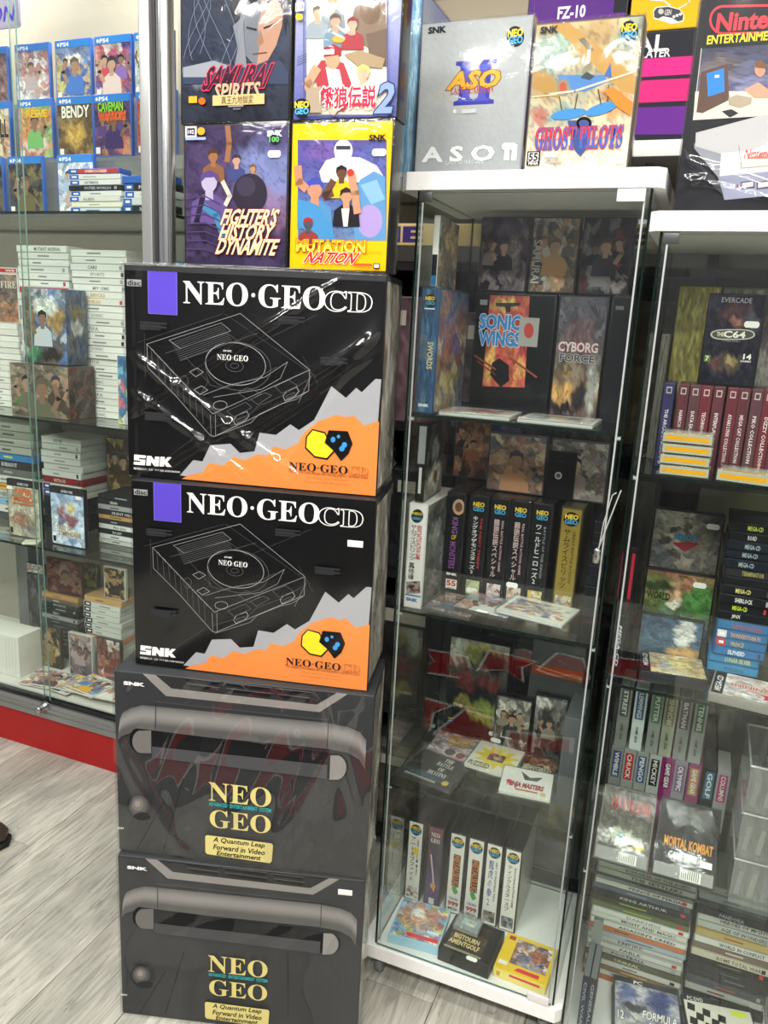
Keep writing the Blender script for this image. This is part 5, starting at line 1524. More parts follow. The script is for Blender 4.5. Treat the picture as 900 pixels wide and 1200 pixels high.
SX4 = (-0.507, -0.458, -0.4045, -0.3605, -0.3185, -0.2755)
for i, (lb, dr) in enumerate(SP):
    case_box('game_box', lb, 'game box', (SX4[i], 1.557, A4), 0.039, 0.214, 0.178, 0, body='#15161a', draw=dr or d_999, drawuv=True, group=gA, sleeve=SLEEVE,
             side=(lambda Q: Q.art(['#b9b8ae', '#c4c3b8', '#aeb0a6'], [], seed=3)) if i == 5 else None)
yel = lambda P: (P.art(['#e8c42a', '#e6be24'], [], seed=3, nx=10, ny=10), P.art(['#8a8aa0', '#a06a4a', '#8a7a90'], [(0.65, 0.45, 0.25, 0.2, '#a85a3a'), (0.35, 0.65, 0.2, 0.15, '#6a6a8a')], ['#9a9ab0', '#b06a44', '#5a4a5a', '#e8e0d0', '#c8a080'], 70, 0.8, 81, box=(0.22, 0.08, 0.95, 0.78)), P.rect(0.05, 0.05, 0.18, 0.16, '#a83a34'), P.poly([(0.42, 0.84), (0.85, 0.84), (0.85, 0.94), (0.36, 0.94)], '#d8383a'), P.rect(0.02, 0.78, 0.2, 0.88, '#e8e6dc'))
flat('game_box', 'yellow boxed game lying by the hinge of the bottom compartment', 'game box', 'C4', [(528, 515), (690, 575), (668, 712), (478, 640)], A4, 0.022, yel, group=gA, body='#e6c63a', front=lambda Q: (Q.fill('#ecd87a'), Q.rect(0.05, 0.2, 0.12, 0.8, '#c89a3a'), Q.rect(0.3, 0.1, 0.9, 0.4, '#d8444a')), w=0.114, h=0.113, xmax=-0.1235)
flat('game_box', 'pale blue boxed game with bright comic art lying in the bottom compartment', 'game box', 'C4', [(150, 395), (340, 440), (268, 570), (112, 520)], A4, 0.022, lambda P: (P.art(['#7ab4d8', '#8ac0e0'], [(0.4, 0.4, 0.35, 0.35, '#e0a04a', 0.6), (0.4, 0.3, 0.15, 0.12, '#f0ece0'), (0.45, 0.55, 0.1, 0.1, '#e0a07a')], ['#e0b03a', '#c8503a', '#e8dcc8', '#b07ab0', '#6aa0d0', '#f0d850'], 80, 0.8, 82), P.poly([(0.3, 0.86), (0.98, 0.86), (0.98, 0.95), (0.36, 0.95)], '#e0393c'), P.rect(0.7, 0.68, 0.95, 0.76, '#d8ecf4')), group=gA, body='#a8d0e4', front=lambda Q: Q.fill('#a8d0e4'), w=0.116, h=0.122, xmin=-0.508)
bx_ = flat('cartridge_case', 'black cartridge case with gold lettering lying in the bottom compartment', 'cartridge case', 'C4', [(335, 452), (522, 518), (470, 640), (275, 558)], A4, 0.034, lambda P: (P.fill('#121316'), P.art(['#2c2622', '#4a3a2c', '#2a2420'], [], ['#3a2c24', '#5a4a34', '#241e1c'], 40, 0.6, 83, box=(0.08, 0.1, 0.8, 0.9)), P.text('BIGTOURN\nAMENTGOLF', 0.1, 0.5, 0.72, 0.8, '#d8c48a', 'bold', ('#6a5a34', 0.05)), P.rect(0.06, 0.9, 0.82, 0.96, '#8a8468')), group=gA, body='#121316', w=0.116, h=0.113, ymin=1.402, stick=[(0.66, 0.72)])
flat('cartridge', 'small grey cartridge in a clear cover on the black cartridge case', 'cartridge', 'C4', [(355, 440), (445, 475), (420, 530), (330, 495)], A4 + 0.0348, 0.012, lambda P: (P.fill('#9aa4a4'), P.rect(0.22, 0.2, 0.85, 0.75, '#b8d4d8'), P.rect(0.5, 0.3, 0.75, 0.5, '#c8b87a'), P.rect(0.45, 0.55, 0.8, 0.75, '#f0f0ec')), group=gA, body='#8a9292', w=0.056, h=0.042, sleeve=TUB)
# leaning clear case on the left

# ------------------------------------------------------------------ lower cabinet: contents
B1, B2, B3, B4 = 1.2080, 0.8155, 0.4230, 0.0305
gB = 'games in the lower cabinet'
# top compartment: maroon spines, black case on them, clear cartridge boxes in front
xs = [(318, 380), (385, 438), (440, 488), (492, 545), (550, 608), (614, 664), (668, 722), (728, 780), (784, 836), (840, 892)]
mw = ['purple', 'first maroon', 'second maroon', 'third maroon', 'fourth maroon', 'fifth maroon', 'sixth maroon', 'seventh maroon', 'eighth maroon', 'ninth maroon']
mt = ['THE ARCADE ARCHIVE', 'NAMCO COLLECTION 1', 'DATA EAST COLLECTION', 'TECHNOS COLLECTION 1', 'INTERPLAY COLLECTION', 'ATARI LYNX COLLECTION 1', 'MEGA CAT COLLECTION 1', 'PIKO COLLECTION 1', 'DIZZY COLLECTION', 'INDIE HEROES']
for i, ((x0, x1), wd, tx) in enumerate(zip(xs, mw, mt)):
    c = '#34325c' if i == 0 else ['#642c36', '#5c3038', '#5a3a40', '#6a2c34', '#5e323a'][i % 5]
    y0 = 690 + i * 5
    quad = [(x0 + 6, y0), (x1 + 4, y0 + 4), (x1 - 42, y0 + 365), (x0 - 40, y0 + 355)]
    f = lambda P, c=c, tx=tx: (P.art([c, c], [], seed=3, nx=4, ny=8), P.rect(0.2, 0.03, 0.8, 0.11, '#b9a8a8'), P.rect(0.3, 0.045, 0.7, 0.095, c), P.text(tx, 0.3, 0.3, 0.7, 0.9, '#d8ccd0', 'bold', rot=-90, res=1), P.ell(0.5, 0.95, 0.25, 0.025, '#c8bcc0', 10))
    upright('game_case', 'case with ' + ('purple spine at the hinge end' if i == 0 else wd + ' spine from the purple one') + ' of the upright row', 'game case', 'R1', quad, 1.50, 0.12, f, z=B1, h=0.150, w=0.0183, group=gB, body=c, drawuv=True, inset=0.0015)


def d_c64(P):
    P.art(['#202230', '#2a2a3a', '#262634', '#1c1c28'], [(0.5, 0.2, 0.3, 0.12, '#5a3a3e', 0.8), (0.55, 0.3, 0.14, 0.06, '#a86a5a', 0.7), (0.8, 0.28, 0.15, 0.1, '#4a4a5c', 0.9), (0.45, 0.76, 0.3, 0.1, '#5a4a3c', 0.9), (0.55, 0.73, 0.12, 0.05, '#a08a50', 0.8), (0.25, 0.75, 0.1, 0.07, '#6a3a44', 0.7)], ['#1e2030', '#343448', '#2a2438'], 50, 0.5, 91, box=[tuple(p) for p in _full(P)])
    P.text('EVERCADE', 582, 345, 730, 375, '#a8a6b0', '', off=-0.005)
    t = np.linspace(0, 2 * math.pi, 28)
    P.poly(np.c_[635 + 112 * np.sign(np.cos(t)) * np.abs(np.cos(t)) ** 0.5, 527 + 26 * np.sin(t) + 0.03 * 0], '#c8c4b8'); P.poly(np.c_[635 + 104 * np.sign(np.cos(t)) * np.abs(np.cos(t)) ** 0.5, 527 + 21 * np.sin(t)], '#55534e')
    P.text('THE', 556, 514, 590, 536, '#ece8dc', 'bold'); P.text('C64', 592, 508, 696, 546, '#f0ece0', 'bold', ('#1c1c20', 0.05), 0.03)
    P.text('COLLECTION 1', 585, 552, 670, 565, '#b0acb0', res=1); P.text('14', 690, 622, 726, 650, '#eceae6', 'bold', off=0.03); P.text('GAMES', 672, 652, 726, 664, '#eceae6', 'bold', res=1)
    P.rect(495, 625, 520, 660, '#5a7a3a'); P.text('7', 500, 630, 514, 655, '#e8e8d8', 'bold')


upright('game_case', 'black game case with a pill-shaped title standing on the maroon spines', 'game case', 'R1', [(527, 330), (802, 345), (745, 702), (476, 686)], 1.535, 0.02, d_c64, z=B1 + 0.1505, group=gB, stick=[(0.8, 0.68)])
clearbox = lambda seed: (lambda P: (P.fill('#b0ac98'), P.rect(0.1, 0.3, 0.85, 0.75, '#c8c4b0'), P.rect(0.05, 0.78, 0.95, 0.95, '#e0a820')))
for i, (quad, zz, wrd) in enumerate([([(300, 1075), (545, 1100), (530, 1165), (280, 1130)], 0, 'bottom'), ([(312, 1045), (545, 1070), (535, 1090), (300, 1065)], 1, 'second'), ([(312, 1010), (550, 1040), (545, 1065), (300, 1040)], 2, 'third'), ([(318, 950), (558, 965), (552, 1020), (300, 990)], 3, 'top')]):
    t = flat('cartridge_case', 'clear cartridge box with yellow strip, ' + wrd + ' of the pile of four from below', 'cartridge case', 'R1', [(300, 1075), (548, 1100), (530, 1165), (280, 1130)], B1 + 0.0185 * zz, 0.018, clearbox(i), 0.082, 0.075, True, '#a8a694', gB, zq=B1, yaw=0.02 * (-1) ** i, ymax=1.495, ymin=1.405,
             front=lambda Q: (Q.fill('#a8a694'), Q.rect(0.06, 0.3, 0.94, 0.75, '#d89a14')))
flat('cartridge_case', 'clear cartridge box with yellow strip lying in front of the maroon spines', 'cartridge case', 'R1', [(565, 1050), (830, 1080), (820, 1185), (550, 1150)], B1, 0.020, clearbox(7), 0.085, 0.078, True, '#a8a694', gB, ymax=1.495, ymin=1.405, front=lambda Q: (Q.fill('#a8a694'), Q.rect(0.06, 0.3, 0.94, 0.75, '#d89a14')))
upright('game_box', 'yellow wrapped carton at the back of the lower cabinet', 'box', 'R1', [(400, 85), (585, 90), (555, 700), (355, 680)], 1.655, 0.06, R(['#b8a84a', '#c4b452', '#b0a048'], ['#a8983c', '#d0c468', '#8a7c34', '#c8b84a'], 93, figs=0), z=B1, h=0.325, group=gB, body='#a89a44', sleeve=SLEEVE)
upright('game_box', 'faded mauve carton at the back of the lower cabinet', 'box', 'R1', [(595, 85), (905, 95), (880, 700), (565, 680)], 1.655, 0.06, R(['#8a8288', '#7c767c', '#8f8a84'], ['#7a6a74', '#a8a098', '#8a8c78', '#6a6468'], 94, figs=0), z=B1, h=0.325, group=gB, body='#7a7478', sleeve=SLEEVE)
upright('game_box', 'grey carton behind the hinge of the lower cabinet top compartment', 'box', 'R1', [(335, 330), (372, 332), (316, 700), (275, 690)], 1.60, 0.08, R(['#7a746a', '#6a655c'], ['#8a8478', '#5a564e'], 95, figs=0), z=B1, h=0.235, group=gB, body='#6a655c')

# second compartment


def d_mcd1(P):
    P.art(['#4a4646', '#5a5450', '#6a6258'], [(0.2, 0.15, 0.12, 0.12, '#8a8478'), (0.75, 0.5, 0.2, 0.3, '#7a7064'), (0.15, 0.75, 0.15, 0.15, '#5a5c60')], ['#3c3a3c', '#8a8278', '#6a6460', '#a89a88', '#5a4a44'], 70, 0.7, 101, box=[tuple(p) for p in _full(P)])
    P.poly([(440, 390), (560, 390), (575, 400), (498, 438), (445, 400)], '#8a2f36'); P.text('BRIDE', 452, 345, 560, 385, '#3f7a9a', 'bold', ('#14181c', 0.05), 0.03); P.text('SEGA', 498, 262, 545, 278, '#1a1a1c', 'bold')


def d_mcd2(P):
    P.art(['#b06a4a', '#6a7a44', '#5a8a3c', '#4a6a6a', '#2f5a7a'], [(0.42, 0.3, 0.12, 0.18, '#d8a878'), (0.45, 0.5, 0.1, 0.08, '#e0d4c0'), (0.8, 0.4, 0.2, 0.25, '#4a8a34'), (0.2, 0.25, 0.25, 0.08, '#3a4a24'), (0.15, 0.55, 0.15, 0.12, '#6a7a3a'), (0.6, 0.2, 0.1, 0.1, '#a86a4a')], ['#4a7a34', '#7a9a4a', '#3a5a2c', '#b08a50'], 60, 0.5, 102, box=[tuple(p) for p in _full(P)])
    P.text('SEGA', 470, 540, 520, 558, '#1a1a1c', 'bold'); P.text('WORLD', 315, 615, 425, 670, '#2f3a1c', 'bold', off=0.04)


def d_mcd3(P):
    P.art(['#3a5a74', '#4a6a84', '#3a5468'], [(0.72, 0.3, 0.16, 0.3, '#d0d4d0'), (0.78, 0.75, 0.3, 0.14, '#c89a50')], ['#34506a', '#4c708c'], 20, 0.4, 103, box=[tuple(p) for p in _full(P)])


def d_mcdF(P):
    P.art(['#c8b488', '#d8c490'], [(0.55, 0.4, 0.25, 0.3, '#d8c06a'), (0.3, 0.6, 0.1, 0.2, '#b8bcb8')], ['#b89a70', '#e0d8c0', '#9aa0a0', '#c8a860'], 30, 0.6, 104, box=(0.14, 0, 1, 1))
    P.rect(0, 0, 0.14, 1, '#17181c'); P.text('MEGA-CD', 0.03, 0.1, 0.11, 0.75, '#e8e8e4', 'ital', rot=90)


# the cases under and behind the leaning covers
stack('the hidden pile under the brown cover', 'R2', [(370, 520), (640, 560), (605, 800), (330, 780)], 1.63, B2, 0.10, [('black', '#17181c', '#22242a', None, '#555', None)] * 6, h=0.155, seed=8, group=gB)
upright('game_case', 'case with brown and grey cover and blue lettering, uppermost of three leaning covers', 'game case', 'R2', [(362, 222), (698, 266), (652, 556), (318, 508)], 1.635, 0.02, d_mcd1, z=B2 + 0.1555, group=gB, stick=[(0.85, 0.82)])
stack('the low pile under the jungle cover', 'R2', [(330, 760), (590, 800), (570, 900), (310, 870)], 1.58, B2, 0.05, [('black', '#17181c', '#22242a', None, '#555', None)] * 3, h=0.048, seed=9, group=gB)
upright('game_case', 'case with green jungle cover, middle of three leaning covers', 'game case', 'R2', [(328, 505), (660, 570), (608, 832), (276, 765)], 1.585, 0.02, d_mcd2, z=B2 + 0.0485, group=gB, stick=[(0.78, 0.85)])
upright('game_case', 'case with blue cover and pale disc shape, lowest of three leaning covers', 'game case', 'R2', [(300, 748), (606, 778), (570, 930), (262, 880)], 1.555, 0.014, d_mcd3, z=B2, group=gB, h=0.095)
rowsB = [('black green-lettered', '#0f1114', '#14161a', 'MEGA-CD', '#b8c850', None), ('black', '#0f1114', '#14161a', 'ROAD', '#c8ccd0', None)] + [('black', '#10141c', '#16202c', 'MEGA-CD', '#a8b4bc', None) for w_ in ('blue-tinted', 'dark blue', 'dim')] + \
        [('black striped', '#121418', '#2a2c30', 'TERMINATOR', '#a8a060', None), ('black plain', '#121418', '#16181c', None, '#aaa', None), ('black yellow-lettered', '#101114', '#15171b', 'MEGA-CD', '#d8d080', None), ('black white-lettered', '#101114', '#15171b', 'SHERLOCK', '#d8d8d4', None), ('black lime-lettered', '#101114', '#15171b', 'MEGA-CD', '#c8e03a', None), ('black thin', '#101114', '#15171b', 'JINX', '#d8d8d4', None)] + \
        [('blue red-lettered', '#1f5a86', '#2a6a9a', 'BATTLE HARRIER', '#a04a54', None), ('blue gold-lettered', '#1f5a86', '#2a6a9c', 'THUNDERSTORM FX', '#c89a6a', '#d8d0cc'), ('blue with red tag', '#1f5a86', '#2a6898', 'PRINCE', '#b8a060', '#c23a40'), ('blue white-lettered', '#24588a', '#326ca4', 'SILPHEED', '#dce0e4', None), ('light blue', '#2a6a98', '#3a80ac', 'LUNAR SILVER', '#c8c060', None), ('pale blue', '#2a6a98', '#3f86b0', 'WONDERDOG', '#3a5a80', None), ('black gold-marked', '#101114', '#121316', 'GAME CULT', '#c8a850', None)]
stack('the tall disc game pile', 'R2', [(748, 100), (1010, 138), (880, 985), (632, 950)], 1.52, B2, 0.13, rowsB, seed=11, group=gB, h=0.305)
flat('game_case', 'case with yellow and grey art lying under the blue cover', 'game case', 'R2', [(330, 862), (612, 905), (575, 1010), (270, 965)], B2, 0.022, d_mcdF, 0.118, 0.10, False, '#2a2a2e', gB, ymax=1.553, ymin=1.402, sleeve=SLEEVE)
flat('game_case', 'case with pale art and a red star lying at the shelf edge', 'game case', 'R2', [(700, 890), (960, 945), (945, 1068), (670, 1005)], B2, 0.018, lambda P: (P.art(['#c8c4b8', '#d8d4cc'], [(0.5, 0.3, 0.3, 0.15, '#c0b0a0', 0.7)], ['#d0ccc0', '#b8a898', '#c8a0a0', '#a8a8b0'], 40, 0.6, 105, box=(0.14, 0, 1, 1)), P.rect(0, 0, 0.14, 1, '#1c1a1c'), P.text('MEGA-CD', 0.03, 0.2, 0.11, 0.9, '#e8e8e4', 'ital', rot=90), P.text('SHINING', 0.2, 0.4, 0.7, 0.55, '#c0504a', 'bold', ('#e8d8d0', 0.05)), P.poly([(0.7 + (0.13 if k % 2 else 0.055) * math.sin(k * math.pi / 5), 0.72 + (0.2 if k % 2 else 0.08) * math.cos(k * math.pi / 5)) for k in range(10)], '#c03444')), 0.14, 0.108, False, '#8a8680', gB, ymax=1.508, ymin=1.400, xmin=0.055)
for lb, q_, c1, c2 in (('thin black case with red stripe standing at the cabinet side', [(258, 405), (282, 410), (245, 710), (222, 705)], '#15161a', '#b8283a'), ('thin dark case with white letters standing at the cabinet side', [(205, 730), (238, 735), (205, 1010), (175, 1000)], '#1a1c22', '#c8ccd0')):
    first = c2 == '#b8283a'
    case_box('game_case', lb, 'game case', (-0.0905, 1.545 if first else 1.43, B2), 0.013, 0.225 if first else 0.125, 0.11 if first else 0.10, 0, body=c1, drawuv=True, inset=0.001, group=gB,
             draw=(lambda P: (P.fill('#17181c'), P.rect(0.3, 0.05, 0.8, 0.9, '#b8283a'))) if first else (lambda P: (P.fill('#1a1c22'), P.text('MEGA-CD', 0.25, 0.15, 0.75, 0.8, '#c8ccd0', 'ital', rot=-90))),
             side=lambda Q: Q.art(['#2a2c34', '#24262c'], [], ['#1a1c22', '#3a3c44', '#4a3a3c'], 20, 0.5, 6, nx=12, ny=14))

# third compartment: two rows of small boxes, spine out
GG = [(245, 62, '#8a8c88', '#55585a', 'STREET'), (312, 72, '#d8dcdc', '#3a6a9a', 'LEMMINGS'), (384, 82, '#9a9c98', '#5a8a6a', 'PUTTER'), (444, 92, '#a8a894', '#8a8a5a', 'SHINOBI'), (508, 102, '#8f918e', '#3a3c40', 'BATMAN'), (574, 122, '#9a9c9a', '#1f6a50', 'TENNIS')]
GL = [(208, 322, '#8a8c8a', '#3a4a7a', 'WIMBLE', 'grey and blue'), (262, 335, '#9a9c98', '#b8303a', 'CHUCK', 'grey and red'), (318, 342, '#989a96', '#4a5a8a', 'PENGO', 'grey and yellow'), (375, 352, '#b0b2ae', '#2a2630', 'MICKEY', 'light grey and black'), (430, 372, '#8a1f6a', '#6a1450', 'GAME GEAR', 'magenta'), (488, 366, '#8a8690', '#7a5a8a', 'OLYMPIC', 'grey and violet'), (548, 385, '#8a3a6a', '#b08a5a', 'GAME GEAR', 'plum'), (614, 405, '#1c1e22', '#3a6a8a', 'GOLF', 'black'), (670, 430, '#9a989a', '#a8286a', 'COLUMNS', 'grey and pink')]
gg = lambda body, lab, tx: (lambda P: (P.fill(body), P.rect(0.14, 0.06, 0.86, 0.5, lab), P.text(tx, 0.3, 0.08, 0.7, 0.48, '#e8e4dc' if lab != '#d8dcdc' else '#334', 'bold', rot=-90), P.text('GAME GEAR', 0.36, 0.62, 0.62, 0.88, '#4a4c4e' if body > '#7' else '#d8d4d8', 'ital', rot=-90, res=1)))
for (x0, y0, bd, lb_, tx, wd) in GL:
    quad = [(x0 + 6, y0), (x0 + 58, y0 + 8), (x0 + 34, y0 + 272), (x0 - 18, y0 + 262)]
    upright('game_box', 'small ' + wd + ' boxed game in the lower upright row', 'game box', 'R3', quad, 1.645, 0.09, gg(bd, lb_, tx), z=B3, h=0.145, w=0.0255, drawuv=True, inset=0.001, group='small handheld games', body=bd)
for i, (x0, y0, bd, lb_, tx) in enumerate(GG):
    quad = [(x0 + 6, y0), (x0 + 60, y0 + 8), (x0 + 36, y0 + 272), (x0 - 14, y0 + 258)]
    upright('game_box', 'small boxed game with ' + ['dark grey', 'white and blue', 'sage green', 'khaki', 'charcoal', 'dark green'][i] + ' spine label in the upper upright row', 'game box', 'R3', quad, 1.645, 0.09, gg(bd, lb_, tx), z=B3 + 0.1455, h=0.145, w=0.0255, drawuv=True, inset=0.001, group='small handheld games', body=bd)


def d_devil(P):
    P.art(['#5a5654', '#4a4644', '#6a6a5a', '#5a564c'], [(0.45, 0.8, 0.22, 0.14, '#c8ccb0'), (0.45, 0.8, 0.1, 0.08, '#7ab0b8'), (0.8, 0.85, 0.12, 0.1, '#2a2620')], ['#3c3a38', '#7a746c', '#55504a'], 40, 0.5, 111)
    P.text('DEVILISH', 0.15, 0.15, 0.95, 0.36, '#b83a2e', 'serif'); P.poly([(0.68, 0.9), (0.8, 0.82), (0.92, 0.9), (0.8, 0.98)], '#d8b83a')


def d_mk(P):
    P.art(['#1c1d20', '#26282a', '#1a1b1d'], [(0.75, 0.3, 0.2, 0.25, '#3a3c3e')], ['#121316', '#34363a', '#26282c'], 40, 0.6, 112)
    P.text('MORTAL KOMBAT', 0.12, 0.58, 0.95, 0.74, '#d89a3a', 'bold', ('#7a2a1a', 0.05)); P.text('GAME GEAR', 0.22, 0.8, 0.7, 0.92, '#e8e8e4', 'ital'); P.rect(0.76, 0.84, 0.96, 0.94, '#f0f0ec')


def leaning(name, label, crop, quad, y, z, lean, dr, w, h, d, body):
    o = on_y(*px(crop, quad), y)
    t = thing(name, label, 'game box', (o[0], y, z), (-lean, 0, 0.0), gB)
    MB().bevbox((0, 0, 0), (w, d, h), 0.0015).build('case', mat(body, 0.35), t)
    P = Print(w - 0.006, h - 0.03)
    dr(P)
    P.build('cover_print', t, (0.003, -0.0004, 0.027))
    Q = Print(w - 0.006, 0.022)
    Q.fill('#8f918e')
    Q.rect(0.45, 0.1, 0.8, 0.95, '#e4e2da')
    for k in range(9):
        Q.rect(0.47 + 0.035 * k, 0.15, 0.482 + 0.035 * k, 0.9, '#4a4a48')
    Q.build('barcode_strip', t, (0.003, -0.0004, 0.003))
    MB().bevbox((-0.0015, -0.003, 0.0002), (w + 0.0015, d, h + 0.0015), 0.0012).build('plastic_sleeve', SLEEVE, t)
    return t


leaning('game_box', 'small grey boxed game with red gothic title leaning at the shelf edge', 'R3', (140, 770), 1.425, B3 + 0.0162, 0.75, d_devil, 0.102, 0.145, 0.022, '#6a6866')
leaning('game_box', 'small black boxed game with orange title leaning at the shelf edge', 'R3', (395, 850), 1.425, B3 + 0.0162, 0.75, d_mk, 0.112, 0.148, 0.022, '#26282a')
# clear drawers of loose cartridges
for i, wrd in enumerate(('bottom', 'middle', 'top')):
    o = on_y(*px('R3', (735, 900)), 1.43)
    t = thing('plastic_tub', wrd + ' clear plastic tub of grey cartridges in the lower cabinet', 'tub', (o[0] + 0.004, 1.43, B3 + 0.0945 * i), (0, 0, 0.0), 'clear tubs of cartridges')
    W, D_, H_ = min(0.16, 0.288 - o[0]), 0.17, 0.094
    MB().box((0, 0, 0), (W, D_, 0.002)).box((0, 0, 0.002), (W, 0.002, H_)).box((0, D_ - 0.002, 0.002), (W, D_, H_)).box((0, 0.002, 0.002), (0.002, D_ - 0.002, H_)).box((W - 0.002, 0.002, 0.002), (W, D_ - 0.002, H_)).build('tub', TUB, t)
    MB().tube([(0, 0, H_ - 0.003), (W, 0, H_ - 0.003), (W, D_, H_ - 0.003), (0, D_, H_ - 0.003), (0, 0, H_ - 0.003)], 0.0022, 6).build('rim', clear_mat('tub_rim', '#dfe4e2', 0.2, 0.1, 0.7, 0, haze=0.35) if i == 0 else bpy.data.materials['tub_rim'], t)
    rg = random.Random(i)
    for k in range(5):
        cc = ['#6a6e72', '#5a5e62', '#7a7e80', '#4a4e54'][rg.randrange(4)]
        c = thing('cartridge', ['first', 'second', 'third', 'fourth', 'fifth', 'sixth'][k] + ' grey loose cartridge from the hinge side in the ' + wrd + ' tub', 'cartridge', (o[0] + 0.010 + (W - 0.032) / 4 * k, 1.44 + 0.01 * rg.random(), B3 + 0.0945 * i + 0.0025), (0, 0.10, 0.05 * rg.random()), 'loose cartridges in the tubs')
        MB().bevbox((0, 0, 0.002), (0.012, 0.09, 0.062), 0.0025).build('shell', mat(cc, 0.3), c)
        q_ = Print(0.008, 0.05)
        q_.fill(['#8a8e92', '#a8a494', '#70767c', '#8a8c90'][k % 4])
        q_.build('end_label', c, (0.002, -0.0004, 0.006))
    if i == 2:
        flat('cartridge', 'small cartridge with yellow and grey label lying in the top tub', 'cartridge', 'R3', [(785, 395), (890, 405), (885, 465), (780, 455)], B3 + 0.0945 * 2 + 0.0685, 0.007, R(['#d8c040', '#8a8c90'], ['#d8b82a', '#3a3c44', '#c8c8c8'], 121, figs=0), 0.05, 0.045, False, '#5a5e62', gB, at=(o[0] + 0.06, 1.49), yaw=0.1)

# bottom compartment: two piles of DVD-size cases and a few lying in front
wl = '#c9cbc4'
rowsD = [('grey', '#8a8c88', '#a2a49e', 'COMMAND', '#44464a', None), ('pale grey', '#8a8c88', '#b4b6b0', 'EXPLORER OF THE AGE', '#55585c', None), ('white', '#9a9c96', wl, 'THE SETTLERS', '#2a2c30', None), ('blue-grey', '#6a6e74', '#8a929c', '', '#4a5a78', None), ('white', '#9a9c96', '#d0d2ca', 'PRINCE OF PERSIA', '#3a3a3c', None), ('dark blue-grey', '#4a4e58', '#5a6270', '', '#8a94a4', None), ('black', '#2a2a2c', '#34343a', 'KING ARTHUR', '#b9b8b0', None), ('dark olive', '#2e2e28', '#4a4c3c', '', '#a0b050', None), ('green-grey', '#5a6048', '#6a7456', '', '#9ab040', None), ('bright white', '#b8bab2', '#dcded6', 'DARKNESS', '#8a8c88', None), ('white framed', '#b0b2aa', '#d4d6cc', 'MIGHT AND MAGIC', '#55584a', None), ('white', '#b0b2aa', '#d8dad2', "ASSASSIN'S CREED", '#2a2c30', None), ('orange', '#b8683a', '#c8784a', '', '#8a4a2a', None), ('pale blue', '#8a929a', '#aab4bc', '', '#5a6470', None), ('grey white', '#a0a29c', '#c4c6be', 'EMPIRE', '#6a6c68', None), ('light grey', '#a0a29c', '#cccec6', 'FABLE', '#5a5c58', None), ('silver', '#8a8c88', '#b4b6b0', 'FOOTBALL', '#44464a', None), ('olive', '#4a4a34', '#5c5c44', 'UNREAL', '#c8c4a0', None), ('white striped', '#a8aaa2', '#ccccc4', '', '#66685f', None), ('brown', '#6a5a3c', '#8a7450', '', '#c8a860', None), ('white banded', '#a8aaa2', '#d0d0c8', 'QUEST', '#55574f', None), ('orange brown', '#a8602f', '#b86a3a', '', '#d8c8b0', None)]
stack('the hinge side pile of large cases', 'R4', [(160, 62), (582, 165), (520, 700), (85, 560)], 1.58, B4, 0.135, rowsD, seed=21, group='large game cases in the bottom of the lower cabinet', h=0.31)
rowsE = [('grey lined', '#8a8a84', '#a4a49c', '', '#66665e', None), ('mist grey', '#8a8c90', '#9aa0a4', '', '#5a5e64', None), ('black', '#2a2c34', '#3a3e48', 'TITAN QUEST', '#8a90a0', None), ('black', '#22242a', '#2c2f38', 'PANDORA', '#b0b4bc', None), ('white', '#a8aaa2', '#cfd1c9', 'HEROES OF MIGHT', '#3a3c40', None), ('grey streaked', '#9a9c98', '#bcbeb8', 'AGE OF WONDERS', '#55585a', None), ('sand yellow', '#b0985a', '#c8b070', '', '#a86a3a', None), ('white', '#a8aaa2', '#d2d4cc', 'WORLD IN CONFLICT', '#3a3c3e', None), ('brown grey', '#6a5a50', '#7a6c60', '', '#c8c0b4', None), ('cream', '#b0ac98', '#c8c4b0', 'ROME TOTAL WAR', '#6a5a44', None), ('black', '#202224', '#2a2c2e', '', '#6a5a50', None), ('charcoal', '#282a2c', '#323436', '', '#55585a', None), ('dark grey', '#303234', '#3a3c3e', '', '#66686a', None), ('smoke grey', '#44484a', '#505456', '', '#9a5a54', None), ('silver white', '#8a8c88', '#b4b6b0', '', '#8a3a34', None), ('black shiny', '#1c1e20', '#26282a', '', '#5a5c5e', None), ('black', '#1c1e20', '#26282a', '', '#5a5c5e', None)]
stack('the pile farther from the hinge', 'R4', [(602, 170), (985, 262), (935, 790), (545, 690)], 1.60, B4, 0.13, rowsE, seed=23, xmax=0.2945, group='large game cases in the bottom of the lower cabinet', h=0.295)


def d_moto(P):
    P.fill('#d8d6c8')
    P.rect(0, 0, 1, 0.1, '#2a2c2e'); P.text('PC DVD', 0.06, 0.02, 0.3, 0.09, '#e0e0dc', 'bold')
    for i, j in ((0, 0), (1, 1), (0, 2), (2, 0), (3, 1), (2, 2), (4, 0)):
        x, y = 0.05 + 0.11 * i, 0.14 + 0.13 * j + 0.03 * i
        P.poly([(x, y), (x + 0.11, y + 0.03), (x + 0.09, y + 0.16), (x - 0.02, y + 0.13)], '#17181a')
    P.text('moto', 0.3, 0.48, 0.58, 0.66, '#b83a44', 'ital'); P.text('gp', 0.6, 0.52, 0.78, 0.72, '#2a2c30', 'ital')
    P.ell(0.82, 0.8, 0.12, 0.14, '#a84a3c', 18); P.ell(0.82, 0.8, 0.07, 0.08, '#c88a6a', 14); P.text('3+', 0.06, 0.6, 0.15, 0.74, '#1a1a1a', 'bold'); P.rect(0.7, 0.14, 0.92, 0.24, '#d8e03a')


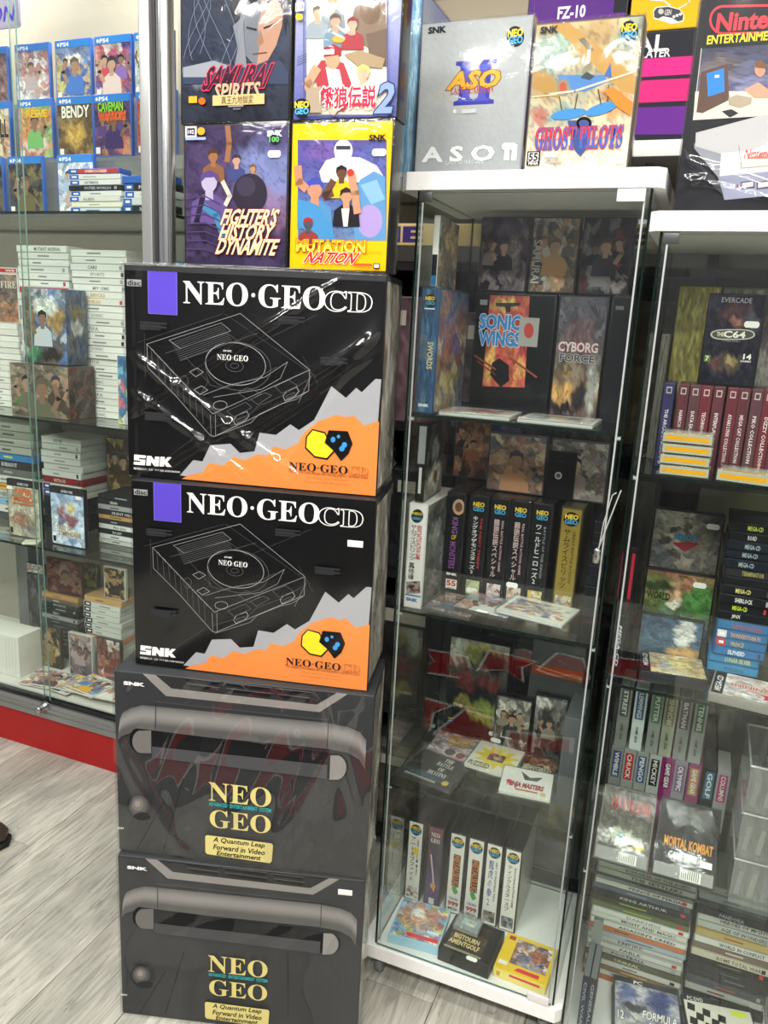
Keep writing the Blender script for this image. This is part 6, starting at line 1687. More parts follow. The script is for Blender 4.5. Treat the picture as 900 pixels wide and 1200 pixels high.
def d_race(P):
    P.art(['#8a90a8', '#a8aab8', '#b4b4ac'], [(0.2, 0.3, 0.14, 0.16, '#5a6aa0'), (0.7, 0.35, 0.18, 0.25, '#3a4a8a'), (0.3, 0.55, 0.2, 0.08, '#3a3c44')], ['#9a9cac', '#6a7090', '#c4c4bc'], 30, 0.5, 131)
    P.rect(0, 0, 1, 0.1, '#34363a'); P.text('PC', 0.3, 0.02, 0.44, 0.09, '#e8e8e4', 'bold'); P.text('12', 0.04, 0.66, 0.14, 0.82, '#e8e8e4', 'bold', ('#1a1a1c', 0.06)); P.text('FORMULA\nRACER', 0.42, 0.56, 0.95, 0.92, '#ecebe4', 'ital', ('#2a2c34', 0.05))


flat('game_case', 'racing game case with blue grey cover lying in front of the piles', 'game case', 'R4', [(262, 620), (518, 692), (490, 808), (222, 745)], B4 + 0.030, 0.014, d_race, 0.135, 0.145, False, '#3a3c3e', gB, ymax=1.575)
flat('game_case', 'game case hidden beneath the blue grey racing game', 'game case', 'R4', [(262, 620), (518, 692), (490, 808), (222, 745)], B4 + 0.015, 0.0145, d_race, 0.135, 0.145, False, '#3a3c3e', gB, ymax=1.56, ymin=1.402, zq=B4 + 0.03)
flat('game_case', 'game case with cream cover and black chequers lying in front of the piles', 'game case', 'R4', [(572, 620), (872, 695), (838, 812), (535, 765)], B4 + 0.030, 0.014, d_moto, 0.138, 0.145, False, '#3a3c3e', gB, shift=(-0.004, 0), ymax=1.594, xmax=0.294)
flat('game_case', 'dark game case under the chequered one', 'game case', 'R4', [(572, 620), (872, 695), (838, 812), (535, 765)], B4 + 0.015, 0.0145, R(['#3a3c40', '#2a2c30'], ['#55585c', '#8a8c8e'], 133, figs=0), 0.138, 0.145, False, '#3a3c3e', gB, shift=(-0.004, 0), ymax=1.575, xmax=0.294, zq=B4 + 0.03)
for k, (lb, dx, hh, c) in enumerate((('thin navy case standing at the hinge side of the bottom compartment', 0.0, 0.135, '#1c2434'), ('thin black case standing beside the thin navy one', 0.0145, 0.135, '#20222a'))):
    case_box('game_case', lb, 'game case', (-0.070 + dx, 1.425, B4), 0.0135, hh, 0.10, 0, body=c, drawuv=True, inset=0.001, group=gB, draw=lambda P, c=c: (P.fill(c), P.text('CIVIL WAR' if c == '#1c2434' else 'GENERALS', 0.25, 0.1, 0.75, 0.9, '#8a90a0', 'bold', rot=-90)),
             top=lambda Q: Q.fill('#6a6e70'))
case_box('game_case', 'grey backed case standing on edge behind the two thin cases', 'game case', (-0.068, 1.527, B4 + 0.0), 0.02, 0.19, 0.012, 0, body='#7a807e', drawuv=True, draw=lambda P: P.fill('#858b88'), group=gB, inset=0.001)

# ------------------------------------------------------------------ showcase: contents
C1_, C2_, C3_, C4_ = 1.6955, 1.1005, 0.6935, 0.1905
gS = 'blue cased games in the showcase'


def ps(title, base, pal, seed, blobs=(), tcol='#f0ece0', tbox=(0.08, 0.14, 0.92, 0.3), edge=('#2a2430', 0.04), bar='#2f7fd0'):
    def f(P):
        P.art(base, blobs, pal, 50, 0.75, seed, box=(0, 0.11, 1, 1), nx=34, ny=40)
        figures(P, pal, seed, seed % 3 + 1 if title != 'BENDY' else 0)
        P.rect(0, 0, 1, 0.115, bar)
        P.ell(0.09, 0.06, 0.035, 0.03, '#f0f4fa', 10); P.text('PS4', 0.15, 0.025, 0.4, 0.095, '#f0f4fa', 'bold', off=0.02)
        if title:
            P.text(title, *tbox, tcol, 'bold', edge, 0.02)
        P.rect(0.03, 0.86, 0.15, 0.97, '#e8e8e4')
    return f


YB, YL, YU = 1.935, 1.99, 2.045
ZB, ZL, ZU = C1_ + 0.001, C1_ + 0.171, C1_ + 0.342
riser = thing('display_riser', 'clear stepped acrylic riser carrying two rows of blue cases', 'riser', (-2.1, 0, C1_))
MB().box((-0.75, YL - 0.008, 0.0), (0.66, YL - 0.004, 0.17)).box((-0.75, YL - 0.004, 0.166), (0.66, YU - 0.004, 0.17)).box((-0.75, YU - 0.008, 0.17), (0.66, YU - 0.004, 0.341)).box((-0.75, YU - 0.004, 0.337), (0.66, YU + 0.06, 0.341)).box((-0.75, YU + 0.056, 0.0), (0.66, YU + 0.06, 0.337)).build('acrylic_sheet', TUB, riser)
PS_ROWS = [
    ('blue game case with white and red cover in the upper row of the showcase', [(62, 178), (222, 190), (232, 432), (78, 430)], YU, None, ps('', ['#e8e4e0', '#d8d0cc', '#e0dcd8'], ['#c8504a', '#d88a6a', '#f0ece8', '#b8a8a8', '#8a4a48'], 201)),
    ('blue game case with blue sky cover in the upper row of the showcase', [(250, 132), (416, 127), (425, 415), (256, 420)], YU, None, ps('', ['#d8d8c8', '#5a80c0', '#3a68b8', '#4a6aa8'], ['#4a78c0', '#d8b05a', '#3a5aa0'], 202, [(0.6, 0.55, 0.12, 0.3, '#c89a5a'), (0.5, 0.25, 0.3, 0.1, '#f0ecdc'), (0.15, 0.6, 0.12, 0.3, '#c8c060')])),
    ('blue game case with crowded purple and red cover in the upper row of the showcase', [(430, 182), (605, 176), (612, 470), (440, 476)], YU, None, ps('', ['#6a4a90', '#8a5a8a', '#a05a6a', '#6a4a9a'], ['#5a3a8a', '#c84a5a', '#d88a6a', '#e0c8c0', '#8a6ab0'], 203, [(0.5, 0.2, 0.12, 0.1, '#b83a6a'), (0.5, 0.6, 0.3, 0.06, '#e0c83a')])),
    ('blue game case with orange and green cover standing on the showcase top shelf', [(76, 440), (248, 436), (252, 715), (90, 702)], YL, None, ps('REEVE', ['#e8c83a', '#8ac07a', '#e0703a', '#d8885a'], ['#e08a3a', '#7ab86a', '#d8603a'], 204, [(0.5, 0.45, 0.14, 0.2, '#c88a6a'), (0.5, 0.75, 0.35, 0.14, '#e8dccc'), (0.5, 0.72, 0.12, 0.14, '#a86a4a')], '#e8c020', (0.25, 0.17, 0.88, 0.3), ('#d88a20', 0.03))),
    ('blue game case with sepia cover and white block title on the showcase top shelf', [(256, 432), (420, 436), (430, 716), (270, 716)], YL, None, ps('BENDY', ['#5a4a34', '#8a6a30', '#7a5a2c', '#6a4e2c'], ['#7a5c30', '#54432c', '#a08030'], 205, [(0.5, 0.6, 0.28, 0.22, '#d8a820', 0.9)], '#f0ead8', (0.12, 0.14, 0.92, 0.34), ('#2a2218', 0.05))),
    ('blue game case with violet cover and green and red title on the showcase top shelf', [(430, 490), (614, 486), (626, 776), (434, 762)], YL, None, ps('', ['#3a2c5a', '#4a3468', '#5a3a70', '#6a3a60'], ['#3c2c60', '#5a3c78', '#8a4a6a', '#d0883a'], 206, [(0.72, 0.72, 0.15, 0.2, '#c85a3a'), (0.6, 0.7, 0.06, 0.2, '#e0b040')])),
    ('blue game case with black lettered cream cover at the picture edge of the top shelf', [(-110, 440), (62, 440), (68, 686), (-100, 692)], YL, None, ps('KILL', ['#e4d8b8', '#e0d0a8', '#c8804a'], ['#e0d4b0', '#c89060'], 207, [(0.7, 0.85, 0.2, 0.1, '#b8603a')], '#2a2420', (0.45, 0.3, 0.98, 0.62), ('#e8dcc0', 0.02))),
    ('blue game case with red cover half hidden by the showcase corner post', [(622, 492), (800, 492), (810, 778), (632, 776)], YL, None, ps('', ['#c03a30', '#d0482c', '#b83a34'], ['#c8402f', '#e0883a', '#a82c2c'], 208, [(0.25, 0.45, 0.2, 0.14, '#e0b43a')])),
    ('blue game case with pale cover half hidden by the showcase corner post', [(612, 180), (790, 178), (800, 476), (620, 478)], YU, None, ps('', ['#d8dcc8', '#e0d8a0', '#d0d4c8'], ['#c8d0d8', '#e0d080', '#a8c0d0'], 209)),
    ('blue game case with dark mauve cover at the picture edge of the upper row', [(-120, 190), (44, 192), (50, 432), (-110, 432)], YU, None, ps('', ['#7a5a60', '#8a6a64', '#6a5458'], ['#5a444c', '#a8847a', '#8a5a5a'], 210))]
PS_ROWS += [
    ('blue game case with dark tangled gold cover on the glass of the top shelf', [(35, 735), (210, 738), (216, 968), (45, 966)], YB, None, ps('', ['#3a3a3c', '#44423e', '#3a3834'], ['#2a2a2c', '#6a6040', '#8a7c4a', '#4a4a4c', '#1e1e22'], 211)),
    ('blue game case with dark art at the picture edge of the top shelf', [(-140, 735), (30, 738), (38, 968), (-130, 966)], YB, None, ps('', ['#44423e', '#3a3834'], ['#2a2a2c', '#6a6040', '#5a5648'], 213)),
    ('blue game case with icy white cover behind the lying cases of the top shelf', [(262, 730), (432, 735), (436, 968), (268, 966)], YB, None, ps('', ['#c8d4e0', '#b8c8dc', '#d0d8e0'], ['#a8bcd8', '#e0e8f0', '#8aa8d0', '#c8a8a0'], 212, bar='#3a88d8'))]
for lb, quad, y, z, dr in PS_ROWS:
    zz = {YB: ZB, YL: ZL, YU: ZU}[y]
    t = upright('game_case', lb, 'game case', 'L1', quad, y, 0.014, dr, z=zz, drawuv=True, w=0.135, h=0.168, group=gS, body='#2f62b8', inset=0.0035)
    if 'violet cover and green' in lb:
        Q = Print(0.10, 0.05)
        Q.text('CAVEMAN', 0, 0, 0.9, 0.48, '#8ad03a', 'bold', ('#1c3a14', 0.05), 0.03)
        Q.text('WARRIORS', 0.02, 0.5, 1.0, 0.98, '#e0442c', 'bold', ('#f0c040', 0.03), 0.03)
        Q.build('title_lettering', t, (0.02, -0.0045, 0.095))
W3 = '#d8d8d2'
pst = '#2a5cb0'
stack('the pile before the icy cover', 'L1', [(320, 768), (556, 772), (552, 972), (318, 968)], 1.872, C1_ + 0.0005, 0.05,
      [('red-labelled blue', '#2f62b8', '#b83a34', 'OVERCOOKED', '#f0e0d8', pst), ('white', '#e0e2e4', W3, '', '#9aa', pst), ('white', '#e0e2e4', W3, 'HITMAN', '#667', pst), ('black', '#20242a', '#1c2026', 'OUTER WORLDS', '#aab4be', None), ('white', '#e0e2e4', W3, '', '#889', pst), ('pale', '#c8d0d8', '#d0d0c4', 'ALIEN', '#776', pst), ('cream', '#d8d4c4', '#dedac8', '', '#998', None), ('blue-tagged', '#8aa8d8', '#c8d0d4', '', '#667', pst)], seed=31, group='piled blue cases')
stack('the pile beside the showcase post', 'L1', [(568, 800), (790, 806), (786, 968), (560, 966)], 1.872, C1_ + 0.0005, 0.05,
      [('blue', '#2f62b8', '#2f62b8', None, '#fff', None), ('black white-lettered', '#20242a', '#24282e', 'POKER', '#e8e8e4', pst), ('white', '#e0e2e4', W3, '', '#9aa', pst), ('grey', '#b8c0c8', '#c8ccc8', '', '#778', pst), ('black lettered', '#20242a', '#1c2026', 'DOOM', '#d8d8d4', pst)], seed=32, group='piled blue cases')
sg = thing('hanging_sign', 'lilac translucent sign with glowing violet lettering hanging in the showcase', 'sign', tuple(on_y(-60, 40, 1.90)))
MB().bevbox((0, 0, 0), (0.27, 0.006, 0.27), 0.01).build('panel', clear_mat('lilac_acrylic', '#cfc8ea', 0.08, 0.1, 0.6, haze=0.25), sg)
q_ = Print(0.25, 0.04)
q_.text('STATION', 0, 0, 1, 1, '#4a34c0', 'ital', None, 0.01)
q_.build('lettering', sg, (0.012, -0.0005, 0.015))
q_ = Print(0.26, 0.16)
q_.poly([(0.1, 0.6), (0.5, 0.2), (0.95, 0.5), (0.9, 0.62), (0.5, 0.42), (0.2, 0.8)], '#5a3fd0')
q_.build('emblem', sg, (0.005, -0.0005, 0.10))

# second shelf: white cases in tall piles, two wrapped figure boxes
wh = lambda i, tx='', tc='#8a8c88', tg=None: ('white', '#d8d8d0', ['#e2e2da', '#dcdcd4', '#e6e6e0'][i % 3], tx, tc, tg)
ra = [wh(0, 'MUTANT ARSENAL', '#55585a')] + [wh(i) for i in range(1, 6)] + [('red-banded white', '#d8d8d0', '#c8352f', 'INTERPOL', '#f0e0dc', None)] + [wh(i) for i in range(7, 25)]
stack('the white pile behind the blue figure box', 'L2', [(75, 88), (312, 94), (330, 1010), (110, 985)], 1.98, C2_ + 0.0005, 0.14, ra, seed=41, group='white game cases', h=0.515)
rb = [wh(i) for i in range(2)] + [wh(2, 'CARS', '#55575a')] + [wh(i, ['', 'MY SIMS', '', 'SPORTS'][i % 4]) for i in range(3, 6)] + [('red-tagged white', '#d8d8d0', '#e0e0d8', 'BRICKS', '#c8a020', '#c83a2c'), ('white', '#d8d8d0', '#dedcd4', 'GOBLIN', '#d8a020', None)] + [wh(i, ['', 'FIFA', '', '', 'SONIC'][i % 5]) for i in range(8, 25)]
stack('the white pile beside the top carton', 'L2', [(322, 118), (580, 124), (590, 1030), (350, 1010)], 1.98, C2_ + 0.0005, 0.14, rb, seed=42, group='white game cases', h=0.505)
rc = [wh(i) for i in range(14)]
stack('the white pile at the picture edge', 'L2', [(-130, 448), (82, 450), (95, 985), (-110, 965)], 1.98, C2_ + 0.0005, 0.14, rc, seed=43, group='white game cases', h=0.272)
upright('game_case', 'case with misty fire coloured cover standing on the edge pile of white cases', 'game case', 'L2', [(-100, 165), (76, 168), (80, 448), (-90, 445)], 1.985, 0.015, lambda P: (P.art(['#8a8070', '#7a6a60', '#9a6a50', '#b87a4a'], [], ['#6a5c54', '#a87a5a', '#c8905a', '#8a7a70'], 40, 0.6, 221), P.text('FIRE', 0.55, 0.14, 0.98, 0.28, '#d8d0c4', 'serif')), z=C2_ + 0.273, h=0.155, drawuv=True, group='white game cases', body='#d8d8d0')
upright('game_case', 'red game case lying flat on the fire coloured one', 'game case', 'L2', [(-110, 112), (66, 118), (70, 156), (-105, 152)], 1.985, 0.11, lambda P: (P.fill('#c8302c'), P.text('WII', 0.7, 0.2, 0.95, 0.85, '#f0e4e0', 'bold')), z=C2_ + 0.4285, h=0.018, drawuv=True, group='white game cases', body='#d8d8d0')
brown_front = R(['#a8907a', '#7a6a58', '#6a5a44', '#5a4c3c'], ['#8a7660', '#4a4034', '#a89478', '#6a6a54'], 222, blobs=[(0.55, 0.85, 0.25, 0.1, '#b09a5a'), (0.15, 0.75, 0.09, 0.1, '#3f7a3a')])
tb = upright('figure_box', 'brown boxed game in crumpled clear wrap on the second shelf', 'box', 'L2', [(38, 722), (312, 745), (322, 1005), (62, 975)], 1.865, 0.11, brown_front, z=C2_ + 0.0005, body='#5a463a', side=lambda Q: Q.art(['#6a5a50', '#55443c', '#4a3c34'], [], ['#3c302c', '#7a6458', '#8a4a3c', '#5a4c44'], 50, 0.7, 223), sleeve=SLEEVE, inset=0.001)
tz = C2_ + 0.0005 + stand('L2', [(38, 722), (312, 745), (322, 1005), (62, 975)], 1.865, 0, C2_ + 0.0005)[2] + 0.003
upright('figure_box', 'blue boxed game with golden scene standing on the brown wrapped box', 'box', 'L2', [(90, 375), (298, 380), (312, 705), (118, 700)], 1.885, 0.085, R(['#8a9cb0', '#6a8ab8', '#3a6ab0', '#3a4a50'], ['#4a78b8', '#8ab0d0', '#6a5c44', '#c8d0d4'], 224, blobs=[(0.15, 0.45, 0.18, 0.4, '#7a6a50'), (0.75, 0.4, 0.2, 0.18, '#b08a3c'), (0.5, 0.25, 0.25, 0.14, '#d8dcd4'), (0.22, 0.88, 0.14, 0.1, '#3f8a4a'), (0.62, 0.88, 0.25, 0.08, '#2a2418')]), z=tz, body='#3a5a80', side=lambda Q: Q.art(['#4a6a9a', '#5a6a80', '#3a4450'], [(0.5, 0.5, 0.3, 0.1, '#d0d0c8'), (0.5, 0.3, 0.3, 0.1, '#8a7a4a')], ['#3a5a90', '#6a7480', '#8a8474'], 40, 0.6, 225), sleeve=SLEEVE, inset=0.001, h=0.222)
stack('the small blue pile', 'L2', [(588, 176), (760, 182), (764, 232), (590, 228)], 2.145, C2_ + 0.46, 0.1, [('light blue', '#5aa0c8', '#6ab0d0', '', '#fff', None), ('pale blue', '#8ac0d8', '#a8d0e0', '', '#667', None)], seed=44, group='white game cases', h=0.036)
upright('game_case', 'blue game case standing upright on end beside the top carton', 'game case', 'L2', [(542, 690), (690, 695), (690, 1010), (535, 1000)], 1.90, 0.014, R(['#3a7aa8', '#4a90b8', '#3a86a0'], ['#2f6a98', '#6ab0c8', '#d84a4a', '#e0d84a', '#e8e8e0'], 226, figs=0), z=C2_ + 0.0005, group='white game cases', body='#d8d8d0')

# third shelf
gC = 'games on the third showcase shelf'
rd = [('grey', '#8a8c84', '#a0a298', '', '#666', None), ('olive grey', '#7a7c70', '#96988a', '', '#555', None), ('pale grey', '#9a9c94', '#b4b6ac', '', '#666', None), ('silver', '#8a8c84', '#a8aaa0', '', '#555', None), ('blue', '#2f6aa8', '#3f80bc', '', '#c8d840', None), ('black', '#2a2a2c', '#333436', 'BURNOUT', '#d8d8d4', None), ('dim grey', '#5a5c5a', '#6a6c6a', '', '#aaa', None), ('white', '#c8cac4', '#d8dad4', '', '#888', None), ('yellow banded', '#c8c4b0', '#d8b04a', '', '#a8742a', None), ('light grey', '#b0b2ac', '#c4c6c0', 'NEED FOR SPEED', '#55585a', None), ('blue-grey', '#7a98b8', '#8ab0cc', '', '#456', None), ('white banded', '#c8cac4', '#d0d2cc', '', '#844', None), ('dark', '#3a3c3e', '#4a4c4e', '', '#888', None)]
stack('the mixed pile behind the tan cover', 'L3', [(-90, 125), (140, 150), (170, 610), (-60, 590)], 2.02, C3_ + 0.0005, 0.14, rd, seed=51, group=gC)
re_ = [('white', '#c8cac4', '#dadcd4', 'RIDGE', '#888', None)] + [('white', '#c8cac4', '#d6d8d0', '', '#999', None) for w_ in ('ribbed', 'faded', 'plain', 'spotted', 'flat')] + [('dark red', '#7a1c20', '#8a2226', 'METROID', '#d8b8b0', None), ('blue-tagged white', '#c8cac4', '#dcded6', '', '#999', '#2a3c8a'), ('cream', '#d0ccb8', '#d8d4c0', '', '#a8982a', '#2a3c8a'), ('black', '#202224', '#26282a', '', '#777', None)] + [('black', '#1c1e20', '#24262a', '', '#667', None) for w_ in ('upper', 'middle', 'lower', 'lowest')]
stack('the pile behind the pale blue cover', 'L3', [(185, 198), (362, 216), (385, 660), (205, 640)], 2.02, C3_ + 0.0005, 0.14, re_, seed=52, group=gC)


def gcube(tt, base, pal, seed, blobs, tcol, tbox):
    def f(P):
        P.art(base, blobs, pal, 40, 0.5, seed, box=(0, 0.1, 1, 1), nx=34, ny=44)
        P.rect(0, 0, 1, 0.1, '#26282c'); P.text('GAMECUBE', 0.32, 0.03, 0.68, 0.075, '#c8ccd0', 'bold', res=1)
        for (s_, b_) in zip(tt, tbox):
            P.text(s_, *b_, tcol, 'bold', ('#f0e8d0' if tcol < '#b' else '#5a3a1c', 0.04), 0.02)
        P.rect(0.03, 0.86, 0.12, 0.96, '#2a2a2c')
    return f


upright('game_case', 'case with tan cover and orange two-line title on the third shelf', 'game case', 'L3', [(33, 392), (222, 402), (232, 668), (40, 662)], 1.885, 0.015, gcube(['PAPER', 'MARIO', 'THE THOUSAND-YEAR DOOR'], ['#b8b49a', '#c4be9e', '#b0aa8c'], ['#a8a488', '#c8c4a8', '#9a9c8c'], 231, [(0.35, 0.66, 0.22, 0.14, '#a8583c', 0.7), (0.6, 0.7, 0.2, 0.14, '#8a6a50', 0.7), (0.7, 0.85, 0.2, 0.06, '#5a6a8a', 0.6)], '#d8703a', [(0.25, 0.13, 0.78, 0.24), (0.2, 0.26, 0.82, 0.37), (0.15, 0.39, 0.85, 0.43)]), z=C3_ + 0.0005, drawuv=True, w=0.137, h=0.19, group=gC, stick=[(0.1, 0.85)])
upright('game_case', 'case with pale blue cover and brown script title on the third shelf', 'game case', 'L3', [(230, 412), (432, 418), (438, 692), (235, 692)], 1.88, 0.015, gcube(['TALES OF', 'SYMPHONIA'], ['#8ab0d8', '#b8cce4', '#d0dcec', '#c4d4e8'], ['#a8c4e4', '#d8e4f0', '#98b8dc'], 232, [(0.6, 0.25, 0.12, 0.1, '#e0c85a', 0.9), (0.32, 0.35, 0.12, 0.12, '#a84a50', 0.8), (0.6, 0.5, 0.2, 0.12, '#8a2f3c', 0.9), (0.3, 0.52, 0.1, 0.12, '#5a4a7a', 0.8), (0.65, 0.9, 0.14, 0.08, '#5a80c0', 0.7)], '#9a7a3c', [(0.15, 0.66, 0.6, 0.74), (0.2, 0.75, 0.9, 0.84)]), z=C3_ + 0.0005, drawuv=True, w=0.137, h=0.19, group=gC, stick=[(0.85, 0.86)])
flat('memory_card', 'small cream memory card lying before the tan cover', 'memory card', 'L3', [(118, 668), (186, 672), (176, 692), (104, 694)], C3_ + 0.0005, 0.007, lambda P: (P.fill('#dcd8c4'), P.rect(0.2, 0.3, 0.8, 0.7, '#c8c4b0')), 0.05, 0.04, False, '#d8d4c0', gC)
rf = [('black', '#1c1e22', '#26282c', '', '#9aa', None), ('black white-lettered', '#1c1e22', '#2a2c30', 'GRAN', '#d8d8d4', None), ('grey', '#8a8c8a', '#9a9c9a', '', '#444', None), ('black lined', '#1c1e22', '#2c2e32', 'SILENT HILL', '#c8c8c4', None), ('tan', '#a8844a', '#b8925a', '', '#654', None), ('black grey', '#1c1e22', '#303236', '', '#aaa', None), ('white', '#c8cac6', '#dcdeda', 'PRO EVO', '#333', None), ('black bold', '#1c1e22', '#202226', 'ROCKY', '#e0e0dc', None), ('white', '#c8cac6', '#d4d6d2', '', '#555', None), ('silver', '#a8aaa6', '#b8bab6', '', '#555', None)]
stack('the dark pile beside the pale blue cover', 'L3', [(440, 468), (640, 486), (646, 760), (455, 735)], 1.965, C3_ + 0.0005, 0.14, rf, seed=53, group=gC)
upright('game_box', 'clear boxed game with gold and black art at the back of the third shelf', 'game box', 'L3', [(486, 255), (650, 262), (655, 520), (494, 505)], 2.125, 0.05, R(['#2a2624', '#7a6230', '#8a6f34', '#3a342c'], ['#a8843a', '#1c1a1c', '#c8a858', '#4a3c24'], 234), z=C3_ + 0.13, h=0.19, group=gC, body='#2a2a2c', sleeve=SLEEVE)
stack('the black pile behind', 'L3', [(492, 505), (655, 520), (660, 640), (502, 620)], 2.12, C3_ + 0.0005, 0.1, [('black', '#1a1c1e', '#222428', None, '#555', None)] * 7, seed=54, group=gC, h=0.128)
upright('game_box', 'black carton standing behind the piles of the third shelf', 'box', 'L3', [(360, 210), (475, 215), (490, 600), (375, 585)], 2.172, 0.085, R(['#1c1e20', '#26282a', '#1a1c1e'], ['#141618', '#2c2e30', '#3a3634'], 235, figs=0), z=C3_ + 0.0005, group=gC, body='#1c1e20')

# deck of the showcase: upright cases, piles and lying magazines
gD = 'games on the showcase deck'
dk = [('orange-topped', '#b8905a', '#c89a5c', '', '#864', None), ('brown', '#8a7a6a', '#6a5a50', '', '#ccc', None), ('black green', '#1c2622', '#20302c', 'BIOSHOCK', '#a8b8b0', None), ('black', '#1c1e20', '#24282a', '', '#9aa', None), ('black', '#1c1e20', '#202426', 'HALO', '#c8d0d0', None), ('grey under', '#8a8c88', '#a8aaa4', '', '#555', None)]
for i in range(9):
    dk.append(('dark', '#34363a', '#44464a', '', '#888', None))
stack('the pile behind the gold figure cover', 'D', [(180, 275), (448, 330), (460, 870), (200, 800)], 2.06, C4_ + 0.0005, 0.13, dk, seed=61, group=gD)
dl = [('orange-edged', '#c8a070', '#d0a468', '', '#864', None)] + [('white', '#c4c6c0', '#d6d8d0', '', '#9a9c98', '#2a2c30') for w_ in ('upper', 'barred', 'clean', 'yellow-stickered', 'pale', 'soft')] + [('orange', '#b8744a', '#c07c50', '', '#d8c0a8', None)] + [('white', '#c4c6c0', '#d0d2cc', '', '#9a9c98', '#2a2c30') for w_ in ('first', 'second', 'third', 'fourth', 'fifth', 'sixth')]
stack('the pile behind the red and white cover', 'D', [(490, 300), (765, 350), (775, 900), (510, 850)], 2.03, C4_ + 0.0005, 0.13, dl, seed=62, group=gD)
for lb, quad, y, dr in (
        ('black case with golden figure cover upright on the showcase deck', [(142, 520), (318, 545), (330, 868), (152, 840)], 1.985, R(['#2a2620', '#4a3c24', '#5a4828', '#2c2620'], ['#3a3020', '#8a7440', '#c8b478', '#1e1c18'], 241, [(0.5, 0.4, 0.2, 0.3, '#b8985a', 0.8), (0.5, 0.8, 0.15, 0.15, '#a88a4c', 0.8)])),
        ('white case with orange band and violet grey cover upright on the showcase deck', [(378, 580), (552, 600), (560, 905), (392, 880)], 1.972, R(['#c8946a', '#8a8a94', '#7a6a74', '#6a5a60'], ['#9a8a90', '#5a5464', '#b0a0a0', '#8a6a6a'], 242)),
        ('black case with red and white sketch cover upright on the showcase deck', [(588, 612), (762, 640), (770, 940), (596, 915)], 1.96, R(['#8a4a40', '#a85a4a', '#c8b0a4'], ['#7a3a34', '#b8685a', '#e0d8d0', '#4a2c2c'], 243))):
    upright('game_case', lb, 'game case', 'D', quad, y, 0.015, dr, z=C4_ + 0.0005, group=gD, body='#2a2c2e' if 'white case' not in lb else '#c8cac4', sleeve=SLEEVE, stick=[(0.15, 0.9)] if 'golden' in lb else None)
up2 = [('dark red case standing on the pile behind the gold figure', [(215, 20), (478, 60), (475, 215), (222, 205)], 2.075, R(['#5a2026', '#6a2a2c', '#55242a'], ['#4a1a20', '#8a5a48', '#7a3034'], 244, [(0.5, 0.5, 0.12, 0.5, '#8a6a58')])),
       ('case with green and black cover standing between the two deck piles', [(485, 62), (598, 80), (600, 225), (490, 215)], 2.168, R(['#4a4a2c', '#3a3c24', '#5a5430'], ['#2a2c1c', '#7a7a3c', '#a8943c'], 245)),
       ('case with yellow figure cover standing on the pile behind the red and white cover', [(640, 85), (800, 110), (800, 290), (645, 275)], 2.045, R(['#3a2c24', '#8a6a34', '#a8843c'], ['#c8a040', '#2a2420', '#8a4a2c', '#d8c070'], 246))]
zt1 = C4_ + 0.0005 + stand('D', [(180, 275), (448, 330), (460, 870), (200, 800)], 2.06, 0, C4_ + 0.0005)[2] + 0.001
zt2 = C4_ + 0.0005 + stand('D', [(490, 300), (765, 350), (775, 900), (510, 850)], 2.03, 0, C4_ + 0.0005)[2] + 0.001
for (lb, quad, y, dr), z in zip(up2, (zt1, zt1, zt2)):
    w_ = 0.135
    upright('game_case', lb, 'game case', 'D', quad, y, 0.014, dr, z=z, group=gD, body='#d8d8d4' if 'yellow' in lb else '#3a2a2a')
upright('game_case', 'case with red corner and grey sketch cover at the back of the deck', 'game case', 'D', [(62, 50), (195, 80), (205, 380), (85, 350)], 2.16, 0.015, R(['#b8b8b4', '#c4c4be', '#a8a8a2'], ['#8a8a84', '#d0d0ca', '#9a9a92', '#b83a34'], 247, figs=0), z=C4_ + 0.26, group=gD, body='#2a2a2c')
upright('game_box', 'grey carton under the sketch cover at the back of the deck', 'box', 'D', [(85, 350), (240, 380), (250, 800), (100, 760)], 2.155, 0.07, R(['#5a5c5e', '#4a4c4e'], ['#3a3c3e', '#6a6c6e'], 248, figs=0), z=C4_ + 0.0005, h=0.258, group=gD, body='#4a4c4e')
cb = upright('carton', 'plain white carton standing at the picture edge of the showcase deck', 'box', 'L4', [(-200, 225), (82, 232), (92, 500), (-200, 440)], 1.87, 0.10, lambda P: (P.fill('#e4e2da'), [P.line([(30 + 14 * k, 260), (34 + 14 * k, 450)], 0.0012, '#b8b6ae') for k in range(4)]), z=C4_ + 0.0005, body='#e6e4dc')
XC = cb.location.x + stand('L4', [(-200, 225), (82, 232), (92, 500), (-200, 440)], 1.87, 0, C4_)[1] + 0.004
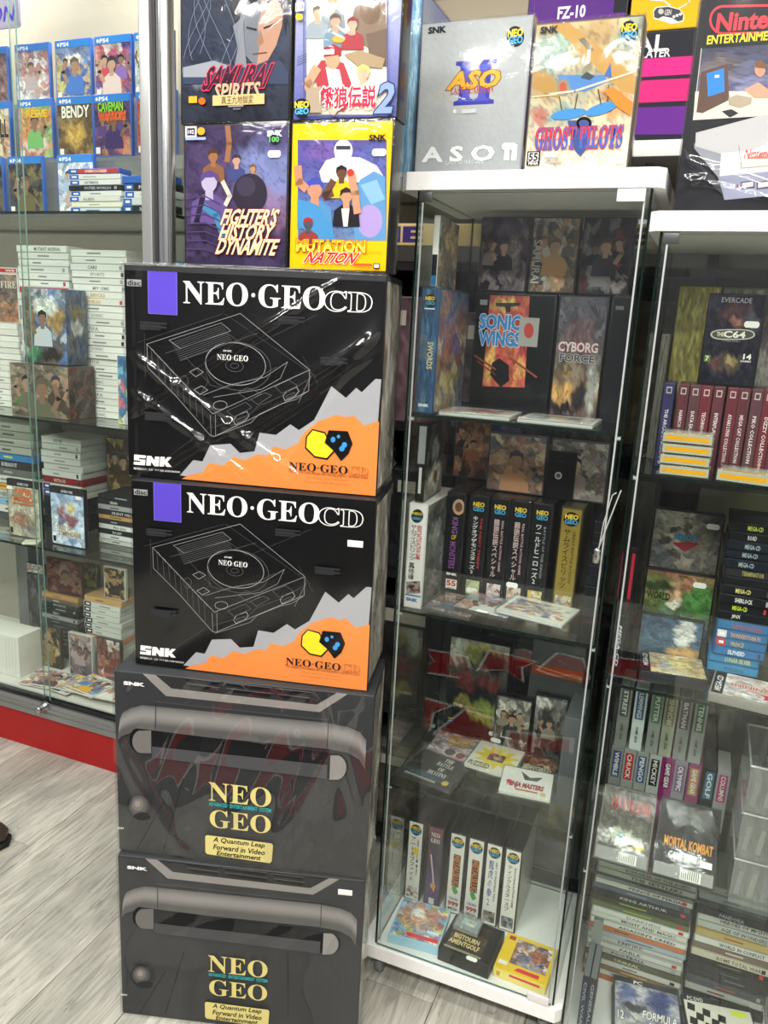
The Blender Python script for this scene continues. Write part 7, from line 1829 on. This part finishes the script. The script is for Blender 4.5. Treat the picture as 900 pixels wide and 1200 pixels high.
mags = [('folded leaflet with navy and white print lying at the deck corner', [(20, 930), (130, 870), (215, 880), (100, 960)], ['#e0d8d0', '#3a4464'], ['#2c3a60', '#e8e0d8', '#b84a44'], 251),
        ('magazine with cream and red print lying near the deck lock', [(10, 985), (160, 905), (270, 950), (150, 1040)], ['#dcd4c4', '#d8ccb8'], ['#c85a48', '#e8e0d0', '#4a4a50', '#b89a7a'], 252),
        ('magazine with grey wheel print lying by the door edge', [(160, 1030), (270, 945), (365, 1000), (300, 1085)], ['#b8b0a4', '#8a8478'], ['#d8cfc0', '#4a4844', '#c85a48', '#6a6a54'], 253),
        ('magazine with red and blue blocks lying before the gold figure cover', [(250, 900), (360, 860), (480, 915), (380, 975)], ['#c8b4a8', '#a88a80'], ['#c84a44', '#5a6a9a', '#e0d4c8', '#6a4a48'], 254),
        ('magazine with yellow splashes lying by the sliding door', [(380, 985), (510, 930), (620, 985), (470, 1060)], ['#e0cc5a', '#dccf8a'], ['#e0b82a', '#5a90c8', '#e8e4d0', '#c8a8b0'], 255),
        ('comic with bright yellow page lying beside the corner post', [(520, 960), (620, 920), (735, 960), (650, 1030)], ['#e4c834', '#e0cf6a'], ['#e8d040', '#c88a9a', '#f0e8c0', '#d8a030'], 256),
        ('comic with red and white page lying against the corner post', [(560, 1090), (650, 1030), (760, 1080), (680, 1150)], ['#e0d4c8', '#d8c8b8'], ['#c83a38', '#e8e4dc', '#6a5a4a', '#d8903a'], 257),
        ('pamphlet with blue and white print lying in front of the yellow splashes', [(390, 1040), (480, 1030), (590, 1085), (500, 1110)], ['#c8d0d8', '#d8d4c0'], ['#5a88c0', '#e8e0c8', '#e0b040'], 258)]
for i, (lb, quad, base, pal, sd) in enumerate(mags):
    flat('magazine', lb, 'magazine', 'D', quad, C4_ + 0.0008 + 0.0042 * i, 0.004, R(base, pal, sd), 0.135, 0.112, False, '#d8d4cc', gD, ymin=1.829, ymax=1.957, xmin=XC, xmax=-1.402, zq=C4_, yaw=[0.3, 0.1, -0.1, 0.15, 0.05, -0.1, 0.1, -0.15][i])

# ------------------------------------------------------------------ dark shelving with stock behind the narrow cabinets
bs = thing('shelving_unit', 'dark stock shelving behind the narrow glass cabinets', 'shelving', (-0.15, 1.82, 0))
dkm = mat('#1c1a18', 0.5, vary=0.15)
MB().box((-0.95, 0.40, 0), (1.2, 0.42, 1.66)).build('back_board', mat('#2a2622', 0.6), bs)
for x in (-0.95, 0.12, 1.18):
    MB().box((x, 0.0, 0), (x + 0.02, 0.40, 1.66)).build('upright', dkm, bs)
for z in (0.05, 0.42, 0.80, 1.18, 1.56):
    for a, b in ((-0.93, 0.12), (0.14, 1.18)):
        MB().box((a, 0.0, z), (b, 0.40, z + 0.02)).build('shelf_board', dkm, bs)
stock = [(-1.06, 0.07, 0.3, 0.3, '#2a2a2c', 'black'), (-0.74, 0.07, 0.26, 0.24, '#6a6258', 'grey brown'), (-0.46, 0.07, 0.36, 0.28, '#8a8a84', 'pale grey'),
         (-1.06, 0.44, 0.3, 0.28, '#1e2022', 'black'), (-0.74, 0.44, 0.3, 0.3, '#2c2826', 'dark brown'), (-0.42, 0.44, 0.32, 0.25, '#3a3430', 'brown'),
         (-1.06, 0.82, 0.32, 0.3, '#1a1c1e', 'black'), (-0.72, 0.82, 0.3, 0.26, '#26282a', 'charcoal'), (-0.40, 0.82, 0.33, 0.3, '#4a3f34', 'brown'),
         (-1.04, 1.20, 0.22, 0.26, '#3a3438', 'grey'), (-0.80, 1.20, 0.22, 0.30, '#7a5a62', 'rose'), (-0.56, 1.20, 0.24, 0.27, '#5a4a50', 'mauve'), (-0.30, 1.20, 0.26, 0.31, '#6a5c4a', 'tan')]
places = ['lowest', 'second', 'third', 'upper']
seen_ = {}
for i, (x, z, w, h, c, wd) in enumerate(stock):
    lev = places[{0.07: 0, 0.44: 1, 0.82: 2, 1.20: 3}[z]]
    pos = ['first', 'second', 'third', 'fourth'][seen_.setdefault(z, 0)]
    seen_[z] += 1
    case_box('stock_carton', wd + ' stock carton, ' + pos + ' from the showcase side on the ' + lev + ' dark shelf', 'box', (x, 1.84, z + 0.0005), w, h, 0.3, 0, body=c,
             draw=lambda P, c=c, i=i: (P.art([c, c], [], [c, '#%02x%02x%02x' % tuple(min(255, int(int(c[k:k + 2], 16) * 1.35)) for k in (1, 3, 5)), '#1c1a1a'], 16, 0.5, i + 300, nx=20, ny=20), P.rect(0.1, 0.1, 0.5, 0.22, '#b8b0a4')), drawuv=True, group='stock cartons')
for x, z, w, h, c, wd in ((0.16, 0.07, 0.4, 0.3, '#3a3a38', 'dark grey'), (0.62, 0.07, 0.4, 0.28, '#4a463e', 'brown grey'), (0.16, 0.44, 0.4, 0.3, '#2a2c2e', 'black'), (0.60, 0.44, 0.4, 0.3, '#55504a', 'taupe'), (0.16, 0.82, 0.4, 0.3, '#6a6450', 'olive'), (0.60, 0.82, 0.4, 0.3, '#3a3c40', 'slate'), (0.16, 1.20, 0.4, 0.3, '#8a8470', 'khaki'), (0.60, 1.20, 0.4, 0.3, '#6a5a60', 'plum')):
    case_box('stock_carton', wd + ' stock carton on the dark shelving behind the lower cabinet', 'box', (x - 0.14, 1.84, z + 0.0005), w, h, 0.3, 0, body=c, draw=lambda P, c=c: P.fill(c), drawuv=True, group='stock cartons')
sb = thing('sign_board', 'cream sign board with rounded purple lettering behind the raised cabinet', 'sign', (-0.95, 1.785, 1.612))
MB().bevbox((0, 0, 0), (0.95, 0.012, 0.048), 0.002).build('board', mat('#e8c98a', 0.5), sb)
q_ = Print(0.9, 0.042)
q_.text('POWER', 0.55, 0.1, 0.95, 0.9, '#4a3a80', 'bold', None, 0.05)
q_.text('GAME', 0.02, 0.1, 0.32, 0.9, '#4a3a80', 'bold', None, 0.05)
q_.build('lettering', sb, (0.02, -0.0006, 0.003))
# toe of a dark shoe at the picture edge
o = on_z(-14, 990, 0.0)
sh = thing('shoe', 'toe of a dark brown leather shoe on the floor at the picture edge', 'shoe', (o[0], o[1], 0), (0, 0, 0.6))


def loft(rings, n=20):
    v, f = [], []
    for (x, yh, z0, z1) in rings:
        for k in range(n):
            a = 2 * math.pi * k / n
            c, s_ = math.cos(a), math.sin(a)
            v.append((x, yh * math.copysign(abs(c) ** 0.75, c), (z0 + z1) / 2 + (z1 - z0) / 2 * math.copysign(abs(s_) ** 0.75, s_)))
    for i in range(len(rings) - 1):
        for k in range(n):
            f.append((i * n + k, i * n + (k + 1) % n, (i + 1) * n + (k + 1) % n, (i + 1) * n + k))
    f += [tuple(range(n))[::-1], tuple(range((len(rings) - 1) * n, len(rings) * n))]
    return MB().add(v, f, 0, True)


loft([(-0.24, 0.030, 0.02, 0.10), (-0.20, 0.036, 0.02, 0.105), (-0.12, 0.038, 0.018, 0.095), (-0.05, 0.045, 0.016, 0.075), (0.0, 0.046, 0.016, 0.062), (0.03, 0.038, 0.016, 0.05), (0.05, 0.02, 0.018, 0.038)]).build('upper', mat('#3a342e', 0.3, vary=0.2), sh)
loft([(-0.245, 0.030, 0.0, 0.02), (-0.18, 0.036, 0.0, 0.02), (-0.05, 0.048, 0.0, 0.018), (0.0, 0.049, 0.0, 0.018), (0.035, 0.040, 0.0, 0.018), (0.056, 0.02, 0.0, 0.018)]).build('sole', mat('#1c1a18', 0.6), sh)

# unseen floor mat, added for the red shapes mirrored in bags and cabinet doors
fm = thing('unseen_floor_mat', 'dark floor mat with big red outlined shapes in the aisle', 'mat', (-1.25, -0.85, 0.0008))
MB().bevbox((0, 0, 0), (1.3, 1.2, 0.006), 0.002).build('rubber_mat', mat('#26282a', 0.7, vary=0.1), fm)
q_ = Print(1.26, 1.16)
q_.fill('#3a3c3e')
chunk = [[(-0.5, -0.45), (0.3, -0.5), (0.5, -0.1), (0.1, 0.05), (0.45, 0.4), (-0.35, 0.5), (-0.15, 0.0)], [(-0.45, -0.5), (0.5, -0.4), (0.3, -0.05), (0.45, 0.5), (0.05, 0.2), (-0.4, 0.45)],
         [(-0.3, -0.5), (0.2, -0.45), (0.5, 0.5), (0.15, 0.3), (-0.1, 0.5), (-0.5, 0.4)], [(-0.5, -0.3), (0.45, -0.5), (0.5, -0.1), (0.0, 0.0), (0.4, 0.5), (-0.4, 0.45)]]
for k in range(8):
    t = (k % 4) / 3
    mx_, my_ = (-0.9 + 0.76 * t, -0.30 - 0.36 * t) if k < 4 else (-1.10 + 0.72 * t, 0.13 + 0.10 * t)
    for sc, col in ((1.2, '#101112'), (1.1, '#b8b8b4'), (0.95, '#8c1620')):
        q_.poly([((mx_ + 0.23 * sc * p[0] + 1.23) / 1.26, 1 - (my_ + 0.25 * sc * p[1] + 0.83) / 1.16) for p in chunk[k % 4]], col)
q_.build('mat_print', fm, (0.02, 0.02, 0.0062), (-math.pi / 2, 0, 0))
